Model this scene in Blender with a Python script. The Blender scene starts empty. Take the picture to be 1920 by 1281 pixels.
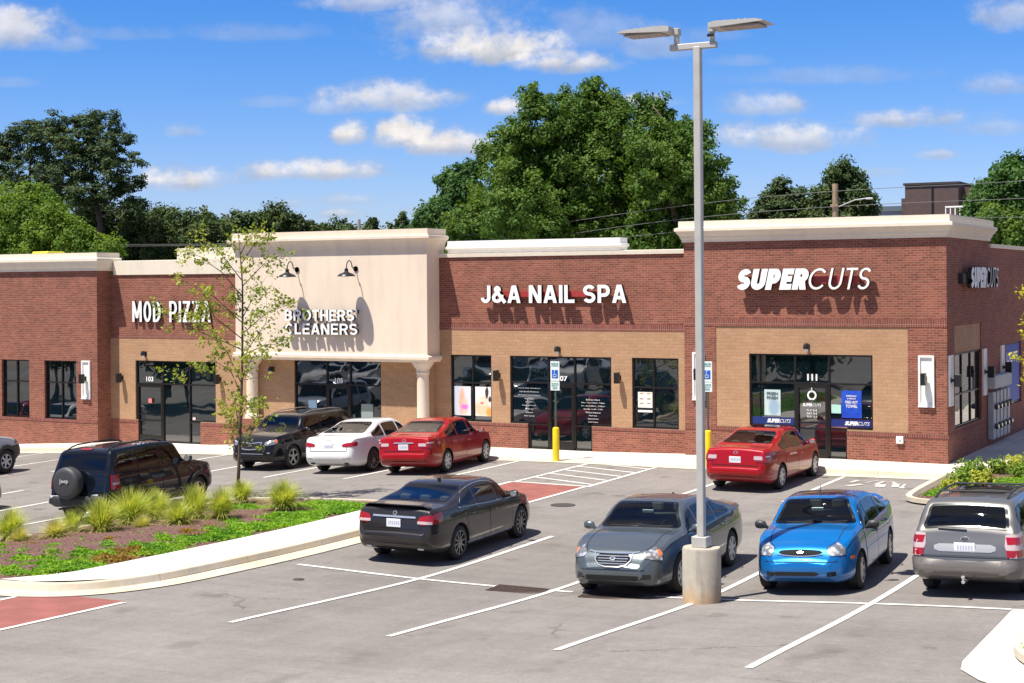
import bpy, math, random
import numpy as np
from mathutils import Vector, Matrix
from mathutils.bvhtree import BVHTree

random.seed(7); np.random.seed(7)
SC = bpy.context.scene
COL = SC.collection
R = math.radians

# ------------------------------------------------------------------ camera
YAW, ROLL, FPX = -0.49585, -0.00789, 2926.4
def cam_axes():
    f = Vector((math.sin(YAW), math.cos(YAW), 0)); r = Vector((math.cos(YAW), -math.sin(YAW), 0)); u = Vector((0, 0, 1))
    r3 = r*math.cos(ROLL) + u*math.sin(ROLL); u3 = u*math.cos(ROLL) - r*math.sin(ROLL)
    return r3, u3, f
cd = bpy.data.cameras.new('camera'); cam = bpy.data.objects.new('camera', cd); COL.objects.link(cam)
r3, u3, f3 = cam_axes()
m = Matrix((r3, u3, -f3)).transposed().to_4x4(); m.translation = Vector((22.11, -43.96, 5.30))
cam.matrix_world = m
cd.sensor_width = 36; cd.lens = FPX/1920*36; cd.shift_y = -109.28/1920
cd.clip_start = 0.5; cd.clip_end = 3000
SC.camera = cam

# ------------------------------------------------------------------ light, sky, exposure
SUND = Vector((0.61, 1.0, -2.67)).normalized()
sl = bpy.data.lights.new('sun', 'SUN'); so = bpy.data.objects.new('sun', sl); COL.objects.link(so)
sl.energy = 4.9; sl.angle = R(0.5); sl.color = (1.0, 0.94, 0.85)
so.rotation_euler = SUND.to_track_quat('-Z', 'Y').to_euler()
SC.view_settings.view_transform = 'Standard'; SC.view_settings.look = 'None'
SC.view_settings.exposure = 0.80; SC.view_settings.gamma = 1.0

W = bpy.data.worlds.new('World'); SC.world = W; W.use_nodes = True
class NT:
    def __init__(s, tree): s.t = tree; s.n = tree.nodes; s.l = tree.links
    def new(s, kind, **kw):
        nd = s.n.new(kind)
        for k, v in kw.items(): setattr(nd, k, v)
        return nd
    def link(s, a, b): s.l.new(a, b)
    def setin(s, nd, i, v):
        if v is None: return
        if isinstance(v, (int, float)): nd.inputs[i].default_value = v
        elif isinstance(v, (tuple, list)):
            dv = nd.inputs[i].default_value
            if len(dv) == 4 and len(v) == 3: v = tuple(v) + (1,)
            nd.inputs[i].default_value = v
        else: s.l.new(v, nd.inputs[i])
    def math(s, op, a, b=None, c=None, clamp=False):
        nd = s.new('ShaderNodeMath', operation=op); nd.use_clamp = clamp
        s.setin(nd, 0, a); s.setin(nd, 1, b); s.setin(nd, 2, c)
        return nd.outputs[0]
    def mix(s, f, a, b, mode='MIX'):
        nd = s.new('ShaderNodeMix', data_type='RGBA', blend_type=mode)
        s.setin(nd, 0, f); s.setin(nd, 6, a); s.setin(nd, 7, b)
        return nd.outputs[2]
    def noise(s, vec, scale, detail=4, rough=.55, out=0, dist=0):
        nd = s.new('ShaderNodeTexNoise'); s.setin(nd, 0, vec)
        nd.inputs['Scale'].default_value = scale; nd.inputs['Detail'].default_value = detail
        nd.inputs['Roughness'].default_value = rough; nd.inputs['Distortion'].default_value = dist
        return nd.outputs[out]
    def ramp(s, v, lo, hi, a=0., b=1.):
        nd = s.new('ShaderNodeMapRange', interpolation_type='SMOOTHSTEP')
        s.setin(nd, 0, v); s.setin(nd, 1, lo); s.setin(nd, 2, hi); s.setin(nd, 3, a); s.setin(nd, 4, b)
        return nd.outputs[0]
    def comb(s, x, y, z):
        nd = s.new('ShaderNodeCombineXYZ'); s.setin(nd, 0, x); s.setin(nd, 1, y); s.setin(nd, 2, z); return nd.outputs[0]
    def sep(s, v):
        nd = s.new('ShaderNodeSeparateXYZ'); s.link(v, nd.inputs[0]); return nd.outputs
    def vscale(s, v, sc):
        nd = s.new('ShaderNodeVectorMath', operation='MULTIPLY'); s.link(v, nd.inputs[0]); nd.inputs[1].default_value = sc; return nd.outputs[0]
def build_world():
    t = NT(W.node_tree); t.n.clear()
    out = t.new('ShaderNodeOutputWorld'); bg = t.new('ShaderNodeBackground'); bg.inputs[1].default_value = 0.057
    sky = t.new('ShaderNodeTexSky', sky_type='NISHITA'); sky.sun_disc = False
    sky.sun_elevation = R(66.3); sky.sun_rotation = math.atan2(-0.61, -1.0)
    sky.air_density = 1.0; sky.dust_density = 0.2; sky.ozone_density = 3.0; sky.altitude = 100
    hs = t.new('ShaderNodeHueSaturation'); hs.inputs['Saturation'].default_value = 1.2; hs.inputs['Value'].default_value = SKYV
    t.link(sky.outputs[0], hs.inputs['Color'])
    sz = t.new('ShaderNodeSeparateXYZ'); tc0 = t.new('ShaderNodeTexCoord'); t.link(tc0.outputs['Generated'], sz.inputs[0])
    skyc = t.mix(1.0, hs.outputs[0], t.mix(t.ramp(sz.outputs[2], .03, .22), (.90, 1.0, 1.50), (.47, .92, 1.50)), 'MULTIPLY')
    tc = t.new('ShaderNodeTexCoord'); g = tc.outputs['Generated']
    def dot(v):
        nd = t.new('ShaderNodeVectorMath', operation='DOT_PRODUCT'); t.link(g, nd.inputs[0]); nd.inputs[1].default_value = v; return nd.outputs['Value']
    fw = t.math('MAXIMUM', dot((math.sin(YAW), math.cos(YAW), 0)), 0.05)
    u = t.math('DIVIDE', dot((math.cos(YAW), -math.sin(YAW), 0)), fw); v = t.math('DIVIDE', dot((0, 0, 1)), fw)
    base = t.comb(u, t.math('MULTIPLY', v, 1.25), 0)
    n1 = t.noise(base, 26, 9, .62); n2 = t.noise(base, 75, 6, .6)
    nz = t.math('ADD', t.math('MULTIPLY', t.math('SUBTRACT', n1, .5), 3.0), t.math('MULTIPLY', t.math('SUBTRACT', n2, .5), 1.5))
    C = [(40,55,95,34,.8),(110,78,60,18,.4),(850,45,130,50,.62),(720,6,150,18,.6),(930,95,150,34,1),(1060,120,90,22,.9),(850,92,70,24,.9),(1230,88,70,30,.45),(1120,70,80,40,.35),
         (720,186,120,27,.8),(620,200,50,16,.5),(660,252,36,22,1.05),(760,258,60,28,1.1),(850,272,90,24,1.0),(345,243,36,13,.6),(345,336,86,22,.95),(585,320,125,19,.95),
         (950,205,34,15,.9),(1215,195,56,14,.8),(1440,205,70,22,.65),(1490,268,130,27,.8),(1710,232,120,18,.72),(1895,38,60,34,.6),(1870,170,60,18,.45),(1760,298,34,9,.5),
         (1330,70,60,14,.25),(545,380,30,9,.5),(640,375,50,10,.4),(640,400,40,8,.5),(800,395,40,9,.4),(30,150,40,8,.2),(1640,330,60,8,.3),(220,320,30,8,.3),(1560,150,150,16,.28),(1840,250,70,14,.35),(470,60,120,16,.25),(1180,300,60,12,.3),(520,190,60,10,.25),(250,60,90,12,.22),(1400,120,50,10,.25)]
    tot = None; tsh = None
    for (px, py, a, b, w) in C:
        u0 = (px-960)/FPX; v0 = (531-py)/FPX; a /= FPX*.80; b /= FPX*.64
        du = t.math('MULTIPLY', t.math('SUBTRACT', u, u0), 1/a); dv = t.math('MULTIPLY', t.math('SUBTRACT', v, v0), 1/b)
        # flat undersides: distances grow faster below the centre
        dvb = t.math('MINIMUM', dv, t.math('MULTIPLY', dv, 1.8)) 
        e = t.math('SUBTRACT', 1.0, t.math('ADD', t.math('MULTIPLY', du, du), t.math('MULTIPLY', dvb, dvb)))
        e = t.math('MULTIPLY_ADD', t.math('MAXIMUM', e, -1.5), 1.0, nz)
        e = t.math('MULTIPLY', t.ramp(e, -.35, 1.2), w)
        s = t.math('MULTIPLY', e, t.ramp(dv, -.55, .55))
        tot = e if tot is None else t.math('MAXIMUM', tot, e)
        tsh = s if tsh is None else t.math('MAXIMUM', tsh, s)
    # unseen cloud field added outside the frame, toned neutral to make the fill less blue
    sx = t.sep(g)
    gp = t.comb(t.math('DIVIDE', sx[0], t.math('MAXIMUM', sx[2], .05)), t.math('DIVIDE', sx[1], t.math('MAXIMUM', sx[2], .05)), 0)
    g1 = t.ramp(t.noise(gp, .9, 7, .6), .56, .72)
    away = t.math('MULTIPLY', t.math('SUBTRACT', 1.0, t.ramp(fw, .3, .7)), t.ramp(sx[2], .03, .12))
    hi = t.math('MAXIMUM', away, t.math('MULTIPLY', t.ramp(v, .22, .32), 1.0))
    over = t.math('MULTIPLY', t.ramp(t.noise(gp, .9, 7, .6), .40, .62), t.math('MULTIPLY', hi, .85))
    tex = t.ramp(t.noise(base, 45, 6, .6), .3, .75, .82, 1.08)
    ccol = t.mix(t.ramp(tsh, .05, .75), (5.6, 6.1, 7.3), (9.8, 9.4, 9.2))
    ccol = t.mix(1.0, ccol, t.comb(tex, tex, tex), 'MULTIPLY')
    col = t.mix(over, t.mix(tot, skyc, ccol), (4.6, 4.3, 4.1))
    t.link(col, bg.inputs[0]); t.link(bg.outputs[0], out.inputs[0])
SKYV = 1.0
build_world()

# ------------------------------------------------------------------ materials
def newmat(name):
    mt = bpy.data.materials.new(name); mt.use_nodes = True; t = NT(mt.node_tree)
    b = t.n['Principled BSDF']; return mt, t, b
def simple(name, col, rough=.6, metal=0., coat=0., ior=1.5, bump=0., bscale=50, var=0., vscale=3.):
    mt, t, b = newmat(name)
    b.inputs['Roughness'].default_value = rough; b.inputs['Metallic'].default_value = metal
    b.inputs['Coat Weight'].default_value = coat; b.inputs['IOR'].default_value = ior
    b.inputs['Coat Roughness'].default_value = .03
    tc = t.new('ShaderNodeTexCoord')
    if var:
        n = t.noise(tc.outputs['Object'], vscale, 5, .6)
        a = tuple(c*(1-var) for c in col); d = tuple(min(1, c*(1+var)) for c in col)
        t.link(t.mix(t.ramp(n, .3, .7), a, d), b.inputs['Base Color'])
    else: b.inputs['Base Color'].default_value = (*col, 1)
    if bump:
        bn = t.new('ShaderNodeBump'); bn.inputs['Strength'].default_value = bump; bn.inputs['Distance'].default_value = .01
        t.link(t.noise(tc.outputs['Object'], bscale, 4), bn.inputs['Height']); t.link(bn.outputs[0], b.inputs['Normal'])
    return mt
def brick_mat(name, c1, c2, mortar, bw=.203, rh=.0677, ms=.009, soldier=False, mscale=1., dirt=.12):
    mt, t, b = newmat(name)
    tc = t.new('ShaderNodeTexCoord'); s = t.sep(tc.outputs['Object'])
    h = t.math('ADD', s[0], s[1])
    vec = t.comb(s[2], h, 0) if soldier else t.comb(h, s[2], 0)
    br = t.new('ShaderNodeTexBrick'); t.link(vec, br.inputs['Vector'])
    br.inputs['Scale'].default_value = 1; br.inputs['Brick Width'].default_value = bw; br.inputs['Row Height'].default_value = rh
    br.inputs['Mortar Size'].default_value = ms; br.inputs['Mortar Smooth'].default_value = .15; br.inputs['Bias'].default_value = -.1
    br.inputs['Color1'].default_value = (*c1, 1); br.inputs['Color2'].default_value = (*c2, 1); br.inputs['Mortar'].default_value = (*mortar, 1)
    if soldier: br.offset = 0
    n = t.noise(tc.outputs['Object'], 1.3, 6, .65); n2 = t.noise(tc.outputs['Object'], 14, 3, .6)
    f = t.math('ADD', t.ramp(n, .3, .7, 1-dirt, 1+dirt), t.ramp(n2, .3, .7, -.08, .08))
    t.link(t.mix(1.0, br.outputs[0], t.comb(f, f, f), 'MULTIPLY'), b.inputs['Base Color'])
    b.inputs['Roughness'].default_value = .85
    bn = t.new('ShaderNodeBump'); bn.inputs['Strength'].default_value = .6; bn.inputs['Distance'].default_value = .006; bn.invert = True
    t.link(br.outputs['Fac'], bn.inputs['Height']); t.link(bn.outputs[0], b.inputs['Normal'])
    return mt
M = {}
RED1, RED2, REDM = (.185, .048, .028), (.31, .092, .054), (.275, .16, .112)
M['brick'] = brick_mat('red brick', RED1, RED2, REDM)
M['soldier'] = brick_mat('red brick upright', (.165, .038, .03), (.25, .062, .05), REDM, soldier=True)
M['tan'] = brick_mat('tan block', (.40, .232, .125), (.445, .268, .15), (.37, .225, .13), bw=.30, rh=.10, ms=.006, dirt=.06)
def stucco(name, col):
    mt, t, b = newmat(name); tc = t.new('ShaderNodeTexCoord'); o = tc.outputs['Object']
    st = t.noise(t.vscale(o, (2.2, 2.2, .35)), 1.6, 5, .6); n = t.noise(o, .8, 5, .6)
    f = t.math('MULTIPLY', t.ramp(st, .35, .8, 1.0, .90), t.ramp(n, .3, .7, .97, 1.02))
    t.link(t.mix(1.0, col, t.comb(f, f, f), 'MULTIPLY'), b.inputs['Base Color']); b.inputs['Roughness'].default_value = .8
    bn = t.new('ShaderNodeBump'); bn.inputs['Strength'].default_value = .3; bn.inputs['Distance'].default_value = .004
    t.link(t.noise(o, 120, 3), bn.inputs['Height']); t.link(bn.outputs[0], b.inputs['Normal']); return mt
M['stucco'] = stucco('cream stucco', (.77, .64, .50))
M['trim'] = stucco('cream trim', (.78, .70, .56))
M['white_trim'] = simple('white painted trim', (.86, .85, .80), .5, var=.03)
M['black'] = simple('black metal', (.012, .012, .013), .35)
M['bronze'] = simple('dark bronze frame', (.018, .016, .015), .35, metal=.3)
M['roof'] = simple('roof membrane', (.45, .45, .43), .8, var=.1)
def glass_mat(name, base, ior, wav=.002, sc=.8):
    mt, t, b = newmat(name)
    b.inputs['Base Color'].default_value = (*base, 1); b.inputs['Roughness'].default_value = .015; b.inputs['IOR'].default_value = ior
    tc = t.new('ShaderNodeTexCoord'); bn = t.new('ShaderNodeBump'); bn.inputs['Strength'].default_value = 1.; bn.inputs['Distance'].default_value = wav
    t.link(t.noise(tc.outputs['Object'], sc, 2, .4), bn.inputs['Height']); t.link(bn.outputs[0], b.inputs['Normal'])
    return mt
M['glass'] = glass_mat('storefront glass', (.003, .009, .012), 2.25, .009, .7)
M['white'] = simple('white face', (.88, .88, .86), .4)
M['letter_side'] = simple('dark letter return', (.02, .016, .015), .5)
M['raceway'] = simple('red painted raceway', (.36, .035, .03), .5)
def concrete(name, col, joint=0., yellow=0., axes=(0, 1)):
    mt, t, b = newmat(name); tc = t.new('ShaderNodeTexCoord'); o = tc.outputs['Object']
    n = t.noise(o, .7, 8, .65); n2 = t.noise(o, 9, 6, .7); n3 = t.noise(o, 60, 3, .7)
    f = t.math('MULTIPLY', t.ramp(n, .3, .72, .84, 1.05), t.math('MULTIPLY', t.ramp(n2, .25, .75, .90, 1.04), t.ramp(n3, .2, .8, .96, 1.03)))
    c = t.mix(1.0, col, t.comb(f, f, f), 'MULTIPLY')
    if yellow: c = t.mix(t.math('MULTIPLY', t.ramp(t.noise(o, 1.1, 5), .42, .65), yellow), c, (.62, .48, .26))
    if joint:
        s = t.sep(o)
        def jl(v, step, w=.012):
            md = t.math('ABSOLUTE', t.math('SUBTRACT', t.math('FLOORED_MODULO', v, step), step/2)); return t.math('LESS_THAN', md, w)
        j = t.math('MAXIMUM', jl(s[axes[0]], joint), jl(s[axes[1]], joint))
        c = t.mix(t.math('MULTIPLY', j, .55), c, (.22, .2, .17))
    t.link(c, b.inputs['Base Color']); b.inputs['Roughness'].default_value = .85
    bn = t.new('ShaderNodeBump'); bn.inputs['Strength'].default_value = .3; bn.inputs['Distance'].default_value = .004
    t.link(n3, bn.inputs['Height']); t.link(bn.outputs[0], b.inputs['Normal']); return mt
M['sidewalk'] = concrete('sidewalk concrete', (.62, .575, .50), 1.5)
M['walk2'] = concrete('pale footpath concrete', (.68, .64, .57), 1.5)
M['curb'] = concrete('curb concrete', (.55, .49, .39), 0, .35); M['curb_y'] = concrete('island curb concrete', (.55, .49, .39), 2.4, .35, (1, 1)); M['curb_x'] = concrete('front curb concrete', (.58, .52, .41), 2.4, .35, (0, 0))
M['pier'] = concrete('weathered cast concrete', (.43, .39, .32), 0, .25)
def stain_foot(mt):
    t = NT(mt.node_tree); b = t.n['Principled BSDF']; src = b.inputs['Base Color'].links[0].from_socket; o = t.new('ShaderNodeTexCoord').outputs['Object']; s = t.sep(o)
    e = t.math('ADD', s[2], t.math('MULTIPLY', t.math('SUBTRACT', t.noise(o, 4, 5, .7), .5), .55)); c = t.mix(t.math('MULTIPLY', t.ramp(e, .10, .34, 1, 0), .6), src, (.42, .25, .11))
    dr = t.ramp(t.noise(t.vscale(o, (7, 7, .8)), 1.3, 4, .6), .55, .7, 0, .45); pits = t.ramp(t.noise(o, 26, 2, .5), .70, .76, 0, .6)
    c = t.mix(dr, c, (.22, .20, .17)); t.link(t.mix(pits, c, (.13, .11, .09)), b.inputs['Base Color'])
stain_foot(M['pier'])
def asphalt():
    mt, t, b = newmat('worn grey asphalt'); tc = t.new('ShaderNodeTexCoord'); o = tc.outputs['Object']
    big = t.noise(o, .09, 5, .6); mid = t.noise(o, .6, 6, .65); fine = t.noise(o, 30, 5, .8); grit = t.noise(o, 120, 2, .9)
    stretch = t.noise(t.vscale(o, (.35, 2.2, 1)), 1.2, 6, .7)
    st2 = t.noise(t.vscale(o, (2.4, .3, 1)), 1.1, 5, .65)
    c = t.mix(t.ramp(big, .32, .68), (.176, .160, .146), (.226, .206, .189))
    f = t.math('MULTIPLY', t.math('MULTIPLY', t.ramp(mid, .25, .75, .90, 1.08), t.ramp(t.noise(o, 8, 5, .75), .25, .75, .90, 1.09)), t.ramp(fine, .2, .8, .80, 1.18))
    f = t.math('MULTIPLY', f, t.math('MULTIPLY', t.ramp(grit, .2, .8, .78, 1.22), t.ramp(stretch, .3, .8, 1.05, .88)))
    f = t.math('MULTIPLY', f, t.ramp(st2, .3, .75, 1.04, .93))
    c = t.mix(1.0, c, t.comb(f, f, f), 'MULTIPLY')
    # oil drips and scuffs
    vo = t.new('ShaderNodeTexVoronoi', feature='F1'); t.link(o, vo.inputs['Vector']); vo.inputs['Scale'].default_value = .55
    d = t.math('ADD', vo.outputs['Distance'], t.math('MULTIPLY', t.math('SUBTRACT', t.noise(o, 5, 5), .5), .35))
    c = t.mix(t.math('MULTIPLY', t.ramp(d, .03, .16, 1, 0), .5), c, (.06, .055, .05))
    spots = t.ramp(t.noise(o, 7, 3, .5), .73, .78); c = t.mix(t.math('MULTIPLY', spots, .55), c, (.07, .065, .06))
    s_ = t.sep(o); ax = t.math('ABSOLUTE', t.math('SUBTRACT', t.math('FLOORED_MODULO', t.math('SUBTRACT', s_[0], .95), 2.73), 1.365)); oil = t.math('MULTIPLY', t.ramp(t.math('ADD', ax, t.math('MULTIPLY', t.math('SUBTRACT', t.noise(o, 2.5, 5, .7), .5), 1.1)), .02, .34, 1, 0), t.ramp(t.noise(o, .9, 3, .6), .48, .66))
    c = t.mix(t.math('MULTIPLY', oil, .42), c, (.09, .08, .072))
    # shallow cracks
    vc = t.new('ShaderNodeTexVoronoi', feature='DISTANCE_TO_EDGE')
    wv = t.new('ShaderNodeVectorMath', operation='ADD'); t.link(o, wv.inputs[0]); t.link(t.noise(o, 1.2, 5, .7, out=1), wv.inputs[1])
    t.link(wv.outputs[0], vc.inputs['Vector']); vc.inputs['Scale'].default_value = .17
    ck = t.math('MULTIPLY', t.math('LESS_THAN', vc.outputs['Distance'], .0035), t.ramp(t.noise(o, .35, 2), .5, .56))
    c = t.mix(t.math('MULTIPLY', ck, .6), c, (.05, .045, .04))
    t.link(c, b.inputs['Base Color']); b.inputs['Roughness'].default_value = .88
    bn = t.new('ShaderNodeBump'); bn.inputs['Strength'].default_value = .5; bn.inputs['Distance'].default_value = .01
    t.link(t.math('ADD', fine, grit), bn.inputs['Height']); t.link(bn.outputs[0], b.inputs['Normal']); return mt
M['asphalt'] = asphalt()
def worn_paint(name, col, amt):
    mt, t, b = newmat(name); tc = t.new('ShaderNodeTexCoord'); o = tc.outputs['Object']
    n = t.ramp(t.noise(o, 14, 6, .75), .60, .72); n2 = t.ramp(t.noise(o, 1.7, 4, .6), .35, .7, .8, 1.06)
    c = t.mix(1.0, col, t.comb(n2, n2, n2), 'MULTIPLY')
    t.link(t.mix(t.math('MULTIPLY', n, amt), c, (.22, .20, .19)), b.inputs['Base Color']); b.inputs['Roughness'].default_value = .75; return mt
M['line'] = worn_paint('worn white road paint', (.70, .68, .63), .85)
M['faded'] = worn_paint('faded white road paint', (.50, .47, .44), 1.0)
M['redpaint'] = worn_paint('dull red crossing coating', (.27, .09, .07), .25)

# ------------------------------------------------------------------ mesh helpers
class MB:
    def __init__(s): s.v = []; s.f = []; s.fm = []
    def add(s, vs, fs, m=0):
        o = len(s.v); s.v += [tuple(v) for v in vs]; s.f += [tuple(i+o for i in f) for f in fs]; s.fm += [m]*len(fs); return s
    def quad(s, a, b, c, d, m=0): return s.add([a, b, c, d], [(0, 1, 2, 3)], m)
    def box(s, x0, x1, y0, y1, z0, z1, m=0):
        v = [(x, y, z) for z in (z0, z1) for y in (y0, y1) for x in (x0, x1)]
        return s.add(v, [(0, 2, 3, 1), (4, 5, 7, 6), (0, 1, 5, 4), (2, 6, 7, 3), (0, 4, 6, 2), (1, 3, 7, 5)], m)
    def bbox(s, x0, x1, y0, y1, z0, z1, bev=.01, m=0):
        # box with chamfered vertical and horizontal edges
        b = bev; rings = []
        for z, i in ((z0, b), (z0+b, 0), (z1-b, 0), (z1, b)):
            rings.append([(x0+i+b, y0+i, z), (x1-i-b, y0+i, z), (x1-i, y0+i+b, z), (x1-i, y1-i-b, z), (x1-i-b, y1-i, z), (x0+i+b, y1-i, z), (x0+i, y1-i-b, z), (x0+i, y0+i+b, z)])
        vs = sum(rings, []); fs = [tuple(range(7, -1, -1)), tuple(range(24, 32))]
        for k in range(3):
            for j in range(8): fs.append((k*8+j, k*8+(j+1) % 8, k*8+8+(j+1) % 8, k*8+8+j))
        return s.add(vs, fs, m)
    def tube(s, pts, rad, n=8, m=0, cap=True):
        pts = [Vector(p) for p in pts]; rad = [rad]*len(pts) if isinstance(rad, (int, float)) else rad
        vs = []; prev = None
        for i, p in enumerate(pts):
            d = (pts[min(i+1, len(pts)-1)] - pts[max(i-1, 0)]); d = d.normalized() if d.length > 1e-9 else Vector((0, 0, 1))
            if prev is None: a = d.orthogonal().normalized()
            else:
                a = prev - d*prev.dot(d); a = a.normalized() if a.length > 1e-6 else d.orthogonal().normalized()
            prev = a; b = d.cross(a)
            for k in range(n):
                th = 2*math.pi*k/n; vs.append(p + (a*math.cos(th) + b*math.sin(th))*rad[i])
        fs = [(i*n+k, i*n+(k+1) % n, (i+1)*n+(k+1) % n, (i+1)*n+k) for i in range(len(pts)-1) for k in range(n)]
        if cap: fs += [tuple(range(n-1, -1, -1)), tuple((len(pts)-1)*n+k for k in range(n))]
        return s.add(vs, fs, m)
    def lathe(s, prof, c=(0, 0, 0), axis='z', n=24, m=0, cap=False):
        vs = []
        for r, h in prof:
            for k in range(n):
                th = 2*math.pi*k/n; x, y = r*math.cos(th), r*math.sin(th)
                v = (x, y, h) if axis == 'z' else ((h, x, y) if axis == 'x' else (x, h, y))
                vs.append((v[0]+c[0], v[1]+c[1], v[2]+c[2]))
        fs = [(i*n+k, i*n+(k+1) % n, (i+1)*n+(k+1) % n, (i+1)*n+k) for i in range(len(prof)-1) for k in range(n)]
        if cap: fs += [tuple(range(n-1, -1, -1)), tuple((len(prof)-1)*n+k for k in range(n))]
        return s.add(vs, fs, m)
    def poly_prism(s, poly, z0, z1, m=0):
        n = len(poly); return s.add([(x, y, z0) for x, y in poly] + [(x, y, z1) for x, y in poly],
            [tuple(range(n-1, -1, -1)), tuple(range(n, 2*n))] + [(i, (i+1) % n, n+(i+1) % n, n+i) for i in range(n)], m)
    def build(s, name, mats, parent=None, smooth=False, fix=True):
        if not isinstance(mats, (list, tuple)): mats = [mats]
        me = bpy.data.meshes.new(name); me.from_pydata(s.v, [], s.f)
        for mt in mats: me.materials.append(mt)
        if any(s.fm): me.polygons.foreach_set('material_index', s.fm)
        if smooth: me.polygons.foreach_set('use_smooth', [True]*len(s.f))
        me.update()
        if smooth == 'auto': me.set_sharp_from_angle(angle=R(38))
        o = bpy.data.objects.new(name, me); COL.objects.link(o)
        if parent: o.parent = parent
        return o
def tag(o, label, cat, group=None, kind=None):
    o['label'] = label; o['category'] = cat
    if group: o['group'] = group
    if kind: o['kind'] = kind
    return o
def struct(o, label=None, cat=None):
    o['kind'] = 'structure'
    if label: o['label'] = label; o['category'] = cat
    return o
def thing(name, label, cat, loc=(0, 0, 0), rotz=0, group=None):
    o = bpy.data.objects.new(name, None); COL.objects.link(o); o.location = loc; o.rotation_euler = (0, 0, rotz); o.empty_display_size = .3
    return tag(o, label, cat, group)
def copy_tree(o, parent=None):
    c = o.copy(); COL.objects.link(c); c.parent = parent
    for ch in list(o.children): copy_tree(ch, c)
    return c
def grid_patch(P, nx, ny):
    return [(j*(nx+1)+i, j*(nx+1)+i+1, (j+1)*(nx+1)+i+1, (j+1)*(nx+1)+i) for j in range(ny) for i in range(nx)]

# ------------------------------------------------------------------ ground heights (thin plate through surveyed spots)
CP = np.array([(7.3,-25.5,.27),(10,-25.4,.31),(12.8,-25.5,.43),(15.5,-25.7,.54),(7.3,-20,0),(10,-20,.04),(12.8,-20,.13),(15.5,-20,.31),(18,-20,.43),
 (7.3,-15,0),(10,-15,.04),(12.8,-15,.13),(15.5,-15,.26),(19,-15,.33),(.15,-3,.0),(.15,-8,0),(4.5,-3,.03),(2.4,-3,.02),(4.5,-9.6,0),(7.3,-7,0),(7.3,-3,.03),(10,-3,.05),(12.2,-3,.08),(12.3,-8,.05),
 (-2.6,-5,-.1),(-5.3,-5,-.19),(-8,-5.5,-.25),(-10.8,-5,-.32),(-16.3,-6,-.52),(-23,-5,-.82),(-8,-15,-.35),(-5.3,-17,-.27),(2,-13,0),(4.2,-17,0),(4.3,-21,.06),(2,-24.8,.13),(4.4,-26,.2),
 (-3,-24,-.0),(-12,-24,-.4),(-23,-24,-.8),(20,-30,.7),(7,-32,.42),(-2,-32,.15),(-15,-32,-.35),(22,-22,.6),(20,-8,.2),(20,-3,.2),(-16,-15,-.6)])
def _tps(r2): return .5*r2*np.log(r2+1e-9)
_n = len(CP); _d = ((CP[:, None, :2]-CP[None, :, :2])**2).sum(-1)
_A = np.zeros((_n+3, _n+3)); _A[:_n, :_n] = _tps(_d) + np.eye(_n)*.8; _A[:_n, _n] = 1; _A[:_n, _n+1:] = CP[:, :2]; _A[_n, :_n] = 1; _A[_n+1:, :_n] = CP[:, :2].T
_w = np.linalg.solve(_A, np.concatenate([CP[:, 2], [0, 0, 0]]))
def G(x, y):
    x = np.clip(np.atleast_1d(np.asarray(x, float)), -26, 22); y = np.clip(np.atleast_1d(np.asarray(y, float)), -33, -2.5)
    r2 = (x[:, None]-CP[None, :, 0])**2 + (y[:, None]-CP[None, :, 1])**2
    return _tps(r2)@_w[:_n] + _w[_n] + _w[_n+1]*x + _w[_n+2]*y
def gz(x, y): return float(G(x, y)[0])
WX = [-60, -30, -23, -18.5, -14, -9, -4, 1, 4, 9, 12.2, 20, 40]; WZ = [-1.1, -.86, -.68, -.44, -.40, -.13, .02, .03, .1, .2, .2, .24, .25]
def zw(x): return float(np.interp(x, WX, WZ))
def build_ground():
    xs = np.concatenate([[-900, -300, -120, -70], np.arange(-48, 40.1, .8), [60, 120, 300, 900]])
    ys = np.concatenate([[-300, -120, -70], np.arange(-46, 0.1, .8), [6, 20, 60, 150, 400, 1200]])
    X, Y = np.meshgrid(xs, ys); Z = G(X.ravel(), Y.ravel())
    vs = np.stack([X.ravel(), Y.ravel(), Z], 1); nx, ny = len(xs)-1, len(ys)-1
    b = MB(); b.add(vs.tolist(), grid_patch(None, nx, ny)); o = b.build('asphalt_ground', M['asphalt'], smooth=True)
    struct(o, 'worn grey asphalt of the car park running under every parked car', 'asphalt'); return o
GO = build_ground()
GB = BVHTree.FromPolygons([v.co[:] for v in GO.data.vertices], [p.vertices[:] for p in GO.data.polygons])
def gq(x, y):
    h = GB.ray_cast(Vector((x, y, 20)), Vector((0, 0, -1))); return h[0].z if h[0] else gz(x, y)
def drape(poly_strip_a, poly_strip_b, b, dz=.006, step=.4, m=0):
    # quad strip between two polylines, resampled and laid on the ground
    pa, pb = [], []
    for i in range(len(poly_strip_a)-1):
        a0, a1, b0, b1 = [Vector(p) for p in (poly_strip_a[i], poly_strip_a[i+1], poly_strip_b[i], poly_strip_b[i+1])]
        n = max(1, int(max((a1-a0).length, (b1-b0).length)/step))
        for k in range(n + (1 if i == len(poly_strip_a)-2 else 0)):
            t = k/n; pa.append(a0.lerp(a1, t)); pb.append(b0.lerp(b1, t))
    nw = max(1, int((pa[0]-pb[0]).length/.5)); vs = []
    for p, q in zip(pa, pb):
        for j in range(nw+1):
            c = p.lerp(q, j/nw); vs.append((c.x, c.y, gq(c.x, c.y)+dz))
    b.add(vs, [(i*(nw+1)+j, i*(nw+1)+j+1, (i+1)*(nw+1)+j+1, (i+1)*(nw+1)+j) for i in range(len(pa)-1) for j in range(nw)], m)
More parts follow.
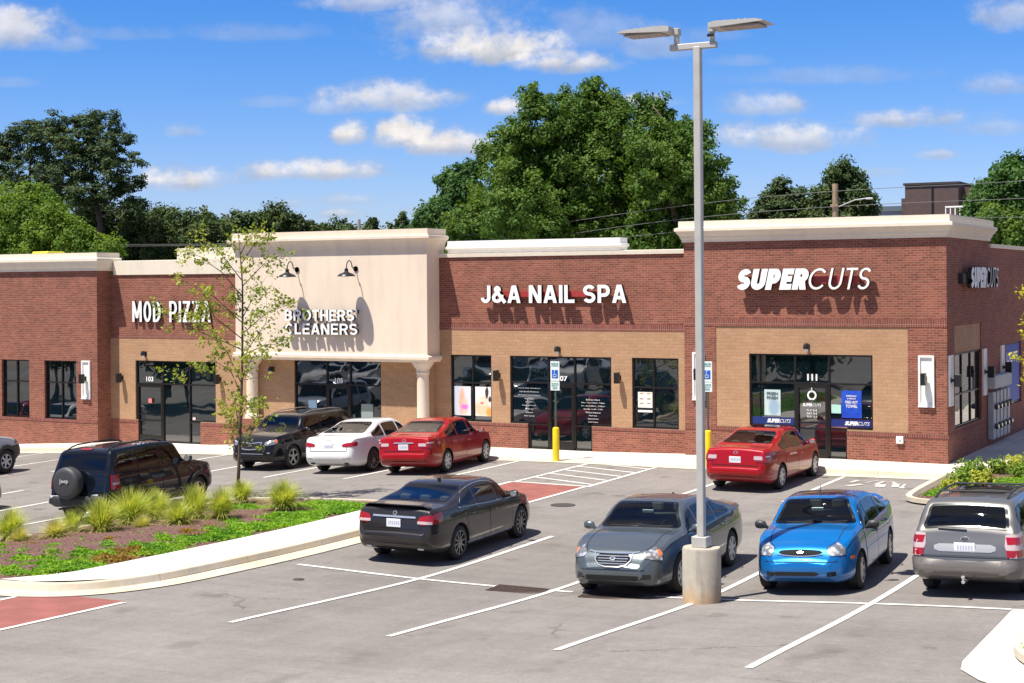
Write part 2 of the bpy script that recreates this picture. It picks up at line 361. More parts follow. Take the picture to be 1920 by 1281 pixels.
def line(b, pts, w=.1, dz=.01):
    P = [Vector(p).to_2d() for p in pts]; A, B = [], []
    for i, p in enumerate(P):
        d = (P[min(i+1, len(P)-1)]-P[max(i-1, 0)]).normalized(); n = Vector((-d.y, d.x))*w/2
        A.append(p+n); B.append(p-n)
    drape(A, B, b, dz)
def build_markings():
    def L(label, pts_list, w=.11, mat='line', name='painted_line'):
        b = MB()
        for p in pts_list: line(b, p, w)
        struct(b.build(name, M[mat]), label, 'road marking')
    far = [[(x, -3.05), (x, -8.2)] for x in (-19.05, -16.3, -13.55, -10.8, -8.08, -5.34, -2.6, .15)]
    L('white stall lines of the row in front of the shops', far + [[(7.3, -3.05), (7.3, -8.1)], [(10.03, -3.05), (10.03, -8.1)]], name='stall_lines')
    near = [[(7.3, -25.5), (7.3, -14.9)], [(10.04, -25.4), (10.04, -14.6)], [(12.75, -25.5), (12.75, -14.6)], [(15.5, -25.7), (15.5, -14.6)], [(4.55, -20.05), (9.0, -20.25)], [(11.9, -20.2), (17.6, -20.2)], [(9.95, -20.25), (10.4, -20.25)]]
    L('white stall lines of the double row around the lamp post', near, name='stall_lines')
    L('white stall lines beside the planted island and the black off-roader', [[(-8.05, -17.9), (-8.05, -12.2)], [(-5.35, -20), (-5.35, -13.6)], [(-10.8, -19), (-10.8, -12)], [(-5.4, -19.95), (-2.6, -19.95)], [(-13.5, -19), (-13.5, -12)]], name='stall_lines')
    L('white hatched access aisle in front of the nail salon', [[(2.4, -2.6), (2.4, -7.5)], [(4.57, -2.6), (4.57, -7.5)], [(2.4, -7.45), (4.57, -7.45)]] + [[(2.4, -2.75-.9*i), (4.57, -2.75-.9*i-.75)] for i in range(5)], name='hatched_aisle')
    L('white lines edging the red crossing strip', [[(2.3, -7.45), (2.3, -12.5)], [(4.5, -7.45), (4.5, -14)], [(2.45, -25.0), (2.45, -34)], [(4.5, -24.7), (4.45, -34)]], name='crossing_edge_lines')
    b = MB(); drape([(2.36, -7.52), (2.36, -12.5)], [(4.44, -7.52), (4.44, -12.5)], b, .006); drape([(2.52, -24.6), (2.52, -34)], [(4.44, -24.6), (4.4, -34)], b, .006)
    struct(b.build('red_crossing', M['redpaint']), 'dull red coated crossing strip in the drive aisle', 'road marking')
    b = MB()
    def rect(cx, cy, w, h, a=0):
        c, s = math.cos(a), math.sin(a)
        A = [(cx-w/2*c+h/2*s, cy-w/2*s-h/2*c), (cx-w/2*c-h/2*s, cy-w/2*s+h/2*c)]; B = [(cx+w/2*c+h/2*s, cy+w/2*s-h/2*c), (cx+w/2*c-h/2*s, cy+w/2*s+h/2*c)]
        drape(A, B, b, .012, .2)
    random.seed(3)
    # worn-away pavement lettering in the corner stall
    for i, (cx, cy) in enumerate([(10.55, -3.9), (10.75, -4.6), (11.0, -3.8), (11.25, -4.0), (11.4, -4.5), (11.6, -3.9), (11.75, -4.35), (11.95, -4.3), (12.0, -4.7)]):
        rect(cx, cy, random.uniform(.06, .3), random.uniform(.25, .7), random.uniform(-.6, .6))
    struct(b.build('worn_stall_lettering', M['faded']), 'worn faded white pavement marking in the corner stall', 'road marking')
build_markings()
# ------------------------------------------------------------------ text
def text_geo(body, depth=.1, offset=0., shear=0., spacing=1., res=3):
    cu = bpy.data.curves.new('lettering', 'FONT'); cu.body = body; cu.size = 1; cu.extrude = depth/2; cu.offset = offset
    cu.shear = shear; cu.space_character = spacing; cu.resolution_u = res; cu.align_x = 'LEFT'
    o = bpy.data.objects.new('lettering', cu); COL.objects.link(o)
    dg = bpy.context.evaluated_depsgraph_get(); me = bpy.data.meshes.new_from_object(o.evaluated_get(dg))
    v = np.array([x.co[:] for x in me.vertices]); f = [tuple(p.vertices) for p in me.polygons]
    nz = [p.normal.z for p in me.polygons]
    bpy.data.objects.remove(o); bpy.data.curves.remove(cu); bpy.data.meshes.remove(me)
    return v, f, nz
def frame_map(v, org, right, up, nrm):
    org, right, up, nrm = map(np.array, (org, right, up, nrm)); return org + v[:, :1]*right + v[:, 1:2]*up + v[:, 2:3]*nrm
AX_F = ((1, 0, 0), (0, 0, 1), (0, -1, 0)); AX_E = ((0, 1, 0), (0, 0, 1), (1, 0, 0)); AX_UP = ((1, 0, 0), (0, 1, 0), (0, 0, 1))
def fit_text(parts, w, h, depth):
    # parts: [(body, offset, shear)] set side by side and scaled into w x h
    V, F, NZ, x = [], [], [], 0.; o = 0
    for body, off, sh in parts:
        v, f, nz = text_geo(body, 1., off, sh); v[:, 0] += x - v[:, 0].min(); x = v[:, 0].max() + .05
        V.append(v); F += [tuple(i+o for i in q) for q in f]; NZ += nz; o += len(v)
    v = np.concatenate(V); mn, mx = v.min(0), v.max(0)
    v[:, 0] = (v[:, 0]-mn[0])/(mx[0]-mn[0])*w; v[:, 1] = (v[:, 1]-mn[1])/(mx[1]-mn[1])*h; v[:, 2] = (v[:, 2]-mn[2])/(mx[2]-mn[2])*depth
    return v, F, NZ
def split_islands(v, F, NZ):
    par = list(range(len(v)))
    def fd(a):
        while par[a] != a: par[a] = par[par[a]]; a = par[a]
        return a
    for f in F:
        for i in f[1:]: par[fd(i)] = fd(f[0])
    gr = {}
    for f, nz in zip(F, NZ): gr.setdefault(fd(f[0]), []).append((f, nz))
    out = []
    for k, fs in gr.items():
        idx = sorted({i for f, _ in fs for i in f}); mp = {a: b for b, a in enumerate(idx)}
        out.append((v[idx], [tuple(mp[i] for i in f) for f, _ in fs], [nz for _, nz in fs]))
    out.sort(key=lambda q: q[0][:, 0].mean()); return out
def letter_sign(label, rows, org, axes, w, h, depth, face, side, raceway=None, gap=.0):
    t = thing('shop_sign', label, 'sign', org)
    for (parts, dy, ww, hh) in rows:
        v, F, NZ = fit_text(parts, ww, hh, depth)
        for (lv, lf, nz) in split_islands(v, F, NZ):
            lv = lv.copy(); lv[:, 1] += dy; lv[:, 2] += gap
            b = MB(); b.v = [tuple(p) for p in frame_map(lv, (0, 0, 0), *axes)]; b.f = lf; b.fm = [0 if z > .5 else 1 for z in nz]
            b.build('letter', [face, side], t)
    if raceway:
        x0, x1, z0, z1 = raceway; b = MB()
        c = [(x, z, d) for d in (.0, gap) for z in (z0, z1) for x in (x0, x1)]
        vv = frame_map(np.array(c), (0, 0, 0), *axes); b.add(vv, [(0, 2, 3, 1), (4, 5, 7, 6), (0, 1, 5, 4), (2, 6, 7, 3), (0, 4, 6, 2), (1, 3, 7, 5)])
        b.build('raceway', M['raceway'] if side is not None else face, t)
    return t
def flat_text(name, parent, body, org, axes, w, h, mat, off=0., shear=0., parts=None):
    v, F, NZ = fit_text(parts or [(body, off, shear)], w, h, .004)
    b = MB(); b.v = [tuple(p) for p in frame_map(v, org, *axes)]; b.f = F; b.fm = [0]*len(F)
    return b.build(name, mat, parent)

# ------------------------------------------------------------------ pavements and planted islands
def chaikin(p, n=3, closed=False):
    p = [Vector(q).to_2d() for q in p]
    for _ in range(n):
        q = [] if closed else [p[0]]
        for i in range(len(p) if closed else len(p)-1):
            a, b = p[i], p[(i+1) % len(p)]; q += [a.lerp(b, .25), a.lerp(b, .75)]
        if not closed: q.append(p[-1])
        p = q
    return p
def kerb(path, gut=.5, width=.17, h=.14, closed=True, top=None, name='kerb', label=None, mat='curb'):
    # path runs with the road on its right-hand side
    P = chaikin(path, 3, closed); out = []; n = len(P); res = []
    for i in range(n):
        a, c = P[i], P[(i+1) % n] if closed or i < n-1 else P[i]
        k = max(1, int((c-a).length/.3)); res += [a.lerp(c, j/k) for j in range(k)]
    P = res; n = len(P)
    prof = [(gut, .016), (.012, .018), (.0, .03), (-.012, h-.022), (-.03, h), (-width, h), (-width, h-.1)]
    vs = []
    for i, p in enumerate(P):
        d = (P[(i+1) % n] - P[i-1]).normalized() if closed or 0 < i < n-1 else (P[min(i+1, n-1)]-P[max(i-1, 0)]).normalized()
        nr = Vector((d.y, -d.x))
        for s, z in prof:
            q = p + nr*s; vs.append((q.x, q.y, gq(q.x, q.y)+z if s > 0 else gq(p.x, p.y)+z))
    k = len(prof); m_ = n if closed else n-1
    b = MB(); b.add(vs, [(i*k+j, ((i+1) % n)*k+j, ((i+1) % n)*k+j+1, i*k+j+1) for i in range(m_) for j in range(k-1)])
    o = b.build(name, M[mat], smooth='auto'); struct(o, label, 'kerb'); return P
def inside(poly, x, y):
    c = False; n = len(poly)
    for i in range(n):
        (xi, yi), (xj, yj) = poly[i], poly[i-1]
        if (yi > y) != (yj > y) and x < (xj-xi)*(y-yi)/(yj-yi)+xi: c = not c
    return c
def bed_mesh(poly, step, dz, rough, name, mat, label, mound=.0):
    poly = [tuple(p) for p in poly]; xs = [p[0] for p in poly]; ys = [p[1] for p in poly]
    nx = int((max(xs)-min(xs))/step)+2; ny = int((max(ys)-min(ys))/step)+2; vid = {}; b = MB(); cx, cy = sum(xs)/len(xs), sum(ys)/len(ys)
    hx, hy = (max(xs)-min(xs))/2, (max(ys)-min(ys))/2
    def vert(i, j):
        if (i, j) not in vid:
            x, y = min(xs)+i*step, min(ys)+j*step
            mo = mound*max(0, 1-((x-cx)/hx)**2)*max(0, 1-((y-cy)/hy)**2)
            vid[i, j] = len(b.v); b.v.append((x, y, gz(x, y)+dz+mo+random.uniform(-rough, rough)))
        return vid[i, j]
    for i in range(nx):
        for j in range(ny):
            if inside(poly, min(xs)+(i+.5)*step, min(ys)+(j+.5)*step):
                b.f.append((vert(i, j), vert(i+1, j), vert(i+1, j+1), vert(i, j+1))); b.fm.append(0)
    o = b.build(name, mat, smooth=True); struct(o, label, 'planting bed'); return o
def mulch():
    mt, t, b = newmat('shredded bark mulch'); o = t.new('ShaderNodeTexCoord').outputs['Object']
    n = t.noise(o, 22, 6, .75, dist=.6); n2 = t.noise(o, 3, 4)
    c = t.mix(t.ramp(n, .35, .68), (.055, .022, .018), (.26, .14, .115)); c = t.mix(t.math('MULTIPLY', t.ramp(n2, .4, .7), .4), c, (.20, .11, .09))
    t.link(c, b.inputs['Base Color']); b.inputs['Roughness'].default_value = .95
    bn = t.new('ShaderNodeBump'); bn.inputs['Strength'].default_value = 1; bn.inputs['Distance'].default_value = .04
    t.link(n, bn.inputs['Height']); t.link(bn.outputs[0], b.inputs['Normal']); return mt
M['mulch'] = mulch()
ISL = [(3.65, -12.9), (2.5, -12.5), (-2, -12.7), (-2.8, -13.6), (-2.9, -21.5), (-2.5, -23.8), (-1.5, -24.55), (1.6, -24.75), (3.0, -24.45), (3.62, -23.2), (3.65, -21)]
PEN = [(21, -7.9), (13.7, -7.55), (12.95, -7.3), (12.72, -6.5), (12.72, -2.5)]
MED = [(22.2, -25.3), (19.1, -24.8), (18.5, -24.0), (18.32, -22.9), (18.5, -21.9), (19.2, -21.2), (22.2, -20.9)]
def build_paving():
    # pavement along the shops with its own kerb
    b = MB(); xs = np.concatenate([np.arange(-60, -30, 3), np.arange(-30, 12.9, .6), [12.9]])
    rows = [(0.6, 0), (-.9, 0), (-2.2, 0), (-2.35, 0)]
    vs = [(x, y, zw(x)) for x in xs for (y, _) in rows] ; k = len(rows)
    b.add(vs, [(i*k+j, i*k+j+1, (i+1)*k+j+1, (i+1)*k+j) for i in range(len(xs)-1) for j in range(k-1)])
    struct(b.build('sidewalk', M['sidewalk'], smooth=True), 'pale concrete pavement running along the shop fronts', 'pavement')
    b = MB(); vs = []
    for x in xs:
        z = zw(x); g = gz(x, -2.55)+.014; g = min(g, z) if z-g < .05 else g
        vs += [(x, -2.352, z+.001), (x, -2.48, z+.001), (x, -2.52, z-.02 if z-g > .04 else (z+g)/2), (x, -2.55, g+.004), (x, -3.02, gq(x, -3.02)+.012)]
    k = 5; b.add(vs, [(i*k+j, i*k+j+1, (i+1)*k+j+1, (i+1)*k+j) for i in range(len(xs)-1) for j in range(k-1)])
    struct(b.build('sidewalk_kerb', M['curb_x'], smooth='auto'), 'concrete kerb and gutter in front of the shop pavement', 'kerb')
    b = MB(); p = [(12.15, .6), (12.9, .6), (12.9, -2.35), (13.55, -2.1), (13.75, .5), (14.1, 3.5), (15.0, 10), (16, 22), (12.15, 22)]
    b.poly_prism(p, -.2, .203); struct(b.build('side_pavement', M['sidewalk']), 'concrete pavement in the shade of the brick side wall', 'pavement')
    kerb(ISL, label='concrete kerb around the planted island with the young tree', gut=.5, mat='curb_y')
    b = MB(); vs = []; yy = np.arange(-24.4, -12.7, .4)
    for y in yy:
        x0 = 2.0 if y > -23.4 else 2.0-(-23.4-y)*.6; x1 = 3.50 if y > -22.8 else 3.5-(-22.8-y)**2*.55
        for x in np.linspace(x0, x1, 5): vs.append((x, y, gz(x, y)+.135))
    b.add(vs, [(i*5+j, i*5+j+1, (i+1)*5+j+1, (i+1)*5+j) for i in range(len(yy)-1) for j in range(4)])
    struct(b.build('island_footpath', M['walk2'], smooth=True), 'pale concrete footpath along the right side of the planted island', 'footpath')
    bed_mesh([(2.02, -12.75), (-2, -12.85), (-2.7, -13.7), (-2.8, -21.5), (-2.4, -23.7), (-1.5, -24.4), (1.6, -24.6), (2.0, -23.9)], .12, .10, .022, 'mulch_bed', M['mulch'], 'brown mulch bed of the island with the young tree', .12)
    kerb(PEN, closed=False, label='concrete kerb around the planted corner beyond the silver estate car')
    bed_mesh([(12.86, -7.1), (12.86, -2.4), (13.5, -2.15), (13.72, .5), (14.07, 3.5), (14.95, 10), (24, 10), (24, -7.6), (13.7, -7.4)], .2, .10, .02, 'mulch_bed', M['mulch'], 'brown mulch bed at the corner of the brick building', 0)
    b = MB(); xs2 = np.arange(17.62, 22.6, .3); vs = []
    for i in range(12):
        t = i/11; y = -20.2-5.6*t
        for j in range(9):
            xl = 17.62+.02*i+(max(0, t-.75)*4)**2*.9; x = xl+(22.5-xl)*j/8; vs.append((x, y, gq(x, y)+.016))
    b.add(vs, grid_patch(None, 8, 11)); struct(b.build('concrete_apron', M['sidewalk'], smooth=True), 'flat pale concrete apron at the lower right corner', 'pavement')
    kerb(MED, gut=.1, closed=False, label='rounded concrete kerb of the island at the lower right corner')
    bed_mesh([(22.2, -25.2), (19.15, -24.7), (18.62, -23.9), (18.44, -22.9), (18.62, -22.0), (19.25, -21.3), (22.2, -21)], .15, .11, .02, 'mulch_bed', M['mulch'], 'brown mulch bed at the lower right corner', 0)
build_paving()

# ------------------------------------------------------------------ the shopping building
BD = thing('shopping_building', 'long single storey shopping building of red brick and tan block with cream cornices', 'building', (0, 0, 0))
def wallx(b, x0, x1, z0, z1, y, holes=(), rd=.12, m=0):
    xs = sorted({x0, x1} | {min(max(h[i], x0), x1) for h in holes for i in (0, 1)}); zs = sorted({z0, z1} | {min(max(h[i], z0), z1) for h in holes for i in (2, 3)})
    def hole(x, z): return any(h[0] < x < h[1] and h[2] < z < h[3] for h in holes)
    for i in range(len(xs)-1):
        for j in range(len(zs)-1):
            xm, zm = (xs[i]+xs[i+1])/2, (zs[j]+zs[j+1])/2
            if not hole(xm, zm): b.quad((xs[i], y, zs[j]), (xs[i+1], y, zs[j]), (xs[i+1], y, zs[j+1]), (xs[i], y, zs[j+1]), m)
            else:
                e = 1e-4; a, c, l, h = xs[i], xs[i+1], zs[j], zs[j+1]
                if not hole(a-e, zm) and a > x0: b.quad((a, y, l), (a, y, h), (a, y+rd, h), (a, y+rd, l), m)
                if not hole(c+e, zm) and c < x1: b.quad((c, y, h), (c, y, l), (c, y+rd, l), (c, y+rd, h), m)
                if not hole(xm, h+e): b.quad((a, y, h), (c, y, h), (c, y+rd, h), (a, y+rd, h), m)
                if not hole(xm, l-e) and l > z0+e: b.quad((a, y+rd, l), (c, y+rd, l), (c, y, l), (a, y, l), m)
def wally(b, y0, y1, z0, z1, x, holes=(), rd=.12, m=0):
    c = MB(); wallx(c, y0, y1, z0, z1, 0, holes, rd, m)
    b.add([(x-v[1], v[0], v[2]) for v in c.v], c.f, m)
def cornice(name, mat, path, prof, closed_ends=True, parent=BD):
    P = [Vector(p).to_2d() for p in path]; n = len(P); vs = []
    for i, p in enumerate(P):
        ns = []
        if i > 0: d = (p-P[i-1]).normalized(); ns.append(Vector((d.y, -d.x)))
        if i < n-1: d = (P[i+1]-p).normalized(); ns.append(Vector((d.y, -d.x)))
        nr = ns[0] if len(ns) == 1 else (ns[0]+ns[1])/(1+ns[0].dot(ns[1]))
        for s, z in prof: vs.append((p.x+nr.x*s, p.y+nr.y*s, z))
    k = len(prof); b = MB(); f = [(i*k+j, (i+1)*k+j, (i+1)*k+j+1, i*k+j+1) for i in range(n-1) for j in range(k-1)]
    f += [tuple(range(k-1, -1, -1)), tuple(range((n-1)*k, n*k))]
    b.add(vs, f); return b.build(name, mat, parent)
def storefront(up, low, vbars, transom, y, door=None, stile=.05, number=None, extra=()):
    x0, x1, zs, zt = up; b = MB(); d0, d1 = y-.05, y+.02; w = stile
    sf_bars = []
    def bar(a, c, l, h): b.box(a, c, d0, d1, l, h)
    bar(x0, x1, zt-w, zt)                                          # head
    if low: xa, xb, zf = low
    else: xa, xb, zf = x0, x0, zs
    xs = [x0] + list(vbars) + [x1]
    bar(x0, x0+w, zs if xa > x0+.01 or not low else zf, zt-w)
    bar(x1-w, x1, zs if xb < x1-.01 or not low else zf, zt-w)
    for v in vbars: bar(v-w/2, v+w/2, zf if (low and xa-.02 <= v <= xb+.02) else zs, zt-w)
    for i in range(len(xs)-1):                                     # transom and sill bars between the mullions
        a = xs[i]+(w if i == 0 else w/2); c = xs[i+1]-(w if i == len(xs)-2 else w/2)
        if transom: bar(a, c, transom-w/2, transom+w/2)
    if low:
        if xa > x0+.01:
            v = min([q for q in xs if q > xa], default=xa); bar(xa, xa+w, zf, zs-w)
            bar(x0+w, xa, zs, zs+w); bar(xa, v-w/2, zs-w, zs)
        if xb < x1-.01:
            v = max([q for q in xs if q < xb], default=xb); bar(xb-w, xb, zf, zs-w)
            bar(xb, x1-w, zs, zs+w); bar(v+w/2, xb, zs-w, zs)
        bar(xa+.001, xb-.001, zf-.002, zf+.07)
    else: bar(x0+w, x1-w, zs, zs+w)
    fr = b.build('storefront', M['bronze'], BD)
    def pane(a, c, l, h, nm='glass_pane'):
        q = MB(); q.box(a, c, y+.0, y+.012, l, h); return q.build(nm, M['glass'], fr)
    cells = []
    for i in range(len(xs)-1):
        a, c = xs[i]+.02, xs[i+1]-.02; isdoor = door and abs(xs[i]-door) < .02
        if transom: pane(a, c, transom, zt-.02)
        top = transom or zt-.02
        if low and a >= xa-.1 and c <= xb+.1: l = zf+.02
        else: l = zs+.02
        if isdoor:
            q = MB(); s = .09; q.box(a+.005, a+s, d0-.012, y-.001, zf+.03, top-.03); q.box(c-s, c-.005, d0-.012, y-.001, zf+.03, top-.03)
            q.box(a+s, c-s, d0-.012, y-.001, top-.13, top-.03); q.box(a+s, c-s, d0-.012, y-.001, zf+.03, zf+.26)
            q.tube([(a+s/2+.02, d0-.07, zf+.85), (a+s/2+.02, d0-.07, zf+1.25)], .014); q.box(a+s, c-s, d0-.03, d0-.012, zf+1.0, zf+1.03)
            q.build('door', M['bronze'], fr); pane(a+s-.01, c-s+.01, zf+.25, top-.12)
        else:
            pane(a, c, l, top)
            if low and l > zf+.1:                                  # small pane beside the door under the sill
                aa, cc = max(a, xa), min(c, xb)
                if cc-aa > .1: pane(aa, cc, zf+.02, zs-.01)
    return fr
def build_units():
    # --- left brick block
    hl = [(-27.1, -25.5, .36, 2.54), (-23.54, -22.10, .36, 2.54), (-21.32, -19.71, .36, 2.54)]
    b = MB(); wallx(b, -45, -18.67, .36, 5.9, -.7, hl, .16); wallx(b, -45, -18.67, -1.4, .25, -.7)
    b.quad((-18.67, -.7, -1.4), (-18.67, 0, -1.4), (-18.67, 0, 5.9), (-18.67, -.7, 5.9)); b.build('brick_wall', M['brick'], BD)
    b = MB(); wallx(b, -45, -18.668, .25, .36, -.712); b.quad((-45, -.712, .36), (-18.668, -.712, .36), (-18.668, -.69, .36), (-45, -.69, .36)); b.build('soldier_band', M['soldier'], BD)
    cornice('cornice', M['trim'], [(-45, -.7), (-18.67, -.7), (-18.67, .4)], [(-.3, 5.88), (.05, 5.88), (.06, 5.98), (.12, 6.05), (.18, 6.2), (.22, 6.24), (.22, 6.34), (.1, 6.37), (.1, 6.55), (-.35, 6.55)])
    for h in hl: storefront(h, None, [(h[0]+h[1])/2], 1.72, -.56)
    # --- pizza unit
    hm = [(-17.47, -13.73, .40, 2.57), (-17.35, -14.43, -.6, .40)]
    b = MB(); wallx(b, -18.67, -12.2, .38, 3.38, 0, hm); b.build('tan_block_wall', M['tan'], BD)
    b = MB(); wallx(b, -18.67, -12.2, -1.2, .28, -.01, hm); wallx(b, -18.67, -12.2, 3.5, 5.75, 0); b.build('brick_wall', M['brick'], BD)
    b = MB(); wallx(b, -18.67, -12.2, .28, .38, -.022, hm, .06); b.quad((-18.67, -.022, .38), (-17.47, -.022, .38), (-17.47, .005, .38), (-18.67, .005, .38)); wallx(b, -18.67, -12.2, 3.38, 3.5, -.008); b.build('soldier_band', M['soldier'], BD)
    storefront((-17.47, -13.73, .40, 2.57), (-17.35, -14.43, -.42), [-16.2, -14.96], 1.72, .1, door=-17.47)
    cornice('coping', M['trim'], [(-18.45, 0), (-12.36, 0)], [(-.3, 5.72), (.05, 5.72), (.07, 6.23), (-.3, 6.25)])
    b = MB(); b.box(-15.5, -12.5, .05, .6, 6.25, 6.66); b.build('raised_parapet', M['trim'], BD)
    # --- cleaners unit: wall under the stucco panel
    YB = -.27; hb = [(-10.08, -6.52, -.3, 2.74)]
    b = MB(); wallx(b, -12.2, -4.60, .55, 3.2, YB, hb); b.quad((-4.60, YB, -1), (-4.60, 0, -1), (-4.60, 0, 3.2), (-4.60, YB, 3.2)); wallx(b, -4.60, -4.39, .55, 3.2, 0); b.build('tan_block_wall', M['tan'], BD)
    b = MB(); wallx(b, -12.2, -4.61, -1, .45, YB-.01, hb); b.bbox(-12.15, -11.25, -.8, -.02, -1, .68, .004); b.bbox(-5.2, -4.35, -.8, -.02, -1, .68, .004); b.build('brick_wall', M['brick'], BD)
    b = MB(); wallx(b, -12.2, -4.61, .45, .55, YB-.022, hb, .06); b.build('soldier_band', M['soldier'], BD)
    storefront((-10.08, -6.52, -.12, 2.74), (-10.08, -6.52, -.12), [-8.75, -7.79], 1.90, YB+.1, door=-8.75)
    for x in (-11.74, -4.76):
        b = MB(); b.lathe([(.27, .68), (.27, .76), (.25, .80), (.21, .84), (.205, .9), (.2, 2.3), (.205, 2.36), (.24, 2.40), (.215, 2.44), (.22, 2.5), (.33, 2.66), (.36, 2.70), (.36, 2.80)], (x, -.45, 0), n=32)
        b.build('column', M['stucco'], BD, smooth='auto')
    b = MB(); b.box(-12.2, -4.39, -.77, .3, 2.98, 7.0); b.build('stucco_panel', M['stucco'], BD)
    cornice('soffit_moulding', M['stucco'], [(-12.2, .0), (-12.2, -.77), (-4.39, -.77), (-4.39, .0)], [(-.7, 2.74), (.02, 2.74), (.05, 2.80), (.1, 2.84), (.1, 2.93), (.04, 2.97), (.0, 2.985)])
    cornice('cornice', M['stucco'], [(-12.2, .3), (-12.2, -.77), (-4.39, -.77), (-4.39, .3)], [(-.1, 6.42), (.03, 6.42), (.035, 6.5), (.06, 6.6), (.11, 6.7), (.18, 6.76), (.2, 6.79), (.2, 6.87), (.09, 6.89), (.09, 7.10), (-.35, 7.10)])
    # --- nail salon unit
    hj = [(-3.98, -2.45, .82, 2.98), (-1.77, 1.80, .82, 2.98), (-1.13, 1.13, -.1, .82), (2.50, 4.04, .82, 2.98)]
    b = MB(); wallx(b, -4.39, 4.36, .82, 3.79, 0, hj); b.build('tan_block_wall', M['tan'], BD)
    b = MB(); wallx(b, -4.39, 4.36, -.3, .72, -.01, hj); wallx(b, -4.39, 4.36, 4.0, 6.18, 0); b.build('brick_wall', M['brick'], BD)
    b = MB(); wallx(b, -4.39, 4.36, .72, .82, -.022, hj, .06)
    for a, c in ((-4.39, -1.13), (1.13, 4.36)): b.quad((a, -.022, .82), (c, -.022, .82), (c, .1, .8201), (a, .1, .8201))
    wallx(b, -4.39, 4.36, 3.79, 4.0, -.008); b.build('soldier_band', M['soldier'], BD)
    storefront((-3.98, -2.45, .83, 2.98), None, [-3.17], 2.07, .1)
    storefront((2.50, 4.04, .83, 2.98), None, [3.2], 2.07, .1)
    storefront((-1.77, 1.80, .83, 2.98), (-1.12, 1.12, .03), [-.42, .51], 2.13, .1, door=-.42)
    cornice('coping', M['trim'], [(-4.39, 0), (4.36, 0)], [(-.3, 6.16), (.05, 6.16), (.06, 6.28), (-.3, 6.30)])
    cornice('raised_parapet', M['white_trim'], [(-4.05, .6), (-4.05, .06), (2.08, .06), (2.08, .6)], [(-.02, 6.30), (.02, 6.30), (.03, 6.38), (.10, 6.44), (.10, 6.49), (.03, 6.52), (.03, 6.69), (-.25, 6.69)])
    # --- hair salon unit, front and side
    hs = [(6.39, 10.06, 1.05, 3.18), (7.77, 9.31, -.1, 1.05)]
    b = MB(); wallx(b, 5.36, 11.06, 1.0, 3.98, -.285, hs); b.build('tan_block_wall', M['tan'], BD)
    b = MB(); wallx(b, 4.36, 5.36, 1.0, 3.98, -.3); wallx(b, 11.06, 12.15, 1.0, 3.98, -.3); wallx(b, 4.36, 12.15, -.3, .9, -.3, hs); wallx(b, 4.36, 12.15, 4.2, 6.5, -.3)
    b.quad((4.36, .02, -.3), (4.36, -.3, -.3), (4.36, -.3, 6.5), (4.36, .02, 6.5))
    hy = [(.60, 4.15, 1.1, 3.2), (.60, 4.15, 3.201, 3.99), (7.9, 10.5, 1.2, 3.22)]
    wally(b, -.3, 5.37, -.3, .9, 12.15); wally(b, -.3, 5.37, 1.0, 6.5, 12.15, hy, .1); wally(b, 5.37, 24, -.3, 6.3, 12.15, hy, .1)
    b.quad((12.15, 5.37, 6.3), (12.15, 5.37, 6.5), (8, 5.37, 6.5), (8, 5.37, 6.3)); b.build('brick_wall', M['brick'], BD)
    b = MB(); wallx(b, 4.36, 12.17, .9, 1.0, -.314, hs, .06); wallx(b, 4.36, 12.15, 3.98, 4.2, -.308); wally(b, -.314, 5.37, .9, 1.0, 12.165); b.build('soldier_band', M['soldier'], BD)
    b = MB(); wally(b, .60, 4.15, 3.2, 3.99, 12.12); b.build('tan_block_wall', M['tan'], BD)
    storefront((6.39, 10.06, 1.06, 3.18), (7.77, 9.31, .19), [7.77, 8.78], 2.34, -.2, door=7.77)
    cornice('cornice', M['trim'], [(4.36, .5), (4.36, -.3), (12.15, -.3), (12.15, 5.4), (11.0, 5.4)], [(-.1, 6.48), (.04, 6.48), (.05, 6.56), (.09, 6.60), (.09, 6.65), (.16, 6.74), (.2, 6.80), (.22, 6.81), (.22, 6.90), (.12, 6.92), (.12, 7.11), (-.35, 7.11)])
    cornice('coping', M['trim'], [(12.15, 5.42), (12.15, 24)], [(-.3, 6.28), (.06, 6.28), (.07, 6.40), (-.3, 6.42)])
    # side windows
    def side_window(y0, y1, z0, z1, n):
        b = MB(); w = .05; x = 12.06
        b.box(x-.05, x+.03, y0, y1, z1-w, z1); b.box(x-.05, x+.03, y0, y1, z0, z0+w)
        for i in range(n+1):
            y = y0+(y1-y0-w)*i/n; b.box(x-.05, x+.03, y, y+w, z0+w, z1-w)
        b.box(x-.05, x+.028, y0+w, y1-w, 2.0, 2.05)
        fr = b.build('side_window', M['bronze'], BD)
        for i in range(n):
            a = y0+(y1-y0)*i/n+.02; c = y0+(y1-y0)*(i+1)/n-.02
            for l, h in ((z0+.02, 2.02), (2.03, z1-.02)): q = MB(); q.box(x-.02, x-.005, a, c, l, h); q.build('glass_pane', M['glass'], fr)
    side_window(.60, 4.15, 1.1, 3.2, 3); side_window(7.9, 10.5, 1.2, 3.22, 3)
    # roof slab, rear and hidden walls
    b = MB(); b.box(-45, 12.0, .35, 24, 5.0, 5.2); b.build('roof', M['roof'], BD)
    b = MB(); b.box(-45, 12.1, 23.9, 24, -1, 6.2); b.build('rear_wall', M['brick'], BD)
    b = MB(); b.box(-45.1, -18.68, -.38, -.3, 5.2, 6.5); b.box(-18.6, -4.4, .3, .4, 5.1, 6.0); b.box(-4.3, 4.4, .3, .4, 5.1, 6.2); b.box(4.4, 11.8, .06, .12, 5.1, 7.0); b.box(11.78, 11.84, .12, 5.3, 5.1, 7.0); b.box(4.5, 11.8, 5.3, 5.36, 5.1, 7.05); b.build('parapet_back', M['trim'], BD)
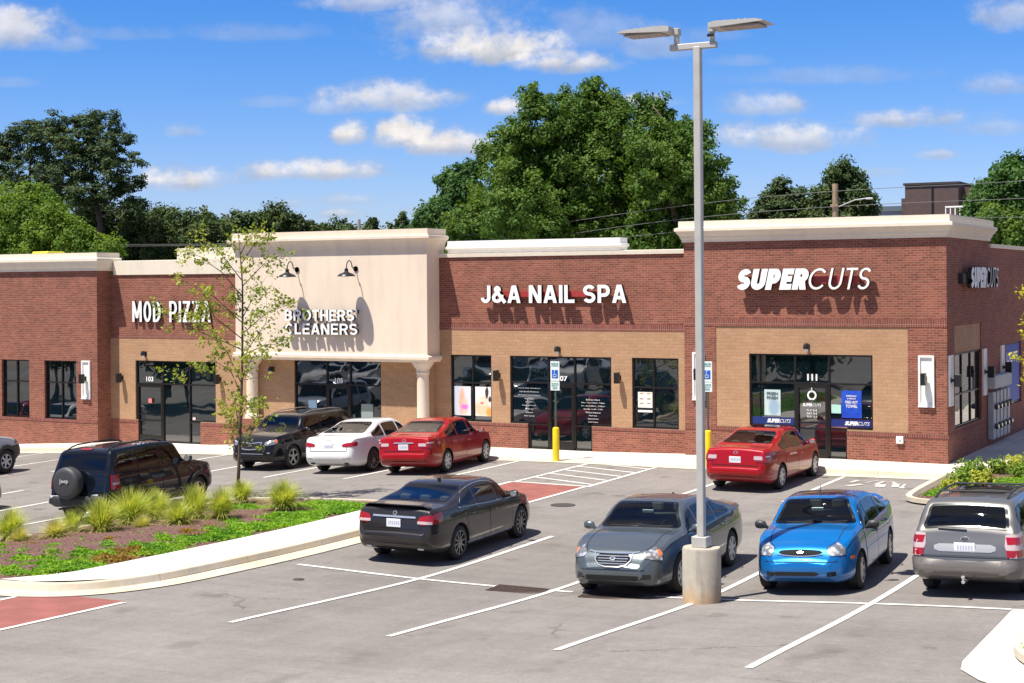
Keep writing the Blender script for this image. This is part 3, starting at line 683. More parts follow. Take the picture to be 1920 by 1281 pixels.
    # shallow white framed niches that carry the wall lights
    def niche(x0, x1, z0, z1, y):
        b = MB(); w = .055
        b.box(x0, x1, y-.06, y, z1-w, z1); b.box(x0, x1, y-.06, y, z0, z0+w); b.box(x0, x0+w, y-.06, y, z0+w, z1-w); b.box(x1-w, x1, y-.06, y, z0+w, z1-w); b.box(x0+w, x1-w, y-.02, y, z0+w, z1-w)
        b.box(x0-.01, x1+.01, y-.075, y, z0-.03, z0-.002); b.build('wall_niche', M['white_trim'], BD)
    niche(-19.41, -19.0, 1.17, 2.56, -.702); niche(11.36, 11.80, 1.79, 3.20, -.302); niche(4.63, 5.02, 1.79, 3.20, -.302)
    def nichey(y0, y1, z0, z1):
        b = MB(); x = 12.152; w = .05
        b.box(x, x+.05, y0, y1, z1-w, z1); b.box(x, x+.05, y0, y1, z0, z0+w); b.box(x, x+.05, y0, y0+w, z0+w, z1-w); b.box(x, x+.05, y1-w, y1, z0+w, z1-w); b.box(x, x+.02, y0+w, y1-w, z0+w, z1-w); b.build('wall_niche', M['white_trim'], BD)
    nichey(-.22, .25, 1.79, 3.2); nichey(4.28, 4.75, 1.79, 3.2); nichey(7.0, 7.45, 1.79, 3.2)
    # roof details
    b = MB(); b.tube([(-10.9, 5, 5.2), (-10.9, 5, 7.75)], .06); b.build('vent_pipe', simple('dull vent pipe', (.25, .22, .2), .6), BD)
    b = MB(); b.bbox(-26.7, -25.8, 4, 5, 5.2, 6.78, .03); b.build('roof_hatch', simple('yellow safety rail', (.75, .65, .05), .5), BD)
build_units()

# ------------------------------------------------------------------ shop signs
# ------------------------------------------------------------------ wall lights
def sconce(x, y, z, label, axes='F', s=1.):
    t = thing('wall_sconce', label, 'wall light', (x, y, z), 0 if axes == 'F' else math.pi/2, 'black box wall lights')
    b = MB(); b.bbox(-.065*s, .065*s, -.30, -.10, -.17, .17, .008); b.build('housing', M['black'], t)
    b = MB(); b.box(-.04, .04, -.10, 0, -.04, .04); b.bbox(-.05, .05, -.02, 0, -.08, .08, .004); b.build('bracket', M['black'], t)
sconce(-19.24, -.722, 1.90, 'black box light on the white niche left of the pizza shop')
sconce(-18.1, 0, 1.92, 'black box light on tan block left of door 103')
sconce(-13.52, 0, 1.97, 'black box light on tan block behind the young tree')
sconce(-2.17, 0, 2.34, 'black box light left of the nail salon doors')
sconce(2.08, 0, 2.36, 'black box light right of the nail salon doors')
sconce(11.54, -.322, 2.55, 'black box light on the white niche at the building corner')
sconce(4.83, -.322, 2.55, 'black box light on the white niche behind the lamp post')
for y, lb in ((.02, 'black box light on the shaded side wall nearest the corner'), (4.52, 'black box light on the side wall above the meter cabinet'), (7.22, 'black box light on the side wall before the blue window')): sconce(12.17, y, 2.5, lb, 'E')
def doorlight(x, y, z, label):
    t = thing('door_light', label, 'wall light', (x, y, z), 0, 'small black lights above the doors')
    b = MB(); b.lathe([(.0, .13), (.05, .12), (.085, .05), (.09, -.03), (.07, -.04)], (0, -.14, 0), n=16); b.box(-.03, .03, -.1, 0, -.02, .06); b.box(-.06, .06, -.02, 0, -.08, .1); b.build('hood', M['black'], t, smooth='auto')
    b = MB(); b.lathe([(.06, -.03), (.065, -.08), (.04, -.12), (0, -.125)], (0, -.14, 0), n=14); b.build('lens', simple('frosted lens', (.7, .7, .66), .3), t, smooth=True)
doorlight(-16.98, 0, 2.80, 'small black light above door 103 of the pizza shop')
doorlight(-10.98, -.27, 2.36, 'small black light in the shade left of the cleaners window')
doorlight(-.01, 0, 3.18, 'small black light above the nail salon doors')
doorlight(8.17, -.285, 3.38, 'small black light above door 111')
def gooseneck(x, label):
    t = thing('gooseneck_lamp', label, 'wall lamp', (x, -.77, 5.92), 0, 'gooseneck lamps on the cream panel')
    b = MB(); pts = [(.0, 0, -.1), (0, -.1, -.1)] + [(0, -.22-.17*(1-math.cos(a))-.0, -.1+.27*math.sin(a)) for a in np.linspace(.2, math.pi, 12)]
    b.tube(pts, .018, 8); b.lathe([(.09, 0), (.09, .03), (0, .03)], (0, -.03, -.1), axis='y', n=16); b.build('arm', M['black'], t, smooth='auto')
    c = (0, -.56, -.1); b = MB(); b.lathe([(.03, .02), (.06, 0), (.065, -.09), (.10, -.12), (.23, -.17), (.30, -.23), (.305, -.25), (.29, -.245), (.21, -.18)], c, n=28); b.build('shade', M['black'], t, smooth='auto')
    b = MB(); b.lathe([(.0, -.16), (.16, -.18), (.17, -.24), (.08, -.27), (0, -.28)], c, n=18); b.build('lens', simple('pale lamp glass', (.75, .75, .72), .25), t, smooth=True)
gooseneck(-9.55, 'gooseneck lamp on the cream panel, the left of the two')
gooseneck(-7.15, 'gooseneck lamp on the cream panel, the right of the two')

# ------------------------------------------------------------------ posters, vinyl lettering and small wall items
def poster(name, label, x0, x1, z0, z1, y, col, cat='poster', var=None):
    t = thing(name, label, cat, ((x0+x1)/2, y, z0)); w = (x1-x0)/2; h = z1-z0
    b = MB(); b.box(-w, w, -.006, 0, 0, h); b.build('sheet', col if not isinstance(col, tuple) else simple(name, col, .45), t); return t, w, h
def art(kind):
    mt, t, b = newmat('printed '+kind); o = t.new('ShaderNodeTexCoord').outputs['Object']; s = t.sep(o)
    def blob(cx, cz, rx, rz, soft=.35, ns=6, amt=.5):
        a = t.math('DIVIDE', t.math('SUBTRACT', s[0], cx), rx); c = t.math('DIVIDE', t.math('SUBTRACT', s[2], cz), rz)
        d = t.math('ADD', t.math('SQRT', t.math('ADD', t.math('MULTIPLY', a, a), t.math('MULTIPLY', c, c))), t.math('MULTIPLY', t.math('SUBTRACT', t.noise(o, ns, 3), .5), amt))
        return t.ramp(d, 1-soft, 1+soft, 1, 0)
    if kind == 'feet':
        c = t.mix(t.ramp(s[0], -.3, .3), (.55, .6, .68), (.75, .72, .74)); c = t.mix(blob(-.02, .45, .11, .42), c, (.80, .42, .30)); c = t.mix(blob(.1, .3, .12, .28), c, (.85, .55, .45)); c = t.mix(blob(.08, .28, .13, .09, .4, 14, 1.2), c, (.78, .18, .62))
    elif kind == 'face':
        c = t.mix(blob(-.05, .25, .3, .25), (.82, .80, .76), (.80, .55, .36)); c = t.mix(blob(.0, .5, .22, .16), c, (.86, .66, .52)); c = t.mix(blob(.22, .12, .12, .16), c, (.78, .36, .08)); c = t.mix(blob(.13, .75, .06, .2, .2, 9, 1.), c, (.05, .04, .04)); c = t.mix(blob(.24, .55, .05, .1, .2, 9, 1.), c, (.06, .04, .03)); c = t.mix(blob(-.05, .42, .07, .03, .2), c, (.6, .12, .12))
    elif kind == 'eyes':
        c = (.80, .77, .68)
        for cx in (-.12, .12):
            for cz, col in ((.5, (.45, .3, .2)), (.34, (.25, .2, .2)), (.2, (.35, .25, .22))): c = t.mix(blob(cx, cz, .07, .022, .3), c, col)
    elif kind == 'pale':
        c = t.mix(blob(.05, .25, .16, .26), (.50, .63, .62), (.30, .42, .52)); 
    elif kind == 'blue':
        c = t.mix(t.ramp(t.noise(o, 3, 2), .3, .7), (.01, .05, .42), (.02, .09, .55))
    t.link(c, b.inputs['Base Color']); b.inputs['Roughness'].default_value = .3; return mt
def txtrow(t, body, cx, z, w, h, mat, off=.01, shear=0, parts=None, y=-.012): flat_text('lettering', t, body, (cx-w/2, y, z), AX_F, w, h, mat, off, shear, parts)
M['vinyl'] = simple('white window vinyl', (.80, .80, .78), .5)
M['blueband'] = simple('dark blue window band', (.012, .03, .16), .3)
M['ink'] = simple('dark print', (.06, .10, .12), .5)
poster('window_poster', 'pale poster with feet and pink flowers in the left salon window', -3.90, -3.27, 1.0, 1.95, .085, art('feet'))
poster('window_poster', 'warm coloured poster of a reclining face in the left salon window', -3.10, -2.50, 1.0, 1.95, .085, art('face'))
t, w, h = poster('window_poster', 'cream poster with rows of eyes in the right salon window', 2.66, 3.14, 1.38, 1.93, .085, art('eyes')); 
b = MB(); b.box(-w, w, -.008, -.001, 0, .07); b.build('black_strip', M['black'], t)
b = MB(); b.box(-w, w, -.010, .0, -.07, -.005); b.build('white_strip', M['vinyl'], t)
t, w, h = poster('window_poster', 'pale green FRESH FINISH poster in the left window of door 111', 6.83, 7.32, 1.38, 2.13, -.215, art('pale'))
txtrow(t, 'FRESH', 0, h-.16, .34, .09, M['ink'], .02); txtrow(t, 'FINISH', 0, h-.28, .34, .09, M['ink'], .02)
t, w, h = poster('window_poster', 'bright blue HOT TOWEL poster in the right window of door 111', 9.14, 9.72, 1.38, 2.16, -.215, art('blue'))
for i, (s_, z_, ww, hh) in enumerate([('EVERYDAY', .60, .30, .05), ('A HAIRCUT', .53, .26, .045), ('FREE HOT', .41, .36, .08), ('TOWEL', .29, .34, .09)]): txtrow(t, s_, 0, z_, ww, hh, M['vinyl'], .02)
def band(x0, x1, lab):
    t, w, h = poster('window_band', lab, x0, x1, 1.12, 1.33, -.21, M['blueband'], 'window sign'); txtrow(t, '', .18, .045, .72, .12, M['vinyl'], parts=[('SUPER', .06, .3), ('CUTS', .0, .3)])
band(6.45, 7.73, 'blue SUPERCUTS band along the window left of door 111'); band(8.82, 10.0, 'blue SUPERCUTS band along the window right of door 111')
poster('window_notice', 'small pale green notice beside the blue poster', 8.84, 9.12, 1.5, 1.75, -.215, (.40, .66, .58))
def vinyl(label, rows, x, y, z):
    t = thing('window_lettering', label, 'window lettering', (x, y, z))
    for (s_, cx, dz, w, h, off) in rows: txtrow(t, s_, cx, dz, w, h, M['vinyl'], off)
    return t
vinyl('white address number 103 over the pizza shop door', [('103', 0, 0, .34, .18, .03)], -16.85, .09, 1.76+.04)
vinyl('white address number 105 over the cleaners door', [('105', 0, 0, .34, .17, .03)], -8.27, -.18, 1.96)
vinyl('white address number 107 over the nail salon door', [('107', 0, 0, .36, .17, .03)], .07, .09, 2.2)
vinyl('white address number 111 over the hair salon door', [('111', 0, 0, .30, .19, .045)], 8.28, -.21, 2.42)
random.seed(11)
svc = ['Acrylic Nails & Pedicure', 'Full Set & Manicure', 'Waxing & Facial Services', 'Gel Nails', 'Eyelash', 'Dipping Powder', 'Walk-ins', 'Welcome', 'Gift Cards']
vinyl('white list of services on the window left of the salon door', [(s_, 0, -.11*i, min(.036*len(s_), .8), .034, -.006) for i, s_ in enumerate(svc)], -1.12, .09, 1.93)
hrs = ['Business Hours', 'Mon - Thurs 9:30am - 7:30pm', 'Fri - Sat 9:00am - 7:00pm', 'Sunday 12:00 - 5:00', 'Walk-in Welcome', 'Nail Spa', 'Appointment', 'Call Today']
vinyl('white opening hours on the window right of the salon door', [(s_, 0, -.10*i, min(.034*len(s_), .8), .042, -.002) for i, s_ in enumerate(hrs)], 1.13, .09, 1.62)
t = thing('window_lettering', 'small white SUPERCUTS logo and hours on the glass of door 111', 'window lettering', (8.28, -.262, 1.4))
txtrow(t, '', 0, .28, .55, .09, M['vinyl'], parts=[('SUPER', .05, .2), ('CUTS', .0, .2)]); 
for i in range(3): txtrow(t, ['M-F 9-8', 'SAT 9-6', 'SUN 12-5'][i], 0, .14-.09*i, .30, .055, M['vinyl'], .01)
b = MB(); b.lathe([(.09, 0), (.115, -.003), (.14, 0)], (0, -.012, .60), axis='y', n=24); b.tube([(-.07, -.014, .47), (0, -.014, .50), (.07, -.014, .47)], .008); b.tube([(0, -.014, .74), (0, -.014, .82)], .015); b.build('emblem', M['vinyl'], t)
poster('window_notice', 'small round red and white sticker on the glass of door 103', -16.88, -16.72, 1.02, 1.18, .03, (.75, .2, .2))
poster('window_notice', 'small white sticker low on the pizza shop window', -14.85, -14.72, .46, .55, .08, (.8, .6, .6))
poster('window_notice', 'white framed notice in the cleaners right window', -7.37, -6.90, .55, 1.28, -.185, (.25, .30, .28))
poster('window_notice', 'pale blue and white notice in the cleaners left window', -9.54, -9.20, .85, 1.35, -.185, (.35, .55, .68))
t = thing('outlet_box', 'small white outlet box on the brick below the tan wall near the corner', 'outlet box', (10.83, -.302, .72))
b = MB(); b.bbox(-.1, .1, -.07, 0, -.0, .2, .01); b.build('box', M['white_trim'], t); b = MB(); b.box(-.02, .05, -.078, -.071, .06, .12); b.build('cover', simple('grey cover', (.4, .42, .42), .5), t)
# electric meters on the side wall
t = thing('meter_cabinet', 'grey electric meter cabinet with round meters on the shaded side wall', 'meter cabinet', (12.16, 6.3, .25))
mg = simple('grey painted steel', (.42, .44, .44), .5, var=.1)
b = MB(); b.bbox(0, .25, -1.4, 1.2, 1.7, 2.1, .02); b.build('trough', mg, t)
for i in range(5):
    y = -1.15+.55*i; b = MB(); b.bbox(0, .18, y-.17, y+.17, .15, 1.6, .015); c = b.build('meter_box', mg, t)
    for z in (.55, 1.15): b = MB(); b.lathe([(.09, .18), (.09, .26), (.07, .30), (0, .30)], (0, y, z), axis='x', n=16); b.build('meter_dial', M['glass'], c)
t, w, h = poster('window_banner', 'deep blue banner with white letters in the far side window', 0, 2.4, 0, 1.9, 0, simple('blue window film', (.02, .06, .36), .45), 'window sign')
t.location = (12.10, 9.2, 1.27); t.rotation_euler = (0, 0, math.pi/2); flat_text('lettering', t, 'UOYS', (-1.0, -.012, 1.3), AX_F, 1.9, .35, M['vinyl'], .02)
# ------------------------------------------------------------------ vehicles
def pchip(xs, ys, x):
    xs, ys = np.array(xs, float), np.array(ys, float); h = np.diff(xs); d = np.diff(ys)/h; m = np.zeros(len(xs))
    for i in range(1, len(xs)-1):
        if d[i-1]*d[i] > 0: w1, w2 = 2*h[i]+h[i-1], h[i]+2*h[i-1]; m[i] = (w1+w2)/(w1/d[i-1]+w2/d[i])
    m[0], m[-1] = d[0], d[-1]; x = np.clip(x, xs[0], xs[-1]); i = np.clip(np.searchsorted(xs, x, side='right')-1, 0, len(xs)-2)
    t = (x-xs[i])/h[i]
    return ys[i]*(2*t**3-3*t**2+1) + h[i]*m[i]*(t**3-2*t**2+t) + ys[i+1]*(-2*t**3+3*t**2) + h[i]*m[i+1]*(t**3-t**2)
def paint(name, col, metal=.0, flake=False, rough=.32):
    mt, t, b = newmat(name); b.inputs['Metallic'].default_value = metal; b.inputs['Roughness'].default_value = rough
    b.inputs['Coat Weight'].default_value = 1; b.inputs['Coat Roughness'].default_value = .02; b.inputs['Coat IOR'].default_value = 1.45; b.inputs['Specular IOR Level'].default_value = .15
    o = t.new('ShaderNodeTexCoord').outputs['Object']; s = t.sep(o)
    n = t.noise(o, 4, 5, .6); dust = t.math('MULTIPLY', t.ramp(s[2], .55, .15, 0, 1), t.ramp(n, .3, .8, .04, .30))
    t.link(t.mix(dust, col, (.22, .19, .16)), b.inputs['Base Color'])
    return mt
M['tyre'] = simple('tyre rubber', (.018, .017, .016), .75, bump=.3, bscale=40)
M['cavity'] = simple('dark wheel well', (.006, .006, .006), .9)
M['plastic'] = simple('black trim plastic', (.022, .022, .023), .5)
M['alloy'] = simple('silver alloy', (.50, .50, .51), .3, metal=.85)
M['alloydark'] = simple('dark alloy', (.16, .165, .18), .3, metal=.8)
M['alloysun'] = simple('painted silver wheel', (.52, .52, .52), .35, metal=.3)
M['chrome'] = simple('bright chrome', (.74, .74, .73), .22, metal=.75)
def carglass(name, tint):
    mt = bpy.data.materials.new(name); mt.use_nodes = True; t = NT(mt.node_tree); t.n.clear(); out = t.new('ShaderNodeOutputMaterial')
    tr = t.new('ShaderNodeBsdfTransparent'); tr.inputs[0].default_value = (*tint, 1); gl = t.new('ShaderNodeBsdfGlossy'); gl.inputs['Roughness'].default_value = .01; gl.inputs[0].default_value = (1, 1, 1, 1)
    fr = t.new('ShaderNodeFresnel'); fr.inputs[0].default_value = 1.6; ms = t.new('ShaderNodeMixShader'); t.link(fr.outputs[0], ms.inputs[0]); t.link(tr.outputs[0], ms.inputs[1]); t.link(gl.outputs[0], ms.inputs[2]); t.link(ms.outputs[0], out.inputs[0]); return mt
M['carglass'] = carglass('car window glass', (.42, .50, .49)); M['privacy'] = carglass('dark tinted car glass', (.10, .12, .13)); M['frit'] = simple('black glass border', (.008, .008, .009), .12)
M['seat'] = simple('grey beige seat cloth', (.20, .18, .155), .85); M['dash'] = simple('dark dashboard', (.03, .03, .032), .6)
M['tail'] = simple('red tail lens', (.30, .004, .006), .12, coat=1)
M['tailclear'] = simple('clear tail lens', (.46, .36, .36), .12, coat=1)
def lampmat(name, c):
    mt, t, b = newmat(name); o = t.new('ShaderNodeTexCoord').outputs['Object']
    vo = t.new('ShaderNodeTexVoronoi'); t.link(o, vo.inputs['Vector']); vo.inputs['Scale'].default_value = 11
    t.link(t.mix(t.ramp(vo.outputs['Distance'], .2, .6), c, tuple(x*.35 for x in c)), b.inputs['Base Color'])
    b.inputs['Metallic'].default_value = .55; b.inputs['Roughness'].default_value = .18; b.inputs['Coat Weight'].default_value = 1; return mt
M['headlamp'] = lampmat('clear headlamp', (.80, .80, .78)); M['amber'] = simple('amber lens', (.75, .18, .03), .15, coat=1)
M['plate'] = simple('white number plate', (.72, .74, .76), .4); M['plateblue'] = simple('plate blue print', (.42, .46, .58), .4)
M['seam'] = simple('dark panel gap', (.004, .004, .004), .8)
M['interior'] = simple('pale cabin trim', (.32, .29, .25), .8)

class Car:
    def __init__(s, name, label, cat, mat, spec, loc, rot=0, group=None, tilt=(0, 0)):
        s.t = thing(name, label, cat, (0, 0, 0)); s.mat = mat; s.sp = spec; s.loc = loc; s.rot = rot
        if group: s.t['group'] = group
        P = spec; ys = set()
        for k in ('top', 'bot', 'W', 'belt'):
            for p in P[k]: ys.add(round(p[0], 4))
        y0, y1 = P['top'][0][0], P['top'][-1][0]; ys = sorted(y for y in ys if y0 <= y <= y1); full = []
        for a, c in zip(ys, ys[1:]):
            n = max(1, int(math.ceil((c-a)/.036))); full += [a+(c-a)*k/n for k in range(n)]
        full.append(ys[-1]); ys = np.array(full)
        f = lambda k, y: pchip([p[0] for p in P[k]], [p[1] for p in P[k]], np.atleast_1d(y))
        s.f = f; top, bot, Wd, belt = f('top', ys), f('bot', ys), f('W', ys), f('belt', ys)
        tum = P.get('tum', .42); crown = P.get('crown', .05); rr = P.get('rr', .13); sh = P.get('sh', .945)
        prof = [(0, .895), (.06, .945), (.16, .985), (.34, 1.), (.54, .998), (.72, .987), (.86, .972), (.95, .955), (1, sh)]
        b = MB(); ring = []
        for i, y in enumerate(ys):
            w, zb, zt = Wd[i], bot[i], top[i]; zl = min(belt[i], zt-.035); zl = max(zl, zb+.05); h = zt-zl
            pts = [(0, zb), (w*.5, zb), (w*.84, zb)] + [(w*x, zb+.01+(zl-zb-.01)*t) for t, x in prof]
            r = min(rr, .5*h); wr = sh*w - tum*max(0, h-r*.3)
            for t in [q/9 for q in range(1, 10)]: pts.append((sh*w*(1-t)+wr*t + .012*math.sin(math.pi*t), zl+(h-r)*t))
            tx = max(wr-1.25*r, .05); tz = zt-crown*(tx/w)**2*min(1, h/.1)
            for a in (.3, .6, .85): 
                th = a*math.pi/2; pts.append((tx+(wr-tx)*math.cos(th), (zl+h-r)+(tz-(zl+h-r))*math.sin(th)))
            for t in [1-q/14 for q in range(15)]: x = tx*t; pts.append((x, zt-crown*(x/w)**2*min(1, h/.1)))
            n = len(pts); left = [(-x, z) for x, z in pts[1:-1]][::-1]
            ring.append([(x, y, z) for x, z in pts] + [(x, y, z) for x, z in left])
        # rounded end caps
        for end, sg in ((0, -1), (-1, 1)):
            base = ring[end]; zc = (top[end]+bot[end])/2; add = []
            for sc_, dy in ((.90, .028), (.72, .042)): add.append([(x*(1-(1-sc_)*.4), y+sg*dy, zc+(z-zc)*sc_) for x, y, z in base])
            ring = add[::-1]+ring if end == 0 else ring+add
        n = len(ring[0]); vs = sum(ring, [])
        fs = [(i*n+j, (i+1)*n+j, (i+1)*n+(j+1) % n, i*n+(j+1) % n) for i in range(len(ring)-1) for j in range(n)]
        fs += [tuple(range(n)), tuple(range((len(ring)-1)*n+n-1, (len(ring)-1)*n-1, -1))]
        b.add(vs, fs); o = b.build('body', [mat, M['cavity']], s.t, smooth=True)
        s.bvh = BVHTree.FromPolygons([Vector(v) for v in vs], fs)
        # wheel wells
        cb = MB(); R0 = P['wr']+P.get('gap', .05)
        for y in P['axles']:
            for sg in (-1, 1):
                w = float(f('W', y)[0]); cb.lathe([(R0, sg*(w-.30)), (R0, sg*(w+.12))] if sg > 0 else [(R0, sg*(w+.12)), (R0, sg*(w-.30))], (0, y, P['wr']), axis='x', n=36, m=0, cap=True)
        me = bpy.data.meshes.new('cut'); me.from_pydata(cb.v, [], cb.f); me.materials.append(M['cavity']); me.update()
        import bmesh
        bm = bmesh.new(); bm.from_mesh(me); bmesh.ops.recalc_face_normals(bm, faces=bm.faces); bm.to_mesh(me); bm.free()
        bm = bmesh.new(); bm.from_mesh(o.data); bmesh.ops.recalc_face_normals(bm, faces=bm.faces); bm.to_mesh(o.data); bm.free()
        co = bpy.data.objects.new('cut', me); COL.objects.link(co)
        md = o.modifiers.new('b', 'BOOLEAN'); md.object = co; md.operation = 'DIFFERENCE'; md.solver = 'EXACT'
        if hasattr(md, 'material_mode'): md.material_mode = 'TRANSFER'
        dg = bpy.context.evaluated_depsgraph_get(); nm = bpy.data.meshes.new_from_object(o.evaluated_get(dg))
        o.modifiers.clear(); o.data = nm; nm.name = 'body'; nm.set_sharp_from_angle(angle=R(50)); bpy.data.objects.remove(co)
        s.body = o; s.gl = []
    # ---- projection onto the body
    def hit(s, mode, a, z):
        P = s.sp; y0, y1 = P['top'][0][0], P['top'][-1][0]
        if mode == 'right': o, d = Vector((3, a, z)), Vector((-1, 0, 0))
        elif mode == 'left': o, d = Vector((-3, a, z)), Vector((1, 0, 0))
        elif mode == 'rear': o, d = Vector((a, y0-2, z)), Vector((0, 1, 0))
        elif mode == 'front': o, d = Vector((a, y1+2, z)), Vector((0, -1, 0))
        elif mode == 'top': o, d = Vector((a, z, 4)), Vector((0, 0, -1))
        else:                                                     # corner: angle in degrees, 0 = straight back or ahead, + = right
            cor = P.get('cc', .45); sgx = 1 if a >= 0 else -1; th = math.radians(abs(a)); W = max(p[1] for p in P['W'])
            cx = sgx*(W-cor-.02); sy = -1 if mode == 'cornr' else 1; cy = (y0+cor if sy < 0 else y1-cor)
            dr = Vector((sgx*math.sin(th), sy*math.cos(th), 0)); o = Vector((cx, cy, z))+dr*3; d = -dr
        h = s.bvh.ray_cast(o, d)
        return (h[0], h[1] if h[1].dot(d) < 0 else -h[1]) if h[0] is not None else (None, None)
    def patch(s, name, mat, mode, a0, a1, lo, hi, nx=10, ny=6, off=.006, skirt=.02, parent=None, smooth=True, corner=0., frit=False):
        # lo(a), hi(a): lower and upper edge; corner rounds the ends
        lo_ = lo if callable(lo) else (lambda a, v=lo: v); hi_ = hi if callable(hi) else (lambda a, v=hi: v); g = []
        last = None
        for j in range(ny+1):
            for i in range(nx+1):
                u = i/nx; a = a0+(a1-a0)*u; l, h = lo_(a), hi_(a)
                if corner:
                    e = min(u, 1-u)*abs(a1-a0)/corner
                    if e < 1: q = corner*(1-math.sqrt(max(0, 1-(1-e)**2))); q = min(q, (h-l)*.45); l += q; h -= q
                z = l+(h-l)*j/ny; P_, N = s.hit(mode, a, z) if mode != 'top' else s.hit(mode, z, a)
                if P_ is None: P_, N = last if last else (Vector((0, 0, 0)), Vector((0, 0, 1)))
                last = (P_, N); g.append((P_, N))
        n0 = len(g); vs = [p+n*off for p, n in g]; fs = grid_patch(None, nx, ny)
        bd = [i for i in range(nx+1)] + [j*(nx+1)+nx for j in range(1, ny+1)] + [ny*(nx+1)+i for i in range(nx-1, -1, -1)] + [j*(nx+1) for j in range(ny-1, 0, -1)]
        vs += [g[i][0]-g[i][1]*skirt for i in bd]; k = len(bd)
        fs += [(bd[i], n0+i, n0+(i+1) % k, bd[(i+1) % k]) for i in range(k)]
        if mode in ('left', 'rear') or (mode in ('cornr',) and a1 > 0) or (mode == 'cornf' and a1 <= 0): pass
        b = MB(); b.add(vs, fs)
        if frit:
            for q in range(len(fs)): i_, j_ = q % nx, q//nx; b.fm[q] = 1 if q >= nx*ny or i_ in (0, nx-1) or j_ in (0, ny-1) else 0
            s.gl.append((vs[:n0], fs[:nx*ny]))
        o = b.build(name, [mat, M['frit']] if frit else mat, parent or s.t, smooth='auto')
        import bmesh
        bm = bmesh.new(); bm.from_mesh(o.data)
        # orient outwards
        f0 = max(bm.faces, key=lambda f: f.calc_area()); 
        bm.faces.ensure_lookup_table(); c = bm.faces[0]; nn = g[0][1]
        if c.normal.dot(nn) < 0: bmesh.ops.reverse_faces(bm, faces=bm.faces)
        bm.to_mesh(o.data); bm.free(); o.data.set_sharp_from_angle(angle=R(38))
        return o
    def strip(s, b, mode, pts, w=.012, off=.003):
        P = [Vector(p) for p in pts]; res = []
        for a, c in zip(P, P[1:]):
            n = max(1, int((c-a).length/.05)); res += [a.lerp(c, k/n) for k in range(n)]
        res.append(P[-1]); vs = []; 
        for i, p in enumerate(res):
            d = (res[min(i+1, len(res)-1)]-res[max(i-1, 0)]).normalized(); q = Vector((-d.y, d.x))*w/2
            for sg in (1, -1):
                r = p+q*sg; h, n = s.hit(mode, *((r.x, r.y) if mode != 'top' else (r.x, r.y)))
                if h is None: return
                vs.append(h+n*off)
        b.add(vs, [(2*i, 2*i+1, 2*i+3, 2*i+2) for i in range(len(res)-1)])
    def wheels(s, rim='spoke', spokes=5, rmat='alloy', width=.215, dish=.0):
        P = s.sp; r = P['wr']; rr = P.get('rim', .215)
        for y in P['axles']:
            for sg in (-1, 1):
                w = float(s.f('W', y)[0])*P.get('track', .985); xo = sg*w
                b = MB(); b.lathe([(rr, 0), (rr+.015, -.008), (r-.06, -.0), (r-.02, .012), (r, .035), (r, width-.035), (r-.02, width-.012), (r-.06, width), (rr, width)], (0, 0, 0), axis='x', n=36)
                vs = [(xo-sg*v[0] if False else xo-sg*v[0], v[1]+y, v[2]+r) for v in b.v]; b.v = vs
                ty = b.build('wheel', M['tyre'], s.t, smooth='auto')
                b = MB(); b.lathe([(rr+.002, .0), (rr-.012, .008), (rr-.016, .05), (rr-.03, .12), (.0, .12)], axis='x', n=30, m=1)
                b.lathe([(rr+.003, -.004), (rr-.016, -.006), (rr-.018, .03)], axis='x', n=30)
                b.lathe([(.062, .02), (.058, .002), (0, -.004)], axis='x', n=18)
                for k in range(spokes):
                    th = 2*math.pi*(k+.3)/spokes; ww = .034 if spokes < 8 else .020
                    c, s_ = math.cos(th), math.sin(th); q = []
                    for rad, hw, dx in ((.045, ww*1.15, .004), (rr*.6, ww*.8, .008), (rr-.012, ww*1.1, .004)):
                        for e in (-1, 1):
                            q.append((dx, c*rad-s_*hw*e, s_*rad+c*hw*e))
                    q2 = [(x+.035, a, z) for x, a, z in q]
                    b.add(q+q2, [(0, 2, 3, 1), (2, 4, 5, 3), (0, 6, 8, 2), (2, 8, 10, 4), (1, 3, 9, 7), (3, 5, 11, 9)])
                b.v = [(xo-sg*v[0], v[1]+y, v[2]+r) for v in b.v]
                b.build('rim', [M[rmat], M['cavity']], ty, smooth='auto')
    def glass(s, ws, rw, side, pillars=(), margin=.055, bow=.07, privacy=False):
        P = s.sp; gm = M['privacy'] if privacy else M['carglass']
        for nm, (yb, yt), sg in (('windscreen', ws, 1), ('rear_window', rw, -1)):
            g = []; nx, ny = 28, 16
            for j in range(ny+1):
                yc = yb+(yt-yb)*j/ny
                w = float(s.f('W', yc)[0]); zt = float(s.f('top', yc)[0]); zl = min(float(s.f('belt', yc)[0]), zt-.035); h = zt-zl
                r = min(P.get('rr', .13), .5*h); e = P.get('sh', .945)*w - P.get('tum', .42)*max(0, h-r*.3) - r*.75 - margin*(.6 if sg > 0 else 1.)
                e -= .05*max(0, 1-j/2.5)**2+.04*max(0, 1-(ny-j)/2.5)**2
                for i in range(nx+1):
                    u = -1+2*i/nx; y = yc - sg*bow*(u*u)*(1-j/ny*.75); g.append(s.hit('top', e*u, y))
            vs = [p+n*.006 for p, n in g]; gf = grid_patch(None, nx, ny) if sg < 0 else [f[::-1] for f in grid_patch(None, nx, ny)]; b = MB(); b.add(vs, gf)
            for q in range(nx*ny): i_, j_ = q % nx, q//nx; b.fm[q] = 1 if i_ in (0, nx-1) or j_ in (0, ny-1) else 0
            s.gl.append((vs, gf)); n0 = len(vs); bd = [i for i in range(nx+1)] + [j*(nx+1)+nx for j in range(1, ny+1)] + [ny*(nx+1)+i for i in range(nx-1, -1, -1)] + [j*(nx+1) for j in range(ny-1, 0, -1)]
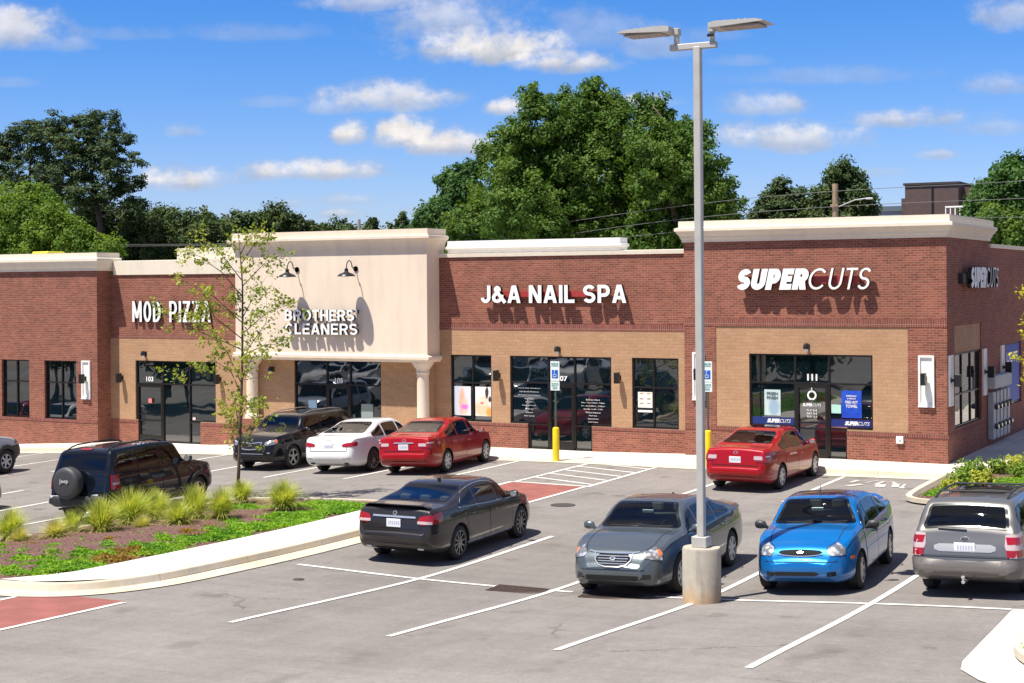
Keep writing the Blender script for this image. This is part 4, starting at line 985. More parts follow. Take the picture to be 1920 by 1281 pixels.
            b.add([g[i][0]-g[i][1]*.01 for i in bd], []); k = len(bd); b.f += [(bd[i], n0+i, n0+(i+1) % k, bd[(i+1) % k]) for i in range(k)]; b.fm += [1]*k
            b.build(nm, [gm if sg < 0 else M['carglass'], M['frit']], s.t, smooth='auto')
        up = lambda y: float(s.f('top', y)[0])-P.get('dlo', .115)
        lo = lambda y: float(s.f('belt', y)[0])+.022
        for mode in ('right', 'left'):
            for k, (a, c) in enumerate(side):
                hi = lambda y, a=a, c=c: max(up(y), lo(y)+.012)
                s.patch('side_window', gm if k < 2 else M['carglass'], mode, a, c, lo, hi, nx=max(8, int((c-a)/.045)), ny=10, off=.007, corner=.03, frit=True)
        # open the body behind the glass
        import bmesh
        trees = [BVHTree.FromPolygons([Vector(v) for v in vs], [tuple(f) for f in fs]) for vs, fs in s.gl]
        zmin = min(p[1] for p in P['belt'][2:5])-.05; bm = bmesh.new(); bm.from_mesh(s.body.data); ok = {}
        for v in bm.verts:
            ok[v] = False
            if v.co.z > zmin:
                for t_ in trees:
                    h = t_.find_nearest(v.co, .03)
                    if h[0] is not None and h[3] < .0092: ok[v] = True; break
        bmesh.ops.delete(bm, geom=[f for f in bm.faces if all(ok[v] for v in f.verts)], context='FACES'); bm.to_mesh(s.body.data); bm.free()
        s.cabin(ws, rw)
    def cabin(s, ws, rw):
        P = s.sp; H = max(p[1] for p in P['top']); bl = float(s.f('belt', 0)[0]); W = float(s.f('W', 0)[0]); b = MB(); cy = ws[0]
        b.box(-W+.09, W-.09, rw[0]+.1, cy-.1, .30, .34); b.bbox(-W+.14, W-.14, cy-.52, cy-.12, bl-.22, bl-.03, .03); b.box(-.10, .10, -.5, cy-.5, .34, .60); b.box(-W+.16, W-.16, rw[0]+.08, rw[0]+.12, .4, bl-.06)
        if rw[1]-rw[0] > .6: b.box(-W+.20, W-.20, rw[0]+.02, -1.12, bl-.06, bl-.04)
        cb = b.build('cabin', M['dash'], s.t)
        def seat(x, y, w, hd=True):
            q = MB(); q.bbox(x-w/2, x+w/2, y-.05, y+.48, .40, .56, .03); vs = []
            top = min(bl+.06, H-.42)
            for z, yy, hw, th in ((.50, y, w/2, .10), (.75, y-.07, w/2, .10), (top-.05, y-.15, w/2*.93, .08), (top, y-.17, w/2*.80, .05)): vs += [(x-hw, yy-th/2, z), (x+hw, yy-th/2, z), (x+hw, yy+th/2, z), (x-hw, yy+th/2, z)]
            q.add(vs, [(4*i+j, 4*i+(j+1) % 4, 4*i+4+(j+1) % 4, 4*i+4+j) for i in range(3) for j in range(4)]+[(12, 13, 14, 15)])
            for hx in ([x] if w < .8 else [x-w/3, x, x+w/3]): q.bbox(hx-.12, hx+.12, y-.24, y-.15, top+.02, top+.19, .03)
            q.build('seat', M['seat'], cb)
        seat(-.36, .02, .50); seat(.36, .02, .50); seat(0, -.88, W*1.45)
        q = MB(); n = 20; cx, cyy, cz = -.36, cy-.62, bl+.0
        q.tube([(cx+.18*math.cos(2*math.pi*k/n), cyy-.07*math.sin(2*math.pi*k/n), cz+.165*math.sin(2*math.pi*k/n)) for k in range(n+1)], .014, 6); q.tube([(cx-.17, cyy, cz), (cx+.17, cyy, cz)], .02, 6); q.build('steering_wheel', M['dash'], cb, smooth=True)
        y = ws[1]+.10; p, _ = s.hit('top', 0, y)
        if p is not None: q = MB(); q.bbox(-.11, .11, y-.03, y, p.z-.16, p.z-.10, .008); q.build('rear_view_mirror', M['chrome'], cb)
    def doors(s, segs, z0=.30, handle='body', hz=None, hmat=None):
        P = s.sp
        for mode in ('right', 'left'):
            for (a, c) in segs:
                lo = lambda y: max(z0, P['wr']+math.sqrt(max(0, (P['wr']+.10)**2-min(abs(y-q) for q in P['axles'])**2)) if min(abs(y-q) for q in P['axles']) < P['wr']+.10 else z0)
                hi = lambda y: float(s.f('belt', y)[0])-.012
                d = s.patch('door', s.mat, mode, a, c, lo, hi, nx=20, ny=9, off=.004)
                hy = a+.16; z = hz or (float(s.f('belt', hy)[0])-.13); p, n = s.hit(mode, hy, z)
                if p is not None:
                    b = MB(); x = p.x; sg = 1 if mode == 'right' else -1
                    b.tube([(x+sg*.004, hy-.10, z), (x+sg*.04, hy-.07, z), (x+sg*.045, hy, z+.003), (x+sg*.04, hy+.07, z), (x+sg*.004, hy+.10, z)], [.012, .014, .015, .014, .012], 6)
                    b.build('handle', hmat or s.mat, d, smooth=True)
    def seams(s, lines):
        for mode, pts in lines:
            for md in ((mode, 'left') if mode == 'right' else (mode,)):
                b = MB(); s.strip(b, md, pts)
                if b.v: b.build('panel_gap', M['seam'], s.t)
    def mirrors(s, y, z, mat=None, size=1.):
        for sg in (-1, 1):
            p, n = s.hit('right' if sg > 0 else 'left', y, z); x = abs(p.x); b = MB()
            prof = []; pts = [(x+.02, y+.0, z+.0), (x+.06, y, z+.02), (x+.10, y-.01, z+.05), (x+.18, y-.02, z+.06), (x+.235, y-.03, z+.05), (x+.25, y-.035, z+.045)]
            rad = [.025, .035, .065*size, .075*size, .055*size, .015]
            b.tube([(sg*a, c, d) for a, c, d in pts], rad, 10); b.v = [(v[0], (v[1]-y)*.75+y, v[2]) for v in b.v]
            o = b.build('mirror', mat or s.mat, s.t, smooth='auto')
            g = MB(); cx = sg*(x+.165); g.lathe([(.0, 0), (.055*size, .0)], (cx, y-.078*size, z+.055), axis='y', n=14); g.v = [(cx+(v[0]-cx)*1.35, v[1], v[2]) for v in g.v]; g.build('mirror_glass', M['chrome'], o)
    def plate(s, mode, z, w=.305, h=.155, x=0):
        p, n = s.hit(mode, x, z); sg = -1 if mode == 'rear' else 1; b = MB(); y = p.y+sg*.012
        b.bbox(x-w/2, x+w/2, min(y, y+sg*.012), max(y, y+sg*.012), z-h/2, z+h/2, .003); o = b.build('number_plate', M['plate'], s.t)
        b = MB()
        for i in range(6): xx = x-.11+.042*i; b.box(xx, xx+.024, min(y+sg*.0125, y+sg*.0135), max(y+sg*.0125, y+sg*.0135), z-.03, z+.035)
        b.build('plate_print', M['plateblue'], o)
    def bar(s, name, mat, mode, pts, r=.012, n=6, off=.0, parent=None):
        q = []
        for a, z in pts:
            p, nn = s.hit(mode, a, z); q.append(p+nn*off)
        b = MB(); b.tube(q, r, n); return b.build(name, mat, parent or s.t, smooth='auto')
    def arch_flare(s, mat, R1, w=.05, prot=.03):
        P = s.sp
        for y in P['axles']:
            for mode, sg in (('right', 1), ('left', -1)):
                pts = []
                for k in range(19):
                    th = math.pi*(-.06+1.12*k/18); yy, zz = y+R1*math.cos(th), P['wr']+R1*math.sin(th); p, n = s.hit(mode, yy, max(zz, P['bot'][len(P['bot'])//2][1]+.03))
                    if p is not None: pts.append(Vector((p.x, yy, zz)))
                b = MB(); vs = []
                for k, p in enumerate(pts):
                    dr = Vector((0, p.y-y, p.z-P['wr'])).normalized()
                    for d, o_ in ((-w*.5, 0.02), (-w*.5, prot), (w*.35, prot), (w*.5, -.01)): vs.append(p+dr*d+Vector((sg*o_, 0, 0)))
                b.add(vs, [(i*4+j, (i+1)*4+j, (i+1)*4+j+1, i*4+j+1) for i in range(len(pts)-1) for j in range(3)]); b.build('wheel_arch_trim', mat, s.t, smooth='auto')
    def rails(s, mat, y0, y1, x, z, lift=.05, cross=()):
        for sg in (-1, 1):
            b = MB(); n = 10; pts = []
            for k in range(n+1):
                y = y0+(y1-y0)*k/n; p, _ = s.hit('top', sg*x, y); e = min(k, n-k)/2; pts.append(Vector((sg*x, y, p.z+lift*min(1, e)+.005)))
            b.tube(pts, .017, 8); b.build('roof_rail', mat, s.t, smooth='auto')
        for y in cross:
            b = MB(); p, _ = s.hit('top', x, y); b.tube([(-x, y, p.z+lift+.015), (x, y, p.z+lift+.015)], .016, 8); b.build('roof_bar', mat, s.t, smooth='auto')
    def ellipse(s, name, mat, mode, cx, cz, rx, rz, off=.01, th=.008, parent=None, n=20, inner=None):
        p, nn = s.hit(mode, cx, cz); sg = -1 if mode == 'rear' else 1; nn = Vector((0, nn.y, nn.z)).normalized(); up = Vector((1, 0, 0)).cross(nn)*(1 if sg < 0 else -1)
        if up.z < 0: up = -up
        c = p+nn*off; b = MB(); vs = []
        rings = [(1, -th), (1, 0), (.92, .004)] + ([(inner, .004), (inner, -th)] if inner else [(0.01, .006)])
        for k_, d in rings:
            for i in range(n): a = 2*math.pi*i/n; vs.append(c+Vector((1, 0, 0))*math.cos(a)*rx*k_+up*math.sin(a)*rz*k_+nn*d)
        b.add(vs, [(r_*n+i, r_*n+(i+1) % n, (r_+1)*n+(i+1) % n, (r_+1)*n+i) for r_ in range(len(rings)-1) for i in range(n)]); return b.build(name, mat, parent or s.t, smooth='auto')
    def grille(s, mode, x, z0, z1, slats, rim=M['chrome'], taper=.8, back=M['cavity'], srad=.008, slat_mat=None, vertical=False):
        lo = z0; hi = z1
        g = s.patch('grille', back, mode, -x, x, lambda a: z0+(z1-z0)*.0+ (abs(a)/x)**3*(z1-z0)*.45*(1-taper)*2, hi, nx=14, ny=3, off=.004, corner=.05)
        for k in range(slats):
            z = z0+(z1-z0)*(k+.8)/(slats+.6); e = x*(taper+(1-taper)*(z-z0)/(z1-z0))*.96
            s.bar('slat', slat_mat or rim, mode, [(-e+2*e*i/8, z) for i in range(9)], srad, 6, .012, parent=g)
        return g
    def finish(s, dz=0.):
        t = s.t; x, y = s.loc; P = s.sp; c, sn = math.cos(s.rot), math.sin(s.rot)
        def wp(a, b_): return Vector((x+a*c-b_*sn, y+a*sn+b_*c))
        zs = [gq(*wp(a, q)) for q in P['axles'] for a in (-.75, .75)]          # rear left/right, front left/right
        L = P['axles'][1]-P['axles'][0]; pitch = math.atan2((zs[2]+zs[3]-zs[0]-zs[1])/2, L); roll = -math.atan2((zs[1]+zs[3]-zs[0]-zs[2])/2, 1.5)
        yc = (P['axles'][0]+P['axles'][1])/2; z = sum(zs)/4 - yc*math.sin(pitch)
        t.matrix_world = Matrix.Translation((x, y, z+dz)) @ Matrix.Rotation(s.rot, 4, 'Z') @ Matrix.Rotation(pitch, 4, 'X') @ Matrix.Rotation(roll, 4, 'Y')
        return t

def sedan_spec(L=4.82, W=.915, H=1.47, wb=2.77, fo=.96, hood=.92, deck=1.10, wr=.325, cowl=1.02, rim=.215, belt=.93, roof=(-.75, .1), deckl=-1.72, tum=.42, nose=.68, **kw):
    y0, y1 = -L/2+.04, L/2-.04; fa = L/2-fo; ra = fa-wb; cy = fa-.42
    d = dict(
        top=[(y0, .64), (y0+.02, .74), (y0+.07, deck-.17), (y0+.12, deck-.03), (y0+.2, deck), (deckl, deck+.025), (deckl+.1, deck+.05), (roof[0]-.28, H-.13), (roof[0], H-.035), (roof[0]+.4, H), (roof[1]+.15, H-.01), (roof[1]+.42, H-.07), (cy-.08, cowl+.045), (cy+.02, cowl), (cy+.5, hood+.04), (y1-.35, hood-.09), (y1-.17, nose+.06), (y1-.06, nose-.05), (y1, nose-.16)],
        bot=[(y0, .42), (y0+.12, .30), (y0+.5, .21), (0, .19), (y1-.6, .2), (y1-.15, .22), (y1, .30)],
        W=[(y0, W*.76), (y0+.06, W*.85), (y0+.2, W*.925), (y0+.5, W*.975), (y0+1.0, W), (0, W), (fa, W*.99), (y1-.55, W*.95), (y1-.28, W*.865), (y1-.12, W*.76), (y1, W*.60)],
        belt=[(y0, .62), (y0+.1, deck-.14), (y0+.3, belt+.06), (ra, belt+.055), (0, belt), (cy, belt-.03), (fa+.3, hood-.10), (y1-.35, hood-.2), (y1-.1, nose-.13), (y1, nose-.25)],
        axles=(ra, fa), wr=wr, rim=rim, tum=tum, cc=.5)
    d.update(kw); return d
def suv_spec(L=4.5, W=.90, H=1.66, wb=2.6, fo=.90, hood=1.02, wr=.36, rim=.22, belt=1.02, cowl=1.12, rear_lean=.30, roofz=None, roof_front=.45, tum=.27, nose=.80, clear=.26, btm=.58, **kw):
    y0, y1 = -L/2+.04, L/2-.04; fa = L/2-fo; ra = fa-wb; cy = fa-.40
    d = dict(
        top=[(y0, btm), (y0+.015, btm+.12), (y0+.06, btm+.26), (y0+.10, belt-.02), (y0+.13, belt+.07), (y0+.13+rear_lean*.55, H-.26), (y0+.13+rear_lean, H-.06), (y0+.3+rear_lean, H-.015), (-.3, H), (roof_front-.1, H-.02), (roof_front+.12, H-.07), (cy-.08, cowl+.05), (cy+.02, cowl), (cy+.4, hood+.04), (y1-.35, hood-.05), (y1-.17, nose+.08), (y1-.06, nose-.03), (y1, nose-.16)],
        bot=[(y0, .40), (y0+.12, clear+.08), (y0+.5, clear), (0, clear-.02), (y1-.6, clear), (y1-.15, clear+.02), (y1, clear+.1)],
        W=[(y0, W*.84), (y0+.06, W*.90), (y0+.2, W*.955), (y0+.5, W*.985), (y0+1.0, W), (0, W), (fa, W*.995), (y1-.5, W*.96), (y1-.25, W*.88), (y1-.1, W*.79), (y1, W*.66)],
        belt=[(y0, btm-.05), (y0+.1, belt-.06), (y0+.25, belt+.02), (ra, belt+.02), (0, belt), (cy, belt-.02), (fa+.3, hood-.12), (y1-.35, hood-.18), (y1-.1, nose-.12), (y1, nose-.25)],
        axles=(ra, fa), wr=wr, rim=rim, tum=tum, cc=.5, rr=.10)
    d.update(kw); return d
GC = 'cars parked in the lot'
def tail(c, z0, z1, a0, a1, mats, split=None, nx=10):
    for sg in (-1, 1):
        A, B = (a0, a1) if sg > 0 else (-a1, -a0)
        o = c.patch('tail_light', mats[0], 'cornr', A, B, z0 if not callable(z0) else (lambda a: z0(abs(a))), z1 if not callable(z1) else (lambda a: z1(abs(a))), nx=nx, ny=4, off=.014, corner=2.)
        if split:
            for (s0, s1, l, h, mt) in split:
                A2, B2 = (s0, s1) if sg > 0 else (-s1, -s0); c.patch('lens', mt, 'cornr', A2, B2, l, h, nx=6, ny=2, off=.019, parent=o)
def head(c, z0, z1, a0, a1, amber=None, mat=None):
    for sg in (-1, 1):
        A, B = (a0, a1) if sg > 0 else (-a1, -a0)
        o = c.patch('headlight', mat or M['headlamp'], 'cornf', A, B, (lambda a: z0(abs(a))) if callable(z0) else z0, (lambda a: z1(abs(a))) if callable(z1) else z1, nx=12, ny=4, off=.012, corner=2.)
        if amber: A2, B2 = (amber[0], amber[1]) if sg > 0 else (-amber[1], -amber[0]); c.patch('lens', M['amber'], 'cornf', A2, B2, amber[2], amber[3], nx=4, ny=2, off=.017, parent=o)

def build_cars():
    PI = math.pi
    # ---- dark grey saloon with boot spoiler
    sp = sedan_spec(L=4.80, W=.915, H=1.40, wb=2.78, fo=.97, deck=1.10, roof=(-.62, .2), deckl=-1.62, hood=.93, wr=.335, rim=.235)
    c = Car('parked_car', 'dark grey saloon with a boot spoiler and bright boot trim, beside the island footpath', 'car', paint('dark grey metallic paint', (.030, .026, .026), .35), sp, (5.95, -16.75), .05, GC)
    y0, y1 = -2.39, 2.39; ra, fa = sp['axles']
    c.glass((fa-.36, .50), (-1.60, -.72), [(-1.28, -.58), (-.50, .34), (.42, 1.02)]); c.doors([(-1.02, -.06), (-.04, .96)])
    c.wheels(spokes=10, rmat='alloydark'); c.mirrors(.88, .95)
    c.patch('boot_lid', c.mat, 'rear', -.58, .58, .70, 1.02, nx=16, ny=6, off=.006)
    tail(c, lambda a: .76+.0009*a, lambda a: .90+.0016*a, 14, 78, [M['tail']], [(14, 44, .80, .85, M['tailclear'])])
    c.patch('boot_trim', M['chrome'], 'rear', -.46, .46, .895, .93, nx=14, ny=2, off=.022); c.plate('rear', .80)
    b = MB(); vs = []
    for i in range(13):
        x = -.70+1.4*i/12; e = (abs(x)/.7)**2; p, _ = c.hit('top', x, -2.20+.10*e); z = p.z
        for dy, dz in ((.10, .004), (.0, .045), (-.12, .06), (-.125, .045), (-.02, .0)): vs.append((x, -2.19+.10*e+dy, z+dz-(.0 if 0 < i < 12 else .04)))
    b.add(vs, [(i*5+j, (i+1)*5+j, (i+1)*5+(j+1) % 5, i*5+(j+1) % 5) for i in range(12) for j in range(5)]); b.build('spoiler', c.mat, c.t, smooth='auto')
    c.ellipse('emblem', M['chrome'], 'rear', 0, .98, .045, .04, inner=.7); c.bar('exhaust', M['chrome'], 'rear', [(.50, .33), (.62, .33)], .028); c.bar('exhaust', M['chrome'], 'rear', [(-.62, .33), (-.50, .33)], .028)
    c.seams([('rear', [(-.60, .68), (-.60, .98)]), ('rear', [(.60, .68), (.60, .98)]), ('rear', [(-.60, .68), (.60, .68)]), ('right', [(-.05, .32), (-.05, .9)]), ('right', [(.97, .32), (.97, .88)]), ('right', [(-1.0, .75), (-.98, .9)]), ('top', [(-.6, -1.66), (.6, -1.66)]), ('rear', [(-.7, .42), (.7, .42)])])
    for sd in ('right', 'left'):
        c.bar('window_trim', M['chrome'], sd, [(-1.30+.1*i, float(c.f('belt', -1.30+.1*i)[0])+.012) for i in range(24)], .006); c.patch('sill_trim', M['chrome'], sd, -1.0, .95, .285, .30, nx=16, ny=1, off=.02)
        c.bar('window_trim', M['chrome'], sd, [(-1.30, .99), (-1.24, 1.05), (-1.1, 1.14), (-.9, 1.24), (-.7, 1.30), (-.4, 1.34), (0, 1.35), (.3, 1.32), (.6, 1.22)], .006)
    c.patch('antenna', M['plastic'], 'top', -.55, -.47, -.02, .02, nx=2, ny=2, off=.06, skirt=.0)
    c.finish()
    # ---- grey saloon facing the camera
    sp = sedan_spec(L=4.75, W=.915, H=1.43, wb=2.73, fo=.93, deck=1.09, roof=(-.62, .18), hood=.95, nose=.74, cowl=1.03, wr=.33)
    c = Car('parked_car', 'steel grey saloon facing the lamp post, its grille of bright bars towards the viewer', 'car', paint('steel grey metallic paint', (.105, .125, .135), .5), sp, (11.20, -18.25), PI+.05, GC)
    ra, fa = sp['axles']; c.glass((fa-.36, .50), (-1.60, -.72), [(-1.28, -.58), (-.50, .34), (.42, 1.02)]); c.doors([(-1.02, -.06), (-.04, .96)]); c.wheels(spokes=7, rmat='alloysun'); c.mirrors(.90, .95, size=1.05)
    c.grille('front', .30, .56, .735, 4, srad=.010); c.bar('grille_frame', M['chrome'], 'front', [(-.44, .77), (-.34, .755), (-.15, .75), (.15, .75), (.34, .755), (.44, .77)], .017, off=.01)
    c.bar('grille_frame', M['chrome'], 'front', [(-.34, .755), (-.31, .64), (-.24, .565), (-.12, .545), (.12, .545), (.24, .565), (.31, .64), (.34, .755)], .013, off=.01)
    head(c, lambda a: .705-.0012*a, lambda a: .745+.0016*a, 15, 64, (52, 61, .70, .80)); c.ellipse('emblem', M['chrome'], 'front', 0, .665, .055, .03, off=.03, inner=.7)
    c.patch('lower_grille', M['cavity'], 'front', -.52, .52, .33, .41, nx=12, ny=2, off=.005, corner=.03)
    for sg in (-1, 1): c.patch('fog_light', M['plastic'], 'cornf', 22*sg-8, 22*sg+8, .35, .43, nx=4, ny=2, off=.006)
    c.seams([('front', [(-.55, .50), (.55, .50)]), ('right', [(-.05, .32), (-.05, .9)]), ('right', [(.97, .32), (.97, .88)]), ('top', [(-.62, 1.15), (-.60, 1.9), (-.5, 2.2)]), ('top', [(.62, 1.15), (.60, 1.9), (.5, 2.2)])])
    for k, x in enumerate((-.30, .25)): c.bar('wiper', M['plastic'], 'top', [(x-.28, fa-.47), (x, fa-.42), (x+.28, fa-.44)], .010, off=.012)
    b = MB(); p, _ = c.hit('top', .45, .66); b.bbox(.32, .40, .56, .62, p.z-.30, p.z-.24, .004) if False else None
    c.bar('antenna', M['plastic'], 'top', [(0, -.70), (0, -.78)], .02, off=.02); c.finish()
    # ---- blue saloon facing the camera
    sp = sedan_spec(L=4.45, W=.86, H=1.43, wb=2.615, fo=.86, deck=1.10, roof=(-.62, .22), deckl=-1.50, hood=.95, nose=.74, cowl=1.03, wr=.31, rim=.20, tum=.36)
    blue = paint('bright blue metallic paint', (.003, .14, .42), .3); c = Car('parked_car', 'bright blue saloon facing the viewer, between the lamp post and the silver estate car', 'car', blue, sp, (14.02, -17.45), PI+.09, GC)
    ra, fa = sp['axles']; c.glass((fa-.36, .56), (-1.42, -.70), [(-1.22, -.55), (-.47, .36), (.44, 1.02)]); c.doors([(-.98, -.04), (-.02, .95)], hmat=M['plastic']); c.wheels(spokes=7, rmat='alloy'); c.mirrors(.86, .93, M['plastic'], 1.05)
    c.patch('grille', M['cavity'], 'front', -.36, .36, lambda a: .66+.03*(abs(a)/.36)**2, lambda a: .745-.02*(abs(a)/.36)**2, nx=14, ny=3, off=.008, corner=.05); c.bar('grille_frame', M['chrome'], 'front', [(-.37+.74*i/12, .645+.03*(abs(-.37+.74*i/12)/.37)**2) for i in range(13)], .009, off=.008)
    c.ellipse('emblem', M['chrome'], 'front', 0, .70, .055, .022, off=.012); head(c, lambda a: .645+.0002*a, lambda a: .745+.0016*a, 14, 56)
    c.patch('lower_grille', M['cavity'], 'front', -.30, .45, .345, .41, nx=12, ny=2, off=.006, corner=.02); c.patch('side_marker', M['amber'], 'right', 1.72, 1.84, .56, .61, nx=3, ny=2); c.patch('side_marker', M['amber'], 'left', 1.72, 1.84, .56, .61, nx=3, ny=2)
    for sg in (-1, 1): c.patch('fog_light', M['cavity'], 'cornf', 18*sg-8, 18*sg+8, .34, .41, nx=4, ny=2, off=.006); c.bar('side_moulding', blue, 'right' if sg > 0 else 'left', [(-.95+.19*i, .60) for i in range(11)], .012)
    c.seams([('front', [(-.6, .56), (.6, .56)]), ('right', [(-.03, .32), (-.03, .9)]), ('right', [(.96, .32), (.96, .88)]), ('top', [(-.60, 1.15), (-.56, 1.8), (-.42, 2.05)]), ('top', [(.60, 1.15), (.56, 1.8), (.42, 2.05)])])
    for x in (-.28, .22): c.bar('wiper', M['plastic'], 'top', [(x-.26, fa-.47), (x, fa-.42), (x+.26, fa-.44)], .010, off=.012)
    c.patch('sunroof', M['carglass'], 'top', -.35, .15, -.38, .38, nx=6, ny=8, off=.004); b = MB(); b.tube([(0, .42, 1.42), (0, .30, 1.58)], .006); b.build('antenna', M['plastic'], c.t)
    b = MB(); vs = []
    for i in range(11):
        x = -.62+1.24*i/10
        p, _ = c.hit('top', x, -1.95)
        for dy, dz in ((.06, .055), (-.06, .07), (-.06, .05), (.05, .035)): vs.append((x, -2.0+dy, p.z+dz-(.06 if i in (0, 10) else 0)))
    b.add(vs, [(i*4+j, (i+1)*4+j, (i+1)*4+(j+1) % 4, i*4+(j+1) % 4) for i in range(10) for j in range(4)]); b.build('spoiler', blue, c.t, smooth='auto'); c.finish()
    # ---- silver estate with roof rack
    sp = suv_spec(L=4.48, W=.868, H=1.53, wb=2.525, fo=.93, hood=.98, cowl=1.08, belt=.98, wr=.33, rim=.20, rear_lean=.36, tum=.27, nose=.76, clear=.22, btm=.60)
    silver = paint('warm silver metallic paint', (.17, .165, .155), .5); clad = paint('grey brown cladding', (.16, .145, .13), .2, rough=.45)
    c = Car('parked_car', 'silver estate car with a roof rack seen from behind at the right edge', 'car', silver, sp, (16.78, -17.25), 0, GC)
    ra, fa = sp['axles']; y0 = -2.2; c.glass((fa-.36, .60), (y0+.155, y0+.45), [(-1.78, -1.12), (-1.02, -.14), (-.06, .94)], margin=.03, bow=.0)
    c.doors([(-1.06, -.10), (-.08, .92)]); c.wheels(spokes=6, rmat='alloy'); c.mirrors(.86, .98)
    c.patch('tailgate', silver, 'rear', -.64, .64, .68, 1.0, nx=16, ny=6, off=.006)
    c.patch('tailgate_recess', simple('bright silver panel', (.42, .42, .41), .35, metal=.4), 'rear', -.47, .47, .735, .85, nx=12, ny=3, off=.012, corner=.03)
    c.plate('rear', .80, w=.32); c.ellipse('emblem', M['plastic'], 'rear', 0, .925, .065, .032, off=.012); c.ellipse('emblem_ring', M['chrome'], 'rear', 0, .925, .07, .036, off=.014, inner=.86)
    tail(c, .66, lambda a: .97+.0008*a, 30, 74, [M['tailclear']], [(31, 73, .67, .775, M['tail']), (34, 68, .86, .965, M['tail'])])
    c.patch('bumper', clad, 'rear', -.80, .80, lambda a: .37+.03*(abs(a)/.8)**2, lambda a: .585+.05*(1 if abs(a) > .6 else 0), nx=24, ny=6, off=.035, corner=.04)
    for sg in (-1, 1): c.patch('bumper_corner', clad, 'cornr', min(sg*30, sg*88), max(sg*30, sg*88), .36, .63, nx=10, ny=4, off=.03); c.patch('side_cladding', clad, 'right' if sg > 0 else 'left', ra+.42, fa-.42, .24, .40, nx=10, ny=3, off=.02)
    c.patch('wiper', M['plastic'], 'rear', -.42, .02, lambda a: 1.065-.03*(a+.42), lambda a: 1.08-.03*(a+.42), nx=6, ny=1, off=.03)
    c.rails(M['plastic'], -1.55, .30, .56, 0, .06, (-1.25, -.15)); c.patch('sunroof', M['carglass'], 'top', -1.1, .25, -.42, .42, nx=6, ny=8, off=.004)
    b = MB(); b.tube([(0, y0+.1, .30), (0, y0-.16, .30)], .03, 6); b.lathe([(0, .10), (.03, .09), (.033, .07), (.02, .045), (.018, .0)], (0, y0-.15, .30), n=12); b.build('tow_hitch', M['chrome'], c.t, smooth='auto')
    c.seams([('rear', [(-.66, .66), (-.66, .98)]), ('rear', [(.66, .66), (.66, .98)]), ('rear', [(-.66, .655), (.66, .655)]), ('right', [(-.09, .42), (-.09, .95)]), ('right', [(.93, .42), (.93, .95)])])
    c.finish()
    # ---- red saloons
    red = paint('bright red paint', (.30, .002, .004), .05)
    REDS = []
    def red_saloon(label, loc, spoiler, ver):
        sp = sedan_spec(L=4.80, W=.91, H=1.465, wb=2.775, fo=.97, deck=1.12 if ver == 0 else 1.10, roof=(-.60, .18), hood=.94, wr=.325)
        c = Car('parked_car', label, 'car', red, sp, loc, .11 if ver else 0, GC); ra, fa = sp['axles']
        c.glass((fa-.36, .50), (-1.60, -.70), [(-1.28, -.58), (-.50, .34), (.42, 1.02)]); c.doors([(-1.02, -.06), (-.04, .96)]); c.wheels(spokes=7, rmat='alloysun'); c.mirrors(.88, .95)
        c.patch('boot_lid', red, 'rear', -.58, .58, .70, 1.03, nx=16, ny=6, off=.006)
        if ver == 0: tail(c, lambda a: .80-.0004*a, lambda a: .97-.0004*a, 12, 66, [M['tail']], [(13, 36, .835, .925, M['tailclear']), (44, 62, .90, .925, M['chrome'])]); c.plate('rear', .83); c.ellipse('emblem', M['chrome'], 'rear', 0, 1.0, .06, .035, inner=.75)
        else: tail(c, .79, .94, 8, 60, [M['tail']], [(9, 34, .82, .90, M['tailclear']), (36, 58, .895, .93, M['tailclear'])]); c.patch('boot_trim', M['chrome'], 'rear', -.30, .30, .895, .925, nx=10, ny=2, off=.025); c.plate('rear', .80); c.ellipse('emblem', M['chrome'], 'rear', 0, .98, .06, .035, inner=.75)
        c.seams([('rear', [(-.60, .68), (-.60, .98)]), ('rear', [(.60, .68), (.60, .98)]), ('rear', [(-.60, .68), (.60, .68)]), ('right', [(-.05, .32), (-.05, .9)]), ('right', [(.97, .32), (.97, .88)]), ('right', [(-1.0, .75), (-.98, .9)]), ('rear', [(-.7, .40), (.7, .40)])])
        if spoiler: c.patch('sunroof', M['carglass'], 'top', -.40, .15, -.38, .38, nx=6, ny=8, off=.004)
        c.finish(); REDS.append(c); return c
    red_saloon('bright red saloon parked in front of door 111, the right of the two red cars', (8.38, -4.55), True, 0)
    red_saloon('bright red saloon beside the white saloon, the left of the two red cars', (-1.50, -4.85), False, 1)
    # ---- white saloon
    sp = sedan_spec(L=4.78, W=.91, H=1.44, wb=2.85, fo=.84, deck=1.08, roof=(-.58, .18), hood=.93, wr=.335, rim=.235, deckl=-1.64)
    wh = paint('pearl white paint', (.72, .72, .71), .0); c = Car('parked_car', 'white saloon between the black family car and a red saloon', 'car', wh, sp, (-3.95, -4.85), .07, GC); ra, fa = sp['axles']
    c.glass((fa-.36, .55), (-1.56, -.66), [(-1.26, -.56), (-.48, .34), (.42, 1.04)]); c.doors([(-1.02, -.06), (-.04, .96)]); c.wheels(spokes=10, rmat='alloydark'); c.mirrors(.88, .93)
    c.patch('boot_lid', wh, 'rear', -.58, .58, .68, 1.0, nx=16, ny=6, off=.006); tail(c, lambda a: .78+.0005*a, lambda a: .86+.0015*a, 6, 62, [M['tail']]); c.plate('rear', .80); c.patch('plate_surround', M['plateblue'], 'rear', -.17, .17, .865, .885, nx=3, ny=1, off=.02)
    c.ellipse('emblem', M['chrome'], 'rear', 0, .96, .06, .035, inner=.75); c.bar('exhaust', M['plastic'], 'rear', [(.50, .32), (.62, .32)], .035); c.bar('exhaust', M['plastic'], 'rear', [(-.62, .32), (-.50, .32)], .035)
